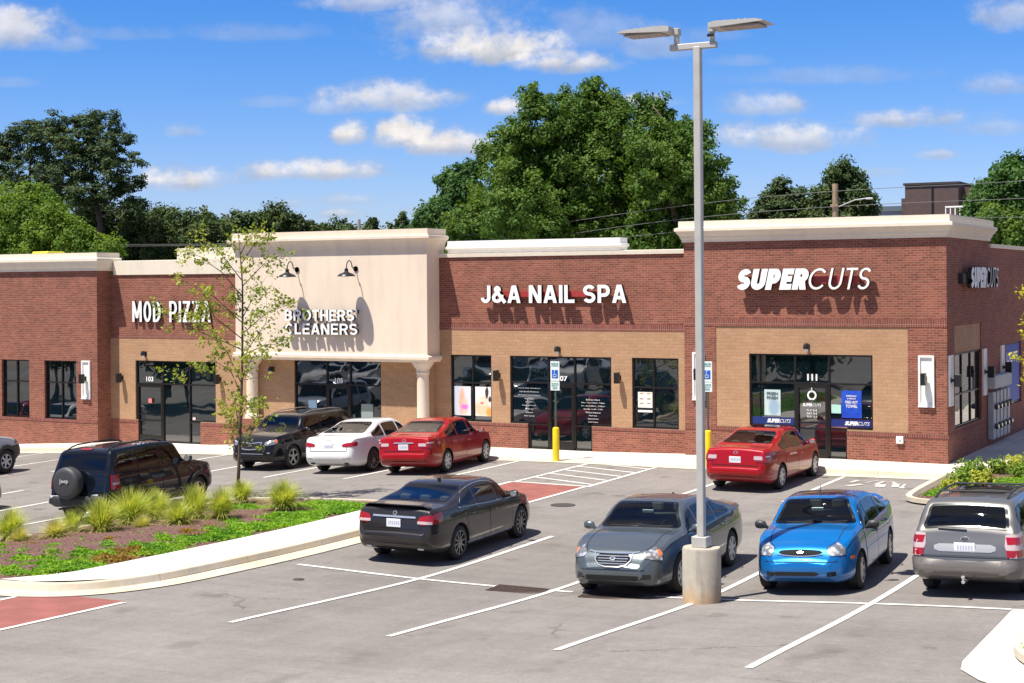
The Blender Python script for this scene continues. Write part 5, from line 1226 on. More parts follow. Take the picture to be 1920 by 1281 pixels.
    c.seams([('rear', [(-.60, .66), (-.60, .95)]), ('rear', [(.60, .66), (.60, .95)]), ('rear', [(-.60, .66), (.60, .66)]), ('right', [(-.05, .32), (-.05, .9)]), ('right', [(.97, .32), (.97, .88)]), ('rear', [(-.70, .47), (-.50, .47)]), ('rear', [(.5, .47), (.7, .47)])]); c.finish(); WHITE = c
    # ---- black family car facing the camera
    sp = suv_spec(L=4.68, W=.93, H=1.60, wb=2.70, fo=.95, hood=1.08, cowl=1.17, belt=1.07, wr=.36, rim=.235, rear_lean=.42, tum=.33, nose=.86, clear=.24)
    bk = paint('black metallic paint', (.006, .006, .008), .2); c = Car('parked_car', 'black tall family car facing the viewer behind the young tree', 'car', bk, sp, (-6.85, -4.55), PI, GC); ra, fa = sp['axles']
    c.glass((fa-.34, .62), (-2.15, -1.85), [(-1.75, -1.15), (-1.05, -.14), (-.06, .98)], privacy=True); c.doors([(-1.08, -.10), (-.08, .94)], hmat=M['chrome']); c.wheels(spokes=5, rmat='alloy'); c.mirrors(.9, 1.08)
    c.grille('front', .34, .66, .82, 2, srad=.006, slat_mat=M['plastic']); c.bar('grille_frame', M['chrome'], 'front', [(-.40, .84), (-.2, .835), (.0, .81), (.2, .835), (.40, .84)], .015, off=.01); c.bar('grille_frame', M['chrome'], 'front', [(-.40, .84), (-.33, .72), (-.25, .655), (0, .64), (.25, .655), (.33, .72), (.40, .84)], .012, off=.01)
    head(c, lambda a: .74+.001*a, lambda a: .84+.0016*a, 10, 64, (52, 62, .82, .92)); c.ellipse('emblem', M['chrome'], 'front', 0, .75, .06, .03, off=.03, inner=.8)
    c.patch('lower_grille', M['cavity'], 'front', -.5, .5, .35, .50, nx=10, ny=3, off=.005, corner=.04); c.bar('bumper_trim', M['chrome'], 'front', [(-.5+i*.1, .52) for i in range(11)], .008, off=.01)
    for sg in (-1, 1): c.patch('fog_light', M['headlamp'], 'cornf', 26*sg-5, 26*sg+5, .52, .58, nx=4, ny=2, off=.008, corner=2.)
    c.rails(M['alloy'], -1.6, .35, .58, 0, .05); c.arch_flare(M['plastic'], .40, .05, .012)
    c.seams([('right', [(-.09, .42), (-.09, 1.0)]), ('right', [(.95, .42), (.95, 1.0)]), ('front', [(-.6, .60), (.6, .60)])]); c.finish()
    # ---- black off-roader with spare wheel
    sp = suv_spec(L=4.25, W=.90, H=1.74, wb=2.60, fo=.82, hood=1.13, cowl=1.20, belt=1.15, wr=.375, rim=.215, rear_lean=.20, tum=.20, nose=.98, clear=.36, btm=.66, roof_front=.40)
    sp['rr'] = .07; sp['belt'] = [(-2.085, .61), (-1.985, 1.08), (-1.8, 1.16), (0, 1.15), (.9, 1.14), (1.4, 1.06), (1.75, 1.0), (1.98, .86), (2.085, .72)]; sp['W'] = [(-2.085, .80), (-2.03, .85), (-1.9, .885), (-1.6, .90), (0, .90), (1.3, .895), (1.7, .87), (1.95, .82), (2.085, .72)]
    jb = paint('very dark blue black paint', (.003, .005, .009), .1); c = Car('parked_car', 'black boxy off-roader with a covered spare wheel on its tailgate, behind the grass clumps', 'car', jb, sp, (-4.08, -14.85), .06, GC); ra, fa = sp['axles']; y0 = -2.11
    c.glass((fa-.34, .52), (y0+.155, y0+.33), [(-1.78, -1.05), (-.95, -.12), (-.04, .88)], margin=.0, bow=.0, privacy=True); c.doors([(-.98, -.10), (-.08, .88)], z0=.46, hmat=M['plastic']); c.wheels(spokes=5, rmat='alloy'); c.mirrors(.80, 1.18, M['plastic'], 1.2)
    b = MB(); b.lathe([(0, -.25), (.26, -.25), (.33, -.235), (.365, -.20), (.375, -.15), (.37, -.02), (.35, .02)], (-.16, y0-.01, .98), axis='y', n=40); cv = b.build('spare_wheel_cover', simple('dark grey vinyl cover', (.04, .042, .046), .55, bump=.4, bscale=9), c.t, smooth='auto')
    flat_text('lettering', cv, 'Jeep', (-.29, y0-.275, .97), AX_F, .27, .12, simple('light grey print', (.45, .45, .45), .5), .02)
    for sg in (-1, 1):
        o = c.patch('tail_light', M['tail'], 'cornr', *((52, 76) if sg > 0 else (-76, -52)), .80, 1.12, nx=5, ny=4, off=.03); c.patch('lens', M['tailclear'], 'cornr', *((55, 73) if sg > 0 else (-73, -55)), .90, .95, nx=3, ny=2, off=.036, parent=o)
    c.patch('bumper', M['plastic'], 'rear', -.78, .78, .46, .66, nx=14, ny=4, off=.07, corner=.04); c.patch('bumper_step', M['alloy'], 'rear', .34, .62, .64, .665, nx=4, ny=1, off=.08); c.plate('rear', .60, x=-.62, w=.30); c.patch('brake_light', M['tail'], 'rear', -.16, .16, 1.685, 1.71, nx=4, ny=1, off=.02)
    c.arch_flare(M['plastic'], .435, .09, .05); c.rails(M['plastic'], -1.75, .28, .60, 0, .07, ()); c.patch('sill_cladding', M['plastic'], 'right', -.85, .95, .36, .50, nx=10, ny=2, off=.03); c.patch('sill_cladding', M['plastic'], 'left', -.85, .95, .36, .50, nx=10, ny=2, off=.03)
    c.seams([('rear', [(-.74, .70), (-.74, 1.5)]), ('rear', [(.74, .70), (.74, 1.5)]), ('right', [(-.09, .52), (-.09, 1.1)])]); c.finish()
    # ---- silver off-roader cut by the left edge
    sp = suv_spec(L=4.60, W=.92, H=1.80, wb=2.70, fo=.85, hood=1.14, cowl=1.22, belt=1.16, wr=.38, rim=.22, rear_lean=.2, tum=.24, nose=.95, clear=.42)
    sv = paint('pale silver blue paint', (.46, .51, .58), .3); c = Car('parked_car', 'pale silver off-roader with black lower bodywork cut by the left edge', 'car', sv, sp, (-15.75, -10.2), 0, GC); ra, fa = sp['axles']
    c.glass((fa-.34, .52), (-2.1, -1.95), [(-1.8, -1.1), (-1.0, -.12), (-.04, .88)], margin=.0, bow=.0); c.doors([(-1.0, -.10), (-.08, .88)], z0=.5); c.wheels(spokes=6, rmat='alloysun'); c.mirrors(.85, 1.2, M['plastic'])
    for sg in (-1, 1):
        c.patch('headlight', M['headlamp'], 'cornf', *((34, 74) if sg > 0 else (-74, -34)), .90, 1.06, nx=6, ny=3, off=.012, corner=3.)
        c.patch('front_bumper', M['plastic'], 'cornf', *((-1, 89) if sg > 0 else (-89, 1)), .44, .84, nx=14, ny=4, off=.03); c.patch('side_cladding', M['plastic'], 'right' if sg > 0 else 'left', -.9, .95, .42, .68, nx=10, ny=2, off=.02)
    c.arch_flare(M['plastic'], .46, .14, .04); c.patch('lamp_surround', M['plastic'], 'front', -.5, .5, .88, 1.04, nx=6, ny=2, off=.01); c.finish(); SILV = c
    # ---- dark car whose nose just enters at the left edge
    sp = sedan_spec(L=4.7, W=.90, H=1.44, wb=2.7, fo=.92); c = Car('parked_car', 'dark car at the left edge of which only the nose enters the picture', 'car', paint('dark green black paint', (.02, .022, .02), .3), sp, (-9.25, -17.1), 0, GC); ra, fa = sp['axles']
    c.glass((fa-.36, .50), (-1.60, -.72), [(-1.28, -.58), (-.50, .34), (.42, 1.02)]); c.doors([(-1.02, -.06), (-.04, .96)]); c.wheels(spokes=7, rmat='alloysun'); c.mirrors(.88, .93); head(c, .60, .72, 14, 60); c.finish()
    # ---- cars beyond the left edge of the picture that the shop windows mirror
    spots = [(-21.5, -22.5, 0), (-18.8, -22.0, 0), (-13.2, -22.2, 0), (-44, -35, 0), (-38, -34.6, 0), (-35.2, -35, 0), (-32.4, -34.5, 0), (-29.6, -35, 0), (-21.0, -33.5, 0), (-18.2, -33.7, 0), (-15.4, -33.3, 0), (-12.6, -33.5, 0), (-36.5, -41, 0), (-33.7, -40.5, 0), (-20, -40.5, 0), (-17, -41, 0), (-24.4, -5, 0), (-32.6, -5, 0), (-35.4, -5.2, 0)]
    spots += [(-29.8, -5.1, 0), (-27.1, -5.0, 0)]
    for i, (x, y, r_) in enumerate(spots):
        src = REDS[1] if i >= len(spots)-2 else (WHITE, SILV)[i % 3 == 2]; k = copy_tree(src.t); z = gz(x, y); k.matrix_world = Matrix.Translation((x, y, z)) @ Matrix.Rotation(r_, 4, 'Z')
        k.location.z = gz(x, y)
        k['label'] = 'parked car outside the picture on the left, mirrored in the shop windows'; k['group'] = 'cars outside the picture on the left'
build_cars()

# ------------------------------------------------------------------ stroke lettering for the big signs
def _arc(cx, cy, rx, ry, a0, a1, n=10): return [(cx+rx*math.cos(R(a0+(a1-a0)*i/n)), cy+ry*math.sin(R(a0+(a1-a0)*i/n))) for i in range(n+1)]
def glyph(c, t, w):
    a, b, l, h = t, w-t, t, 1-t; m = w/2; S = []; D = []                # S strokes, D slanted bars cut flat at both ends
    if c == 'I': S = [[(a, 0), (a, 1)]]
    elif c == "'": S = [[(a, .66), (a, 1)]]
    elif c == 'L': S = [[(a, 1), (a, l), (w, l)]]
    elif c == 'T': S = [[(0, h), (w, h)], [(m, 0), (m, 1-2*t)]]
    elif c == 'E': S = [[(w, h), (a, h), (a, l), (w, l)], [(2*t, .51), (w*.93, .51)]]
    elif c == 'H': S = [[(a, 0), (a, 1)], [(b, 0), (b, 1)], [(2*t, .51), (w-2*t, .51)]]
    elif c == 'N': S = [[(a, 0), (a, 1)], [(b, 0), (b, 1)]]; D = [(t*1.15, 1, w-t*1.15, 0, t*1.15)]
    elif c == 'M': S = [[(a, 0), (a, 1)], [(b, 0), (b, 1)]]; D = [(t*1.1, 1, m, .18, t*1.0), (w-t*1.1, 1, m, .18, t*1.0)]
    elif c == 'A': S = [[(w*.24, .29), (w*.76, .29)]]; D = [(t*1.05, 0, m-t*.25, 1, t*1.05), (w-t*1.05, 0, m+t*.25, 1, t*1.05)]
    elif c == 'Z': S = [[(0, h), (w, h)], [(0, l), (w, l)]]; D = [(t*1.4, 2*t, w-t*1.4, 1-2*t, t*1.3)]
    elif c == 'O': S = [_arc(m, .5, m-t, .5-t, 0, 360, 28)]
    elif c == 'C': S = [_arc(m, .5, m-t, .5-t, 40, 320, 22)]
    elif c == 'D': S = [[(a, l), (w*.4, l)] + _arc(w*.42, .5, b-w*.42, .5-t, -90, 90, 12) + [(w*.4, h), (a, h), (a, l-.001)]]
    elif c == 'P': S = [[(a, 0), (a, 1)], [(2*t, h), (w*.52, h)] + _arc(w*.55, (h+.43)/2, b-w*.55, (h-.43)/2, 90, -90, 10) + [(w*.52, .43), (2*t, .43)]]
    elif c == 'R': S = [[(a, 0), (a, 1)], [(2*t, h), (w*.52, h)] + _arc(w*.55, (h+.47)/2, b-w*.55, (h-.47)/2, 90, -90, 10) + [(w*.52, .47), (2*t, .47)]]; D = [(w-t*1.05, 0, w*.56, .47, t*1.05)]
    elif c == 'B': S = [[(a, 0), (a, 1)], [(2*t, h), (w*.5, h)] + _arc(w*.5, (h+.52)/2, w*.92-t-w*.5, (h-.52)/2, 90, -90, 8) + [(2*t, .52)], [(2*t, .521), (w*.5, .521)] + _arc(w*.5, (l+.521)/2, b-w*.5, (.521-l)/2, 90, -90, 8) + [(2*t, l)]]
    elif c == 'U': S = [[(a, 1), (a, .36)] + _arc(m, .36, m-t, .36-t, 180, 360, 12) + [(b, .36), (b, 1)]]
    elif c == 'J': S = [[(b, 1), (b, .32)] + _arc(m, .32, m-t, .32-t, 0, -175, 12)]
    elif c == 'S': S = [_arc(m, .5+(h-.5)/2, m-t, (h-.5)/2, 25, 180, 9) + _arc(m, .5+(h-.5)/2, m-t, (h-.5)/2, 195, 262, 4) + _arc(m, .5-(.5-l)/2, m-t, (.5-l)/2, 82, 0, 5) + _arc(m, .5-(.5-l)/2, m-t, (.5-l)/2, -15, -158, 9)]
    elif c == '&':
        for P in ([(.97, -.10), (.60, .36), (.30, .70), (.22, .86), (.36, 1.0), (.52, .88), (.50, .74)], [(.50, .741), (.30, .54), (.10, .38), (.09, .14), (.28, .0), (.52, .04), (.68, .22), (.74, .46)]):
            P = [Vector((x*w, t+(1-2*t)*y)) for x, y in P]; S.append([(p.x, p.y) for p in chaikin(P, 2)])
    return S, D
def stroke_letters(s, widths, t, gapx, h, depth, slant=0., space=.35):
    # returns a list of (verts, faces, front flags) per letter, in metres, x to the right
    out = []; x = 0.
    for ch in s:
        if ch == ' ': x += space; continue
        w = widths.get(ch, widths['*']); S, D = glyph(ch, t, w); V, F, NZ = [], [], []; k = 0
        for st in S:
            P = [Vector(p) for p in st]; cl = (P[0]-P[-1]).length < .01; n = len(P)-1 if cl else len(P); o = len(V); z = depth+k*.0015
            for i in range(n):
                d0 = (P[i]-P[i-1 if i else (n-1)]).normalized() if (i or cl) else (P[1]-P[0]).normalized()
                d1 = (P[(i+1) % n]-P[i]).normalized() if (i < n-1 or cl) else d0
                if not i and not cl: d0 = d1
                n0, n1 = Vector((-d0.y, d0.x)), Vector((-d1.y, d1.x)); m_ = (n0+n1)/max(.35, 1+n0.dot(n1))
                for e in (t, -t):
                    q = P[i]+m_*e; V += [(q.x, q.y, z), (q.x, q.y, 0)]
            for i in range(n if cl else n-1):
                a, b = o+4*i, o+4*((i+1) % n); F += [(a, a+2, b+2, b), (a+1, a, b, b+1), (a+2, a+3, b+3, b+2)]; NZ += [1, 0, 0]
            if not cl: a = o; b = o+4*(n-1); F += [(a, a+1, a+3, a+2), (b, b+2, b+3, b+1)]; NZ += [0, 0]
            k += 1
        for (x0, y0, x1, y1, hw) in D:
            o = len(V); z = depth+k*.0015
            c = [(x0-hw, y0), (x0+hw, y0), (x1+hw, y1), (x1-hw, y1)]
            if y1 < y0: c = [c[3], c[2], c[1], c[0]]
            V += [(a, b, z) for a, b in c] + [(a, b, 0) for a, b in c]; F += [(o, o+1, o+2, o+3)] + [(o+i, o+4+i, o+4+(i+1) % 4, o+(i+1) % 4) for i in range(4)]; NZ += [1, 0, 0, 0, 0]; k += 1
        out.append((np.array(V)+np.array([x, 0, 0]), F, NZ)); x += w+gapx
    tot = x-gapx
    for i, (v, F, NZ) in enumerate(out):
        v = v*np.array([h, h, 1.]); v[:, 0] += v[:, 1]*slant; out[i] = (v, F, NZ)
    return out, tot*h
def stroke_sign(label, rows, org, axes, side, raceway, gap):
    # rows: [(segments, x, y, width)], segments: [(text, widths, t, gapx)], all of height hh
    t = thing('shop_sign', label, 'sign', org)
    for (segs, x0, dy, ww, hh, depth, slant) in rows:
        L = []; x = 0
        for (s_, wd, tt, gx) in segs:
            o, tw = stroke_letters(s_, wd, tt, gx, hh, depth, slant)
            for v, F, NZ in o: v = v.copy(); v[:, 0] += x; L.append((v, F, NZ))
            x += tw+gx*hh
        mx = max(v[:, 0].max() for v, _, _ in L); mn = min(v[:, 0].min() for v, _, _ in L); sc = ww/(mx-mn)
        for v, F, NZ in L:
            v[:, 0] = (v[:, 0]-mn)*sc+x0; v[:, 1] += dy; v[:, 2] += gap; b = MB()
            b.v = [tuple(p) for p in frame_map(v, (0, 0, 0), *axes)]; b.f = F; b.fm = [0 if z else 1 for z in NZ]; b.build('letter', [M['white'], side], t)
    if raceway:
        xa, xb, za, zb = raceway; c = [(x, z, d) for d in (.0, gap) for z in (za, zb) for x in (xa, xb)]; b = MB()
        b.add(frame_map(np.array(c), (0, 0, 0), *axes).tolist(), [(0, 2, 3, 1), (4, 5, 7, 6), (0, 1, 5, 4), (2, 6, 7, 3), (0, 4, 6, 2), (1, 3, 7, 5)]); b.build('raceway', M['raceway'] if raceway[0] not in (.1, -.5) else (M['stucco'] if raceway[0] == .1 else M['letter_side']), t)
    return t
HV = {'*': .70, 'I': .17, 'J': .56, '&': .74, 'A': .74, 'N': .70, 'L': .56, 'S': .66, 'P': .66, 'E': .62, 'T': .64, 'O': .78, 'C': .74, 'R': .70, 'B': .70, 'H': .70, "'": .14}
stroke_sign('white narrow capital letters MOD PIZZA on the brick behind the young tree', [([('MOD PIZZA', {'*': .40, 'M': .50, 'I': .11, 'A': .46, 'Z': .38}, .058, .095)], 0, 0, 3.66, .76, .09, 0)], (-17.50, -.0, 3.99), AX_F, M['letter_side'], None, .02)
stroke_sign('white capital letters BROTHERS CLEANERS on the cream stucco panel', [([("BROTHERS'", HV, .085, .10)], 0, .46, 2.96, .37, .11, 0), ([('CLEANERS', HV, .085, .12)], 0, 0, 2.96, .37, .11, 0)], (-9.93, -.772, 3.63), AX_F, M['letter_side'], (.1, 2.8, .17, .33), .1)
stroke_sign('white capital letters J&A NAIL SPA on the brick above the salon door', [([('J&A NAIL SPA', HV, .095, .115)], 0, 0, 5.12, .56, .13, 0)], (-2.68, -.002, 4.67), AX_F, M['letter_side'], (.5, 4.1, .19, .36), .12)
FU = {'*': .60, 'S': .60, 'U': .66, 'P': .60, 'E': .52, 'R': .64}; FT = {'*': .66, 'C': .80, 'U': .58, 'T': .50, 'S': .50}
stroke_sign('large white slanted SUPERCUTS sign on the sunlit front wall', [([('SUPER', FU, .138, .045), ('CUTS', FT, .050, .10)], 0, 0, 3.98, .61, .13, .20)], (6.14, -.302, 5.05), AX_F, M['letter_side'], (.25, 3.6, .17, .38), .14)
stroke_sign('small slanted SUPERCUTS sign on the shaded side wall', [([('SUPER', FU, .138, .045), ('CUTS', FT, .050, .10)], 0, 0, 3.9, .60, .12, .20)], (12.152, 1.62, 5.06), AX_E, M['letter_side'], (-.5, 3.5, .12, .42), .14)

# ------------------------------------------------------------------ lamp post
def build_lamp():
    t = thing('lamp_post', 'tall square grey parking lot lamp post with two flat heads on a round concrete base', 'lamp post', (12.82, -20.45, gq(12.82, -20.45)))
    g = simple('galvanised grey paint', (.44, .43, .40), .5, metal=.1, var=.06)
    b = MB(); b.lathe([(.31, -.25), (.31, .85), (.295, .885), (0, .89)], n=36); b.build('concrete_base', M['pier'], t, smooth='auto')
    b = MB(); b.bbox(-.125, .125, -.125, .125, .89, 1.06, .006); b.build('base_cover', g, t)
    b = MB(); b.bbox(-.06, .06, -.06, .06, 1.06, 8.93, .012); b.build('pole', g, t, smooth=False)
    b = MB(); b.bbox(-.47, .33, -.05, .05, 8.89, 8.99, .012); b.build('cross_bar', g, t)
    for sx, x0, lab in ((-1, -.36, ''), (1, .25, '')):
        h = MB(); h.tube([(x0, 0, 8.99), (x0, 0, 9.2)], .045, 10); h.bbox(x0-.05, x0+.05, -.06, .06, 9.14, 9.25, .008); h.build('stem', g, t, smooth='auto')
        xa = x0+sx*.03; h = MB(); y0, y1 = -.27, .27
        pr = [(0, 9.175), (0, 9.255), (.10, 9.275), (.78, 9.26), (.92, 9.225), (.90, 9.215), (.12, 9.178)]
        vs = [(xa+sx*a, y, z) for y in (y0, y1) for a, z in pr]; n = len(pr)
        f = [tuple(range(n)), tuple(range(2*n-1, n-1, -1))] + [(i, n+i, n+(i+1) % n, (i+1) % n) for i in range(n)]
        if sx < 0: f = [q[::-1] for q in f]
        h.add(vs, f)
        for k in range(5): a = xa+sx*(.16+.11*k); h.box(min(a, a+.02), max(a, a+.02), y0+.03, y1-.03, 9.266, 9.282)
        hd = h.build('lamp_head', g, t)
        h = MB(); a, c = sorted((xa+sx*.18, xa+sx*.82)); h.box(a, c, -.2, .2, 9.168, 9.195); h.build('lens', simple('led lens plate', (.22, .20, .18), .3), hd)
    b = MB(); b.bbox(.20, .30, -.10, -.06, 9.06, 9.11, .005); b.build('sensor', M['black'], t)
    b = MB()
    for dx in (-.02, .02): b.box(dx-.01, dx+.01, -.062, -.055, 1.3, 1.42)
    b.build('hand_hole_cover', g, t)
build_lamp()
# ------------------------------------------------------------------ disabled parking signs in yellow bollards
M['yellow'] = simple('yellow plastic sleeve', (.80, .58, .015), .4, var=.05); M['greenpost'] = simple('dull green steel post', (.05, .10, .07), .5); M['signblue'] = simple('sign blue', (.01, .11, .50), .35); M['signwhite'] = simple('reflective white sheet', (.72, .80, .78), .3); M['signtext'] = simple('sign green print', (.05, .28, .22), .4)
def park_sign(x, y, z, label):
    t = thing('disabled_parking_sign', label, 'parking sign', (x, y, z), .0, 'disabled parking signs in yellow bollards')
    b = MB(); b.lathe([(.10, -.1), (.10, .93), (.09, .97), (.06, .99), (0, 1.0)], n=24); b.build('bollard', M['yellow'], t, smooth='auto')
    b = MB(); b.bbox(-.025, .025, -.02, .02, 1.0, 2.95, .006); b.build('post', M['greenpost'], t)
    b = MB(); b.bbox(-.15, .15, -.035, -.022, 2.36, 2.94, .004); p = b.build('sign_panel', M['signwhite'], t)
    b = MB(); b.bbox(-.15, .15, -.035, -.022, 2.08, 2.345, .004); q = b.build('penalty_panel', M['signwhite'], t)
    def tx(s_, cx, cz, w, h): flat_text('lettering', p if cz > 2.35 else q, s_, (cx-w/2, -.039, cz), AX_F, w, h, M['signtext'], .01)
    tx('RESERVED', 0, 2.86, .24, .035); tx('PARKING', 0, 2.80, .22, .035); tx('MAXIMUM', 0, 2.27, .22, .03); tx('PENALTY', 0, 2.21, .22, .03); tx('$250', 0, 2.13, .15, .05)
    b = MB(); b.bbox(-.10, .10, -.042, -.0355, 2.45, 2.69, .002); s_ = b.build('symbol_panel', M['signblue'], p)
    b = MB(); Y = -.046; pts = [(.0, 2.655), (.0, 2.60), (.0, 2.555), (.045, 2.555), (.06, 2.49)]
    b.tube([(a-.01, Y, c) for a, c in pts], .009, 6); b.lathe([(0, 0), (.014, -.001), (.014, .002)], (-.012, Y, 2.665), axis='y', n=10)
    b.tube([(-.005+.048*math.cos(a), Y, 2.525+.048*math.sin(a)) for a in np.linspace(R(120), R(345), 12)], .008, 6); b.build('wheelchair_symbol', M['signwhite'], s_)
park_sign(1.22, -2.68, gz(1.2, -2.68)+.02, 'disabled parking sign in a yellow bollard in front of the nail salon door')
park_sign(5.93, -2.45, .10, 'disabled parking sign in a yellow bollard behind the lamp post and red car')
# ------------------------------------------------------------------ drains and small things on the asphalt
def grate(x, y, label, w=.95, d=.5):
    t = thing('drain_grate', label, 'drain grate', (x, y, gq(x, y)+.002), .03, 'iron drain grates'); ir = simple('rusty iron', (.07, .045, .036), .8, var=.3, vscale=20)
    b = MB(); n = 18
    for k in range(n+1): xx = -w/2+w*k/n; b.box(xx-.012, xx+.012, -d/2, d/2, .004, .016)
    for yy in (-d/2, -d/6, d/6, d/2): b.box(-w/2-.02, w/2+.02, yy-.015, yy+.015, .005, .0165)
    b.build('bars', ir, t); b = MB(); b.box(-w/2, w/2, -d/2, d/2, -.02, .003); b.build('pit', M['cavity'], t)
grate(9.45, -20.42, 'rusty drain grate on the open asphalt left of the grey saloon'); grate(11.2, -20.42, 'rusty drain grate under the nose of the grey saloon')
def cover(x, y, r, label):
    b = MB(); z = gq(x, y)+.004; b.lathe([(r, 0), (r, .008), (r-.03, .010), (0, .010)], (x, y, z), n=28); tag(b.build('manhole_cover', simple('dark cast iron', (.05, .045, .042), .7, var=.25, vscale=12), smooth='auto'), label, 'manhole cover')
cover(5.45, -10.7, .30, 'round dark manhole cover right of the red crossing strip'); cover(5.55, -21.4, .10, 'small dark valve cover left of the long stall line')
# ------------------------------------------------------------------ foliage
def leafmat(name, c1, c2, tr=.35, sc=.6, rough=.72):
    mt, t, b = newmat(name); o = t.new('ShaderNodeTexCoord').outputs['Object']; out = t.n['Material Output']
    n = t.ramp(t.noise(o, sc, 4, .6), .35, .65); n2 = t.ramp(t.noise(o, sc*14, 2, .6), .3, .7, .7, 1.3)
    c = t.mix(1.0, t.mix(n, c1, c2), t.comb(n2, n2, n2), 'MULTIPLY'); t.link(c, b.inputs['Base Color']); b.inputs['Roughness'].default_value = rough
    tl = t.new('ShaderNodeBsdfTranslucent'); t.link(t.mix(1.0, c, (1.3, 1.25, .5), 'MULTIPLY'), tl.inputs[0]); ms = t.new('ShaderNodeMixShader'); ms.inputs[0].default_value = tr
    t.link(b.outputs[0], ms.inputs[1]); t.link(tl.outputs[0], ms.inputs[2]); t.link(ms.outputs[0], out.inputs[0]); return mt
M['leaf_mid'] = leafmat('mid green leaves', (.040, .108, .006), (.098, .170, .014)); M['leaf_dark'] = leafmat('dark pine needles', (.022, .052, .010), (.055, .092, .014), .2)
M['leaf_lime'] = leafmat('light green leaves', (.07, .155, .008), (.15, .235, .018), .4); M['leaf_deep'] = leafmat('deep green maple leaves', (.026, .085, .012), (.06, .14, .02)); M['leaf_far'] = leafmat('far tree leaves', (.03, .068, .014), (.075, .11, .02), .25)
M['leaf_young'] = leafmat('young tree leaves', (.18, .26, .03), (.38, .40, .07), .45, 1.5); M['leaf_yellow'] = leafmat('yellow green leaves', (.42, .40, .02), (.55, .50, .03), .45, 1.5)
M['bark'] = simple('grey brown bark', (.10, .07, .05), .9, bump=.6, bscale=25, var=.25, vscale=8); M['bark_dark'] = simple('dark pine bark', (.055, .042, .035), .9, bump=.6, bscale=12, var=.2)
def leaves_mesh(name, C, Nn, size, mat, parent=None, aspect=.55):
    n = len(C); r = np.random.normal(size=(n, 3)); Nn = Nn/np.linalg.norm(Nn, axis=1, keepdims=True); N2 = Nn+r*.55; N2 /= np.linalg.norm(N2, axis=1, keepdims=True)
    a = np.cross(N2, np.random.normal(size=(n, 3))); a /= np.linalg.norm(a, axis=1, keepdims=True); b_ = np.cross(N2, a); s = size*np.random.uniform(.6, 1.35, (n, 1))
    V = np.stack([C-a*s, C-b_*s*aspect, C+a*s, C+b_*s*aspect], 1).reshape(-1, 3).astype(np.float32)
    me = bpy.data.meshes.new(name); me.vertices.add(4*n); me.vertices.foreach_set('co', V.ravel()); me.loops.add(4*n); me.loops.foreach_set('vertex_index', np.arange(4*n, dtype=np.int32))
    me.polygons.add(n); me.polygons.foreach_set('loop_start', np.arange(0, 4*n, 4, dtype=np.int32)); me.polygons.foreach_set('loop_total', np.full(n, 4, dtype=np.int32)); me.materials.append(mat); me.update(); me.validate()
    o = bpy.data.objects.new(name, me); COL.objects.link(o)
    if parent: o.parent = parent
    return o
def crown(name, blobs, dens, clr, lpc, leaf, mat, parent, base, depth=1.0, flat=1.):
    # blobs: (x, y, z, r); clumps of leaves scattered in each, thinning outwards
    Cs, Ns = [], []
    for (x, y, z, r) in blobs:
        y = y+np.random.uniform(-1, 1)*r*depth; k = max(4, int(dens*(r/clr)**2)); d = np.random.normal(size=(k, 3)); d /= np.linalg.norm(d, axis=1, keepdims=True)
        rad = r*np.random.uniform(.3, 1.0, (k, 1))**.6*np.random.uniform(.70, 1.36, (k, 1)); cc = np.array([x, y, z])+d*rad*np.array([.95, 1.15, 1.08])
        cr = clr*np.random.uniform(.5, 1.2, (k, 1, 1)); e = np.random.normal(size=(k, lpc, 3)); e /= np.linalg.norm(e, axis=2, keepdims=True); e[:, :, 2] *= flat
        P = cc[:, None, :]+e*cr*np.random.uniform(.3, 1, (k, lpc, 1)); Nn = e*.7+d[:, None, :]*.5+np.array([0, 0, .7]); Cs.append(P.reshape(-1, 3)); Ns.append(Nn.reshape(-1, 3))
    C = np.concatenate(Cs)-np.array(base); N = np.concatenate(Ns); return leaves_mesh(name, C, N, leaf, mat, parent)
def trunk_to(parent, blobs, base, r0, mat, top=.75, nb=10):
    bs = sorted(blobs, key=lambda b: b[2]); zt = bs[-1][2]; zb = bs[0][2]; cx = sum(b[0] for b in blobs)/len(blobs)-base[0]; tx = bs[-1][0]-base[0]
    H = (zt-base[2]); pts = [(0, 0, -.3), (0, 0, 0), (cx*.3, 0, H*.35), (cx*.8, 0, H*.6), (tx*.9, 0, H*.97)]; b = MB(); b.tube(pts, [r0*1.3, r0, r0*.75, r0*.5, r0*.08], 10)
    for (x, y, z, r) in random.sample(blobs, min(nb, len(blobs))):
        e = Vector((x-base[0], y-base[1]+random.uniform(-.5, .5), z-base[2])); t = max(.3, min(.9, (e.z-r*1.2)/H)); s_ = Vector((cx*t, 0, H*t)); mid = s_.lerp(e, .5)+Vector((0, 0, -.15*r)); b.tube([s_, mid, e], [r0*.38*(1.1-t), r0*.24*(1.1-t)+.02, .03], 6)
    b.build('trunk', mat, parent, smooth=True)
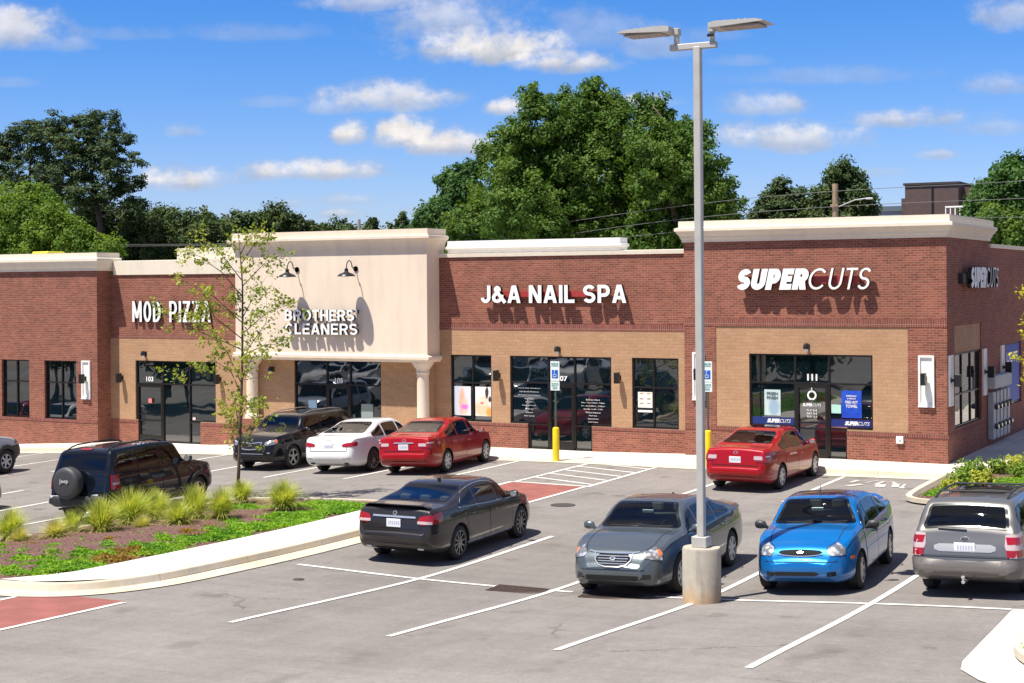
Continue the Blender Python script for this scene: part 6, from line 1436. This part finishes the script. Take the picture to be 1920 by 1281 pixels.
BL = {
  'big_left': [(-11.5, 21, 13.7, 0.7), (-11.0, 21, 12.7, 1.12), (-12.4, 21, 11.9, 1.13), (-11.8, 21, 10.6, 1.63), (-13.3, 21, 10.4, 1.01), (-13.6, 21, 9.1, 1.27), (-11.6, 21, 8.6, 2.0), (-14.7, 21, 8.2, 1.15), (-13.0, 21, 7.6, 1.77), (-14.0, 21, 11.4, 0.56)],
  'big_mid': [(-9.7, 23, 14.5, 0.51), (-9.9, 23, 13.8, 0.89), (-11.1, 23, 13.7, 0.77), (-8.6, 23, 13.5, 0.75), (-9.7, 23, 12.5, 1.52), (-8.4, 23, 11.9, 1.25), (-10.9, 23, 11.9, 1.4), (-9.8, 23, 10.4, 2.15), (-8.7, 23, 8.6, 2.14), (-10.6, 23, 8.1, 2.16), (-7.5, 23, 10.0, 1.5), (-11.2, 23, 9.1, 1.53)],
  'big_right': [(-6.7, 22, 13.5, 0.54), (-6.0, 22, 13.3, 0.54), (-6.4, 22, 12.4, 1.03), (-5.2, 22, 11.8, 1.09), (-4.2, 22, 12.0, 0.77), (-5.5, 22, 10.6, 1.58), (-4.0, 22, 10.6, 1.16), (-3.2, 22, 9.6, 0.84), (-4.5, 22, 8.9, 1.81), (-2.9, 22, 8.5, 0.76), (-6.1, 22, 8.0, 1.71), (-3.7, 22, 7.7, 1.44)],
  'maple': [(-18.0, 26, 11.0, 0.61), (-19.2, 26, 10.6, 0.55), (-18.2, 26, 10.2, 0.94), (-19.3, 26, 9.4, 0.94), (-20.1, 26, 8.7, 0.84), (-18.5, 26, 8.7, 1.33), (-20.6, 26, 8.2, 0.7), (-19.2, 26, 7.6, 1.39), (-17.3, 26, 7.8, 1.1)],
  'pine_a': [(-50.6, 32, 16.1, 0.83), (-52.2, 32, 15.8, 0.77), (-49.0, 32, 15.5, 0.96), (-50.8, 32, 14.8, 1.32), (-53.2, 32, 15.2, 0.63), (-48.3, 32, 13.9, 1.1), (-47.0, 32, 14.7, 0.48), (-49.9, 32, 13.2, 1.38), (-46.3, 32, 13.3, 0.48), (-47.4, 32, 12.7, 0.75), (-46.0, 32, 11.8, 0.41), (-47.9, 32, 11.4, 0.96), (-51.8, 32, 12.5, 1.12), (-49.5, 32, 11.1, 1.1), (-46.6, 32, 10.6, 0.68), (-47.0, 32, 11.8, 0.68), (-52.3, 32, 11.2, 1.05)],
  'pine_b': [(-57.1, 34, 16.0, 0.73), (-58.4, 34, 15.7, 0.73), (-55.9, 34, 15.3, 0.79), (-59.1, 34, 14.6, 1.03), (-56.9, 34, 14.1, 1.16), (-59.7, 34, 13.0, 1.03), (-57.7, 34, 12.5, 1.09), (-55.4, 34, 13.0, 0.9), (-60.1, 34, 15.2, 0.81), (-56.2, 34, 11.6, 0.9)],
  'lime': [(-39.9, 17, 10.1, 0.8), (-41.1, 17, 9.5, 1.03), (-38.7, 17, 9.3, 1.07), (-37.6, 17, 8.6, 1.01), (-39.9, 17, 8.4, 1.56), (-41.9, 17, 8.4, 1.44), (-36.5, 17, 7.6, 1.0), (-38.4, 17, 7.5, 1.41), (-41.1, 17, 7.4, 1.43), (-35.2, 17, 7.2, 0.69)],
  'mid1': [(-56.4, 44, 9.7, 1.02), (-57.2, 44, 8.5, 1.34), (-55.4, 44, 8.5, 1.33), (-58.2, 44, 9.1, 0.95)],
  'mid2': [(-55.9, 46, 10.2, 0.95), (-54.8, 46, 9.5, 1.19), (-56.1, 46, 8.7, 1.35), (-53.8, 46, 8.5, 1.34)],
  'mid3': [(-50.8, 45, 9.6, 1.08), (-51.8, 45, 9.0, 1.01), (-50.0, 45, 8.6, 1.31)],
  'mid4': [(-49.9, 47, 9.9, 0.94), (-48.9, 47, 9.6, 0.78), (-50.2, 47, 8.8, 1.17), (-48.7, 47, 8.6, 1.01)],
  'mid5': [(-48.3, 50, 10.2, 0.95), (-46.8, 50, 9.8, 0.79), (-49.5, 50, 9.7, 0.72), (-48.1, 50, 9.3, 1.35), (-46.1, 50, 9.2, 0.71)],
  'mid6': [(-51.3, 60, 9.5, 0.69), (-50.0, 60, 9.6, 0.77), (-48.7, 60, 9.5, 0.6), (-52.3, 60, 9.4, 0.69)],
  'con1': [(-47.9, 62, 10.5, 0.22), (-47.9, 62, 10.1, 0.39), (-48.0, 62, 9.6, 0.56), (-48.0, 62, 9.1, 0.69)],
  'con2': [(-46.6, 64, 10.9, 0.26), (-46.6, 64, 10.3, 0.44), (-46.9, 64, 9.7, 0.7), (-45.9, 64, 9.7, 0.61)],
  'right_a': [(-6.0, 40, 10.6, 0.48), (-6.4, 40, 10.2, 0.48), (-5.4, 40, 10.2, 0.53), (-6.0, 40, 9.8, 0.77), (-6.9, 40, 9.6, 0.54), (-4.9, 40, 9.7, 0.65), (-7.2, 40, 9.1, 0.54), (-5.8, 40, 9.1, 1.01), (-4.8, 40, 9.1, 0.77)],
  'right_b': [(-2.0, 38, 11.3, 0.4), (-2.3, 38, 10.9, 0.57), (-1.5, 38, 10.7, 0.51), (-2.8, 38, 10.3, 0.57), (-1.8, 38, 10.1, 0.91), (-1.0, 38, 9.6, 0.57), (-2.9, 38, 9.5, 0.8), (-1.6, 38, 9.1, 1.08), (-0.6, 38, 8.9, 0.4)],
  'rr_a': [(8.4, 30, 10.3, 0.59), (7.9, 30, 9.9, 0.69), (7.3, 30, 9.5, 0.59), (8.8, 30, 9.5, 1.1), (7.8, 30, 8.8, 0.98), (7.0, 30, 8.9, 0.59), (6.7, 30, 8.4, 0.54), (8.6, 30, 8.1, 1.1)],
  'rr_b': [(9.1, 22, 7.5, 0.79), (9.7, 22, 7.1, 0.74), (8.7, 22, 7.0, 0.57), (10.2, 22, 7.0, 0.74)],
}
def far_tree(key, name, label, cat, mat, dens=26, clr=.55, lpc=26, leaf=.15, bark='bark', group=None, flat=.8, x=None, r0=.3, fill=True):
    bl = [tuple(b) for b in BL[key]]; cx = sum(b[0] for b in bl)/len(bl) if x is None else x; y = bl[0][1]; zl = min(b[2] for b in bl)
    t = thing(name, label, cat, (cx, y, -.8), 0, group)
    if fill:                                                       # crown goes on below the roof line
        w0, w1 = min(b[0]-b[3]*.5 for b in bl if b[2] < zl+2.5), max(b[0]+b[3]*.5 for b in bl if b[2] < zl+2.5)
        for k in range(int((w1-w0)/1.6)+1): bl.append((w0+k*1.6, y, zl-1.0, 1.2))
    crown('crown', bl, dens, clr, lpc, leaf, M[mat], t, (cx, y, -.8), flat=flat); trunk_to(t, bl, (cx, y, -.8), r0, M[bark]); return t
GT = 'trees beyond the shopping building'
for a in [('big_left', 'broadleaf_tree', 'tall mid green tree, the left of the big three behind the nail salon', 'tree', 'leaf_mid'),
          ('big_mid', 'broadleaf_tree', 'tallest mid green pointed tree behind the nail salon', 'tree', 'leaf_mid'),
          ('big_right', 'broadleaf_tree', 'tall mid green tree behind the lamp post shaft', 'tree', 'leaf_mid')]: far_tree(*a, dens=13, clr=.46, lpc=70, leaf=.085, group=GT, flat=.8, r0=.4)
far_tree('maple', 'maple_tree', 'rounded deep green tree left of the three tall trees', 'tree', 'leaf_deep', dens=28, clr=.5, lpc=52, leaf=.10, group=GT)
far_tree('pine_a', 'pine_tree', 'tall dark pine with a bare trunk, the taller of two at the left', 'tree', 'leaf_dark', dens=12.5, clr=.50, lpc=62, leaf=.085, bark='bark_dark', group=GT, flat=.5, fill=False, r0=.35)
far_tree('pine_b', 'pine_tree', 'dark pine at the left edge, the shorter of the two', 'tree', 'leaf_dark', dens=12.5, clr=.50, lpc=62, leaf=.085, bark='bark_dark', group=GT, flat=.5, fill=False, r0=.35)
far_tree('lime', 'broadleaf_tree', 'bright light green bushy tree over the left roof', 'tree', 'leaf_lime', dens=30, clr=.5, lpc=56, leaf=.085, group=GT)
for k, lb in (('mid1', 'dark bushy tree right of the pine trunk'), ('mid2', 'dark bushy tree above the pizza shop roof'), ('mid3', 'dark rounded tree between pizza shop roof and young tree'), ('mid4', 'dark tree directly behind the young tree top'), ('mid5', 'dark rounded tree above the left half of the cleaners cornice'), ('mid6', 'low dark tree just above the middle of the cleaners cornice')):
    far_tree(k, 'broadleaf_tree', lb, 'tree', 'leaf_far', dens=20, clr=.65, lpc=56, leaf=.13, group=GT)
far_tree('con1', 'conifer_tree', 'small pointed far conifer above the right half of the cleaners cornice', 'tree', 'leaf_far', dens=20, clr=.45, lpc=24, leaf=.16, group=GT); far_tree('con2', 'conifer_tree', 'small pointed far conifer beside the deep green rounded tree', 'tree', 'leaf_far', dens=20, clr=.45, lpc=24, leaf=.16, group=GT)
far_tree('right_a', 'pine_tree', 'dark open pine left of the utility pole', 'tree', 'leaf_dark', dens=14, clr=.5, lpc=52, leaf=.10, bark='bark_dark', group=GT, flat=.5); far_tree('right_b', 'broadleaf_tree', 'dark green pointed tree behind the utility pole', 'tree', 'leaf_far', dens=20, clr=.5, lpc=52, leaf=.10, group=GT)
far_tree('rr_a', 'broadleaf_tree', 'large dark green tree at the right edge beyond the side wall', 'tree', 'leaf_deep', dens=28, clr=.5, lpc=52, leaf=.10, group=GT); far_tree('rr_b', 'broadleaf_tree', 'lighter green bushy tree above the low side parapet', 'tree', 'leaf_mid', dens=28, clr=.45, lpc=50, leaf=.085, group=GT)
BL['under_a'] = [(-45.6, 36, 9.3, .9), (-44.2, 36, 8.6, 1.0), (-47, 36, 8.0, 1.3), (-44.8, 36, 7.6, 1.3), (-43.2, 36, 7.4, 1.0), (-48.6, 36, 8.9, 1.1), (-46.2, 36, 7.0, 1.3)]
BL['under_b'] = [(-52.5, 36, 10.2, 1.2), (-50.6, 36, 9.6, 1.2), (-54.5, 36, 9.8, 1.3), (-51.5, 36, 8.6, 1.5), (-49.5, 36, 8.4, 1.3), (-54, 36, 8.4, 1.5)]
far_tree('under_a', 'broadleaf_tree', 'dark bushy tree at the foot of the taller left pine', 'tree', 'leaf_far', dens=18, clr=.55, lpc=52, leaf=.11, group=GT); far_tree('under_b', 'broadleaf_tree', 'dark tree between the two left pines, over the light green one', 'tree', 'leaf_dark', dens=18, clr=.55, lpc=52, leaf=.11, group=GT)
# far wood on the horizon
def far_wood():
    bl = []
    for k in range(110): x = -95+k*1.5; bl.append((x, 85+random.uniform(-5, 5), random.uniform(1.5, 6.0), random.uniform(2.2, 3.4)))
    o = crown('far_wood', bl, 7, 1.5, 26, .42, M['leaf_far'], None, (0, 0, 0)); tag(o, 'dark band of far woodland low behind the roofs', 'woodland', kind='stuff')
far_wood()
def build_young():
    t = thing('young_tree', 'slender young tree with sparse yellow green leaves in the mulch bed', 'tree', (-2.45, -13.03, gz(-2.45, -13.03)+.1))
    BR = [[(0.0, 0.0), (0.06, 0.8), (0.14, 2.13), (0.2, 3.19), (0.23, 4.52), (0.24, 5.31), (0.18, 5.98), (0.1, 6.7)], [(0.04, 1.07), (-0.24, 1.59), (-0.2, 1.85)], [(0.1, 1.6), (-0.31, 2.25), (-0.65, 2.53)], [(0.14, 2.66), (-0.3, 3.18), (-0.89, 3.44), (-1.58, 3.29), (-2.32, 2.98)], [(0.19, 2.86), (-0.47, 3.65), (-1.06, 3.98), (-1.92, 4.37)], [(0.22, 3.72), (-0.38, 3.98), (-1.23, 4.27), (-1.92, 4.62)], [(0.22, 3.99), (-0.54, 4.52), (-0.79, 4.98)], [(0.23, 4.39), (-0.29, 5.05), (-0.79, 5.45)], [(0.23, 5.05), (-0.28, 5.65), (-0.78, 6.06), (-0.95, 6.1)], [(0.22, 5.45), (-0.19, 6.12), (-0.44, 6.45)], [(0.2, 2.99), (0.61, 3.33), (1.02, 3.58), (1.59, 3.64)], [(0.22, 3.33), (0.58, 3.8), (1.28, 4.39), (1.52, 4.72)], [(0.22, 4.12), (0.63, 4.65), (1.09, 4.85)], [(0.23, 4.52), (0.6, 4.98), (0.96, 5.31)], [(0.24, 5.31), (0.56, 5.84), (0.97, 6.03)], [(0.19, 5.85), (0.48, 6.37), (0.81, 6.56)], [(0.14, 1.87), (0.44, 2.21), (0.93, 2.42), (1.31, 2.43)], [(0.08, 1.2), (0.43, 1.61), (0.68, 2.02)], [(0.2, 3.59), (0.86, 3.86), (1.27, 3.87)], [(0.18, 6.11), (0.35, 6.44), (0.37, 6.64)], [(0.21, 4.52), (-0.2, 4.72), (-0.71, 4.65)]]
    random.seed(5); b = MB(); tips = []
    def tw(P, r0, r1): b.tube(P, [r0+(r1-r0)*i/(len(P)-1) for i in range(len(P))], 7)
    T = [Vector((x*.9, 0, z)) for x, z in BR[0]]; tw(T, .048, .009); tips.append((T[-1], .25)); tips.append((T[-2], .22))
    for br in BR[1:]:
        P = [Vector((x, 0, z)) for x, z in br]; P[0] = Vector((br[0][0]*.9, 0, br[0][1])); dy = random.uniform(-.8, .8)*(P[-1]-P[0]).length; n = len(P)
        for i in range(1, n): P[i].y = dy*i/(n-1)+random.uniform(-.05, .05)
        tw(P, .014, .004)
        L = sum((P[i+1]-P[i]).length for i in range(n-1)); m = int(5+L*4.6)
        for k in range(m):
            f = random.uniform(.22, 1)*(n-1); i = min(int(f), n-2); p = P[i].lerp(P[i+1], f-i); d = (P[i+1]-P[i]).normalized(); q = p+Vector((random.gauss(0, .2), random.gauss(0, .25), random.gauss(.06, .15)))+d*.12
            tw([p, p.lerp(q, .5)+Vector((0, 0, .02)), q], .004, .002); tips.append((q, .13))
        tips.append((P[-1], .16))
    for k in range(14): z = 2.2+random.random()*3.8; p = Vector((.22, 0, z)); q = p+Vector((random.gauss(0, .28), random.gauss(0, .3), .12)); tw([p, q], .007, .003); tips.append((q, .13))
    b.build('trunk', M['bark'], t, smooth=True); Cs = []
    for p, r in tips:
        k = random.randint(10, 20); e = np.random.normal(size=(k, 3))*r*.55; Cs.append(np.array(p)+e)
    C = np.concatenate(Cs); N = np.random.normal(size=C.shape)+np.array([0, -.2, .9]); leaves_mesh('crown', C, N, .047, M['leaf_young'], t, .62); return t
YT = build_young()
def build_yellow():
    t = thing('young_tree', 'young tree with yellow green leaves just reaching in at the right edge', 'tree', (15.6, .3, .25)); b = MB(); tips = []; random.seed(9)
    b.tube([(0, 0, -.1), (.02, 0, 1.5), (.05, 0, 3.2), (0, 0, 5.2)], [.06, .05, .035, .01], 8)
    for z, L, dz in ((2.6, -1.85, .25), (2.2, -1.5, .1), (3.3, -1.5, .6), (3.7, -1.6, 1.0), (2.9, -1.4, .1), (3.0, 1.4, .6), (3.9, 1.1, .7), (4.5, -.7, .5)):
        e = Vector((L, random.uniform(-.4, .4), z+dz)); b.tube([(0.03, 0, z), (L*.5, 0, z+dz*.7), e], [.02, .014, .005], 6)
        for k in range(9): f = random.uniform(.55, 1.02); tips.append(Vector((L*f, e.y*f, z+dz*f))+Vector((random.gauss(0, .1), random.gauss(0, .15), random.gauss(0, .1))))
    b.build('trunk', M['bark'], t, smooth=True); C = np.concatenate([np.array(p)+np.random.normal(size=(9, 3))*.09 for p in tips]); leaves_mesh('crown', C, np.random.normal(size=C.shape)+np.array([0, 0, .8]), .06, M['leaf_yellow'], t, .6)
build_yellow()
# ------------------------------------------------------------------ grasses and ground cover
M['blade'] = leafmat('yellow green grass blades', (.26, .36, .04), (.60, .60, .16), .4, 5); M['blade_dry'] = leafmat('straw tinted grass blades', (.36, .40, .09), (.66, .58, .26), .4, 5)
M['cover'] = leafmat('creeping green leaves', (.10, .26, .012), (.24, .42, .02), .4, 2.5); M['cover_red'] = leafmat('creeping reddish leaves', (.22, .12, .02), (.30, .20, .03), .35, 4)
def clump_mesh(n, h, spread, mat, seed):
    rs = np.random.RandomState(seed); b = MB()
    for k in range(n):
        a = rs.uniform(0, 2*math.pi); lean = abs(rs.normal(.0, .42))*spread; L = h*rs.uniform(.6, 1.12); w = rs.uniform(.004, .008); r0 = rs.uniform(0, .10); dx, dy = math.cos(a), math.sin(a)
        px, py, pz = dx*r0, dy*r0, 0; th = lean*.4; ns = 5; vs = []
        for i in range(ns+1):
            ww = w*(1-(i/ns)**1.5)+.0008; vs += [(px-dy*ww, py+dx*ww, pz), (px+dy*ww, py-dx*ww, pz)]; th += lean*.42; px += dx*math.sin(th)*L/ns; py += dy*math.sin(th)*L/ns; pz += math.cos(th)*L/ns
        b.add(vs, [(2*i, 2*i+1, 2*i+3, 2*i+2) for i in range(ns)])
    return b.build('grass_clump', mat)
def build_grasses():
    V = [clump_mesh(1200, .74, 1.18, M['blade'], 1), clump_mesh(1100, .70, 1.25, M['blade'], 2), clump_mesh(900, .62, 1.35, M['blade_dry'], 3)]
    S = [(-2.33, -20.6, 0, .95, 'at the far left, alone', ), (-1.47, -20.2, 2, .85, 'at the left end of the row, low and straw tinted'), (-1.92, -19.3, 1, .8, 'in front of the off-roader spare wheel'), (-1.25, -19.1, 0, 1.05, 'tall, right of the straw tinted pair'),
         (-1.55, -17.9, 0, 1.1, 'tallest, below the off-roader rear door'), (-1.65, -16.9, 1, 1.0, 'below the middle of the off-roader side'), (-.45, -17.6, 1, .95, 'nearest the footpath, below the off-roader front door'), (-.85, -18.3, 2, .55, 'small, in front of the tallest clump'),
         (-.80, -16.6, 0, 1.05, 'left of the young tree trunk'), (-.15, -16.5, 0, 1.0, 'touching the left side of the young tree trunk'), (-1.75, -13.75, 1, .85, 'behind the young tree trunk'), (.22, -14.7, 0, 1.1, 'large and alone right of the young tree trunk'), (-1.75, -20.9, 2, .6, 'small, at the bed edge left of the straw tinted pair'), (-2.3, -16.3, 1, .9, 'behind the row, under the off-roader sill')]
    for i, (x, y, v, s_, lb) in enumerate(S):
        src = V[v]; o = src if src.get('label') is None else src.copy()
        if o is not src: COL.objects.link(o)
        o.location = (x, y, gz(x, y)+.16); o.scale = (s_*(1+.12*math.sin(i*2.1)), s_*(1+.12*math.cos(i*1.7)), s_*(.92+.08*math.sin(i*5))); o.rotation_euler = (0, 0, i*1.3); tag(o, 'yellow green ornamental grass clump '+lb, 'grass clump', 'ornamental grasses on the planted island')
build_grasses()
def cover_patch(name, label, cat, poly, n, spots, size, mats, h=.12):
    rs = np.random.RandomState(4); Cs = [[], []]
    for (cx, cy, rx, ry, wgt, m) in spots:
        k = int(n*wgt); a = rs.uniform(0, 2*math.pi, k); r = rs.uniform(0, 1, k)**.6*(1+.35*np.sin(a*3+cx*5)+.2*np.sin(a*7+cy)); x = cx+1.25*rx*r*np.cos(a)+rs.normal(0, .10, k); y = cy+1.25*ry*r*np.sin(a)+rs.normal(0, .10, k); ok = np.array([inside(poly, p, q) for p, q in zip(x, y)], bool); x, y = x[ok], y[ok]
        z = G(x, y)+.13+rs.uniform(0, h, len(x))*np.clip(1.1-r[ok], .2, 1)*(.6+.4*np.sin(x*9)*np.cos(y*8)); Cs[m].append(np.stack([x, y, z], 1))
    for m, c in enumerate(Cs):
        if c: C = np.concatenate(c); o = leaves_mesh(name, C, rs.normal(size=C.shape)*.4+np.array([0, 0, 1.]), size, mats[m], None, .6); tag(o, label[m], cat, kind='stuff')
ip = [(2.0, -13), (-2.6, -13), (-2.7, -22), (-2.3, -23.6), (-1.5, -24.1), (1.6, -24.2), (1.98, -23.6)]
cover_patch('ground_cover', ['low bright green creeping plants spreading over the mulch of the left island', 'reddish yellow creeping plants among the green ones on the left island'], 'ground cover', ip, 5200,
  [(-.9, -22.0, .9, .5, 1.6, 0), (.2, -22.6, 1.1, .45, 2.0, 0), (-.4, -21.2, .9, .5, 1.6, 0), (-1.8, -22.3, .6, .7, 1.2, 0), (.7, -21.6, .6, .6, 1.2, 0), (.3, -20.6, .7, .5, 1.2, 0), (-.7, -20.2, .5, .4, .8, 0), (.8, -19.3, .55, .45, 1.0, 0), (1.4, -18.5, .35, .6, .8, 0), (.2, -19.2, .5, .35, .8, 0), (1.1, -17.3, .5, .6, 1.0, 0), (1.5, -16.2, .35, .8, .9, 0), (.9, -15.6, .5, .6, .9, 0), (1.4, -14.2, .45, .8, 1.0, 0), (.5, -13.7, .6, .4, .7, 0), (1.5, -22.9, .4, .4, .8, 0), (-1.2, -23.4, .8, .35, 1.0, 0), (.4, -23.7, .9, .2, .6, 0), (1.5, -20.6, .3, .5, .5, 0), (-1.2, -14.6, .6, .4, .4, 0), (-2.0, -23.0, .5, .5, 1.0, 0), (-1.4, -21.6, .6, .35, .8, 0), (.0, -21.8, .5, .3, .8, 0), (-.2, -18.9, .5, .3, .6, 0), (.6, -18.0, .4, .35, .6, 0), (.9, -20.2, .5, .35, .7, 0), (.3, -16.8, .4, .4, .5, 0), (-2.1, -21.9, .35, .4, .6, 0),
   (-.2, -20.0, .6, .3, .5, 1), (.5, -18.4, .6, .3, .5, 1), (1.2, -20.9, .4, .4, .4, 1), (-1.1, -21.1, .5, .3, .4, 1), (1.5, -21.8, .3, .4, .3, 1), (.2, -17.6, .4, .3, .3, 1)], .035, [M['cover'], M['cover_red']])
pp = [(13.0, -7.0), (13.0, -2.5), (13.7, -2.1), (14.0, 3), (20, 3), (20, -7.3), (13.8, -7.2)]
cover_patch('lawn_patch', ['bright green grass in the planted corner beyond the silver estate car', ''], 'grass', pp, 5000, [(14.6, -5.2, 1.5, 1.6, 1.8, 0), (16.5, -3, 2.2, 2.5, 1.6, 0), (13.7, -6.3, .8, .7, .6, 0), (17.5, -5.5, 2, 1.6, .8, 0)], .03, [M['cover'], M['cover_red']], .06)
cover_patch('lawn_patch', ['green grass inside the kerb at the lower right corner', ''], 'grass', [(22, -25), (18.9, -24.6), (18.35, -23.8), (18.3, -22.9), (18.5, -22), (22, -21.2)], 3500, [(19.6, -23, 1.5, 1.6, 1, 0)], .03, [M['cover'], M['cover_red']], .06)
def shrub(x, y, s_, label, mat):
    t = thing('low_shrub', label, 'shrub', (x, y, gz(x, y)+.12), 0, 'low shrubs at the building corner'); k = int(620*s_); d = np.random.normal(size=(k, 3)); d /= np.linalg.norm(d, axis=1, keepdims=True)
    C = d*np.random.uniform(.4, 1, (k, 1))*np.array([.36, .36, .26])*s_*(1+.25*np.sin(d[:, :1]*6))+np.array([0, 0, .2*s_]); leaves_mesh('leaves', C, d+np.array([0, 0, .6]), .045, mat, t, .6)
    b = MB(); 
    for a in range(5): b.tube([(0, 0, -.05), (.18*s_*math.cos(a*1.3), .18*s_*math.sin(a*1.3), .25*s_)], [.012, .005], 5)
    b.build('stems', M['bark'], t)
M['shrub_a'] = leafmat('shrub leaves', (.10, .20, .02), (.24, .34, .03), .35, 3); M['shrub_b'] = leafmat('yellowish shrub leaves', (.30, .34, .03), (.42, .42, .05), .35, 3)
for x, y, s_, mm, lb in [(13.45, -3.0, 1.1, 'a', 'green shrub nearest the brick corner'), (13.45, -4.0, 1.0, 'a', 'green shrub second from the brick corner'), (13.45, -4.9, .8, 'a', 'green shrub in the middle of the bed edge'), (13.5, -5.8, .7, 'b', 'small yellowish shrub nearest the kerb tip'), (14.0, -4.6, .9, 'b', 'yellowish shrub behind the front row'), (13.8, -1.9, .9, 'a', 'green shrub beside the shaded pavement'), (14.1, -1.0, .9, 'b', 'yellowish shrub further along the shaded pavement'), (14.4, .2, .9, 'a', 'farthest green shrub at the right edge'), (14.5, -2.6, .9, 'a', 'green shrub inside the bed near the grass')]: shrub(x, y, s_, 'low '+lb, M['shrub_'+mm])
# ------------------------------------------------------------------ utility pole, wires, far buildings
def build_far():
    t = thing('utility_pole', 'wooden utility pole rising between the far trees behind the hair salon', 'utility pole', (2.94, 20, -.5)); wd = simple('weathered wood', (.24, .17, .11), .85, var=.2)
    b = MB(); b.tube([(0, 0, 0), (0, 0, 9.86)], [.17, .12], 12); b.build('pole', wd, t, smooth='auto'); b = MB(); b.box(-.16, .16, -.20, -.14, 8.9, 9.0); b.build('cross_arm', wd, t); b = MB(); b.tube([(.15, 0, 8.9), (.9, -.2, 9.15), (1.4, -.2, 9.2)], .02, 6); b.bbox(1.35, 1.65, -.28, -.12, 9.15, 9.22, .02); b.build('street_light_arm', simple('grey lamp', (.45, .46, .47), .5), t)
    wm = simple('grey cable', (.10, .10, .10), .6)
    for i, (pts, lb) in enumerate([([(-40, 19.9, 7.6), (-16.6, 19.9, 7.25), (-5.1, 19.9, 8.6), (2.9, 19.9, 9.1), (12.4, 19.9, 9.15), (40, 19.9, 11)], 'uppermost thin cable crossing the big trees to the utility pole'), ([(-40, 20, 7.5), (-12.3, 20, 7.2), (-4.8, 20, 8.05), (2.9, 20, 8.45), (12.4, 20, 8.5), (40, 20, 9)], 'second thin cable below the uppermost one'), ([(-30, 20.1, 6.6), (-8.0, 20.1, 7.25), (-5, 20.1, 7.45), (2.9, 20.1, 8.1), (12.4, 20.1, 7.6), (40, 20.1, 8)], 'lowest thin cable just above the nail salon roof')]):
        P = chaikin([(p[0], p[2]) for p in pts], 3); b = MB(); b.tube([(q.x, pts[0][1], q.y) for q in P], .012, 5); tag(b.build('overhead_cable', wm, smooth=True), lb, 'cable', 'overhead cables')
    br = simple('brown metal cladding', (.085, .055, .05), .7, var=.1); t = thing('brown_building', 'brown flat roofed tower block above the right end of the cream cornice', 'building', (-2.4, 62, 0))
    b = MB(); b.box(-1.9, 1.6, -2, 3, 0, 11.6); b.box(1.6, 2.6, -1, 3, 0, 11.4); b.box(-2.4, -1.9, -1, 3, 0, 10.8); b.build('walls', br, t); b = MB(); b.box(-2.0, 1.7, -2.1, 3.1, 11.6, 11.75); b.build('roof_edge', simple('dark roof edge', (.04, .03, .03), .7), t); b = MB(); b.box(-.15, .0, -2.03, -2.0, 6, 11.6); b.build('downpipe', M['black'], t)
    t = thing('grey_building', 'low pale grey roofed building left of the brown tower', 'building', (-5.6, 64, 0)); b = MB(); b.box(-1.4, 1.2, -2, 3, 0, 10.0); b.build('walls', simple('pale grey cladding', (.30, .33, .36), .7), t); b = MB(); b.box(-1.5, 1.25, -2.1, 3, 10.0, 10.35); b.build('roof', simple('blue grey roof', (.10, .13, .16), .6), t)
    t = thing('white_railing', 'white railing between the brown tower and the trees at the right', 'railing', (.0, 58, 0)); b = MB(); b.box(-1.2, 2.6, 0, .1, 8.2, 9.2); b.build('deck', simple('pale panel', (.42, .46, .47), .7), t); b = MB()
    for k in range(13): b.box(-1.2+.3*k, -1.14+.3*k, -.02, .0, 9.2, 10.0)
    b.box(-1.2, 2.6, -.04, .02, 9.95, 10.05); b.build('rail', M['white_trim'], t)
build_far()
# ------------------------------------------------------------------ planting outside the picture that the shop windows mirror
for k, (x, y) in enumerate([(-4, -30), (-2.9, -33.5), (-5.2, -35), (-24, -44), (-38, -46), (-30, -47), (-30, -17.5), (-33, -19.5), (-27.5, -20), (-36, -17), (-40, -20), (-31, -24)]):
    t = thing('broadleaf_tree', 'broadleaf tree outside the picture on the left, mirrored in the shop windows', 'tree', (x, y, gz(x, y)), 0, 'trees outside the picture on the left'); bl = [(x+random.uniform(-1, 1), y+random.uniform(-1, 1), 1.6+random.uniform(0, 3.2), 1.1) for _ in range(9)]
    crown('crown', bl, 14, .6, 22, .16, M['leaf_mid'], t, (x, y, gz(x, y))); trunk_to(t, bl, (x, y, gz(x, y)), .14, M['bark'], nb=4)
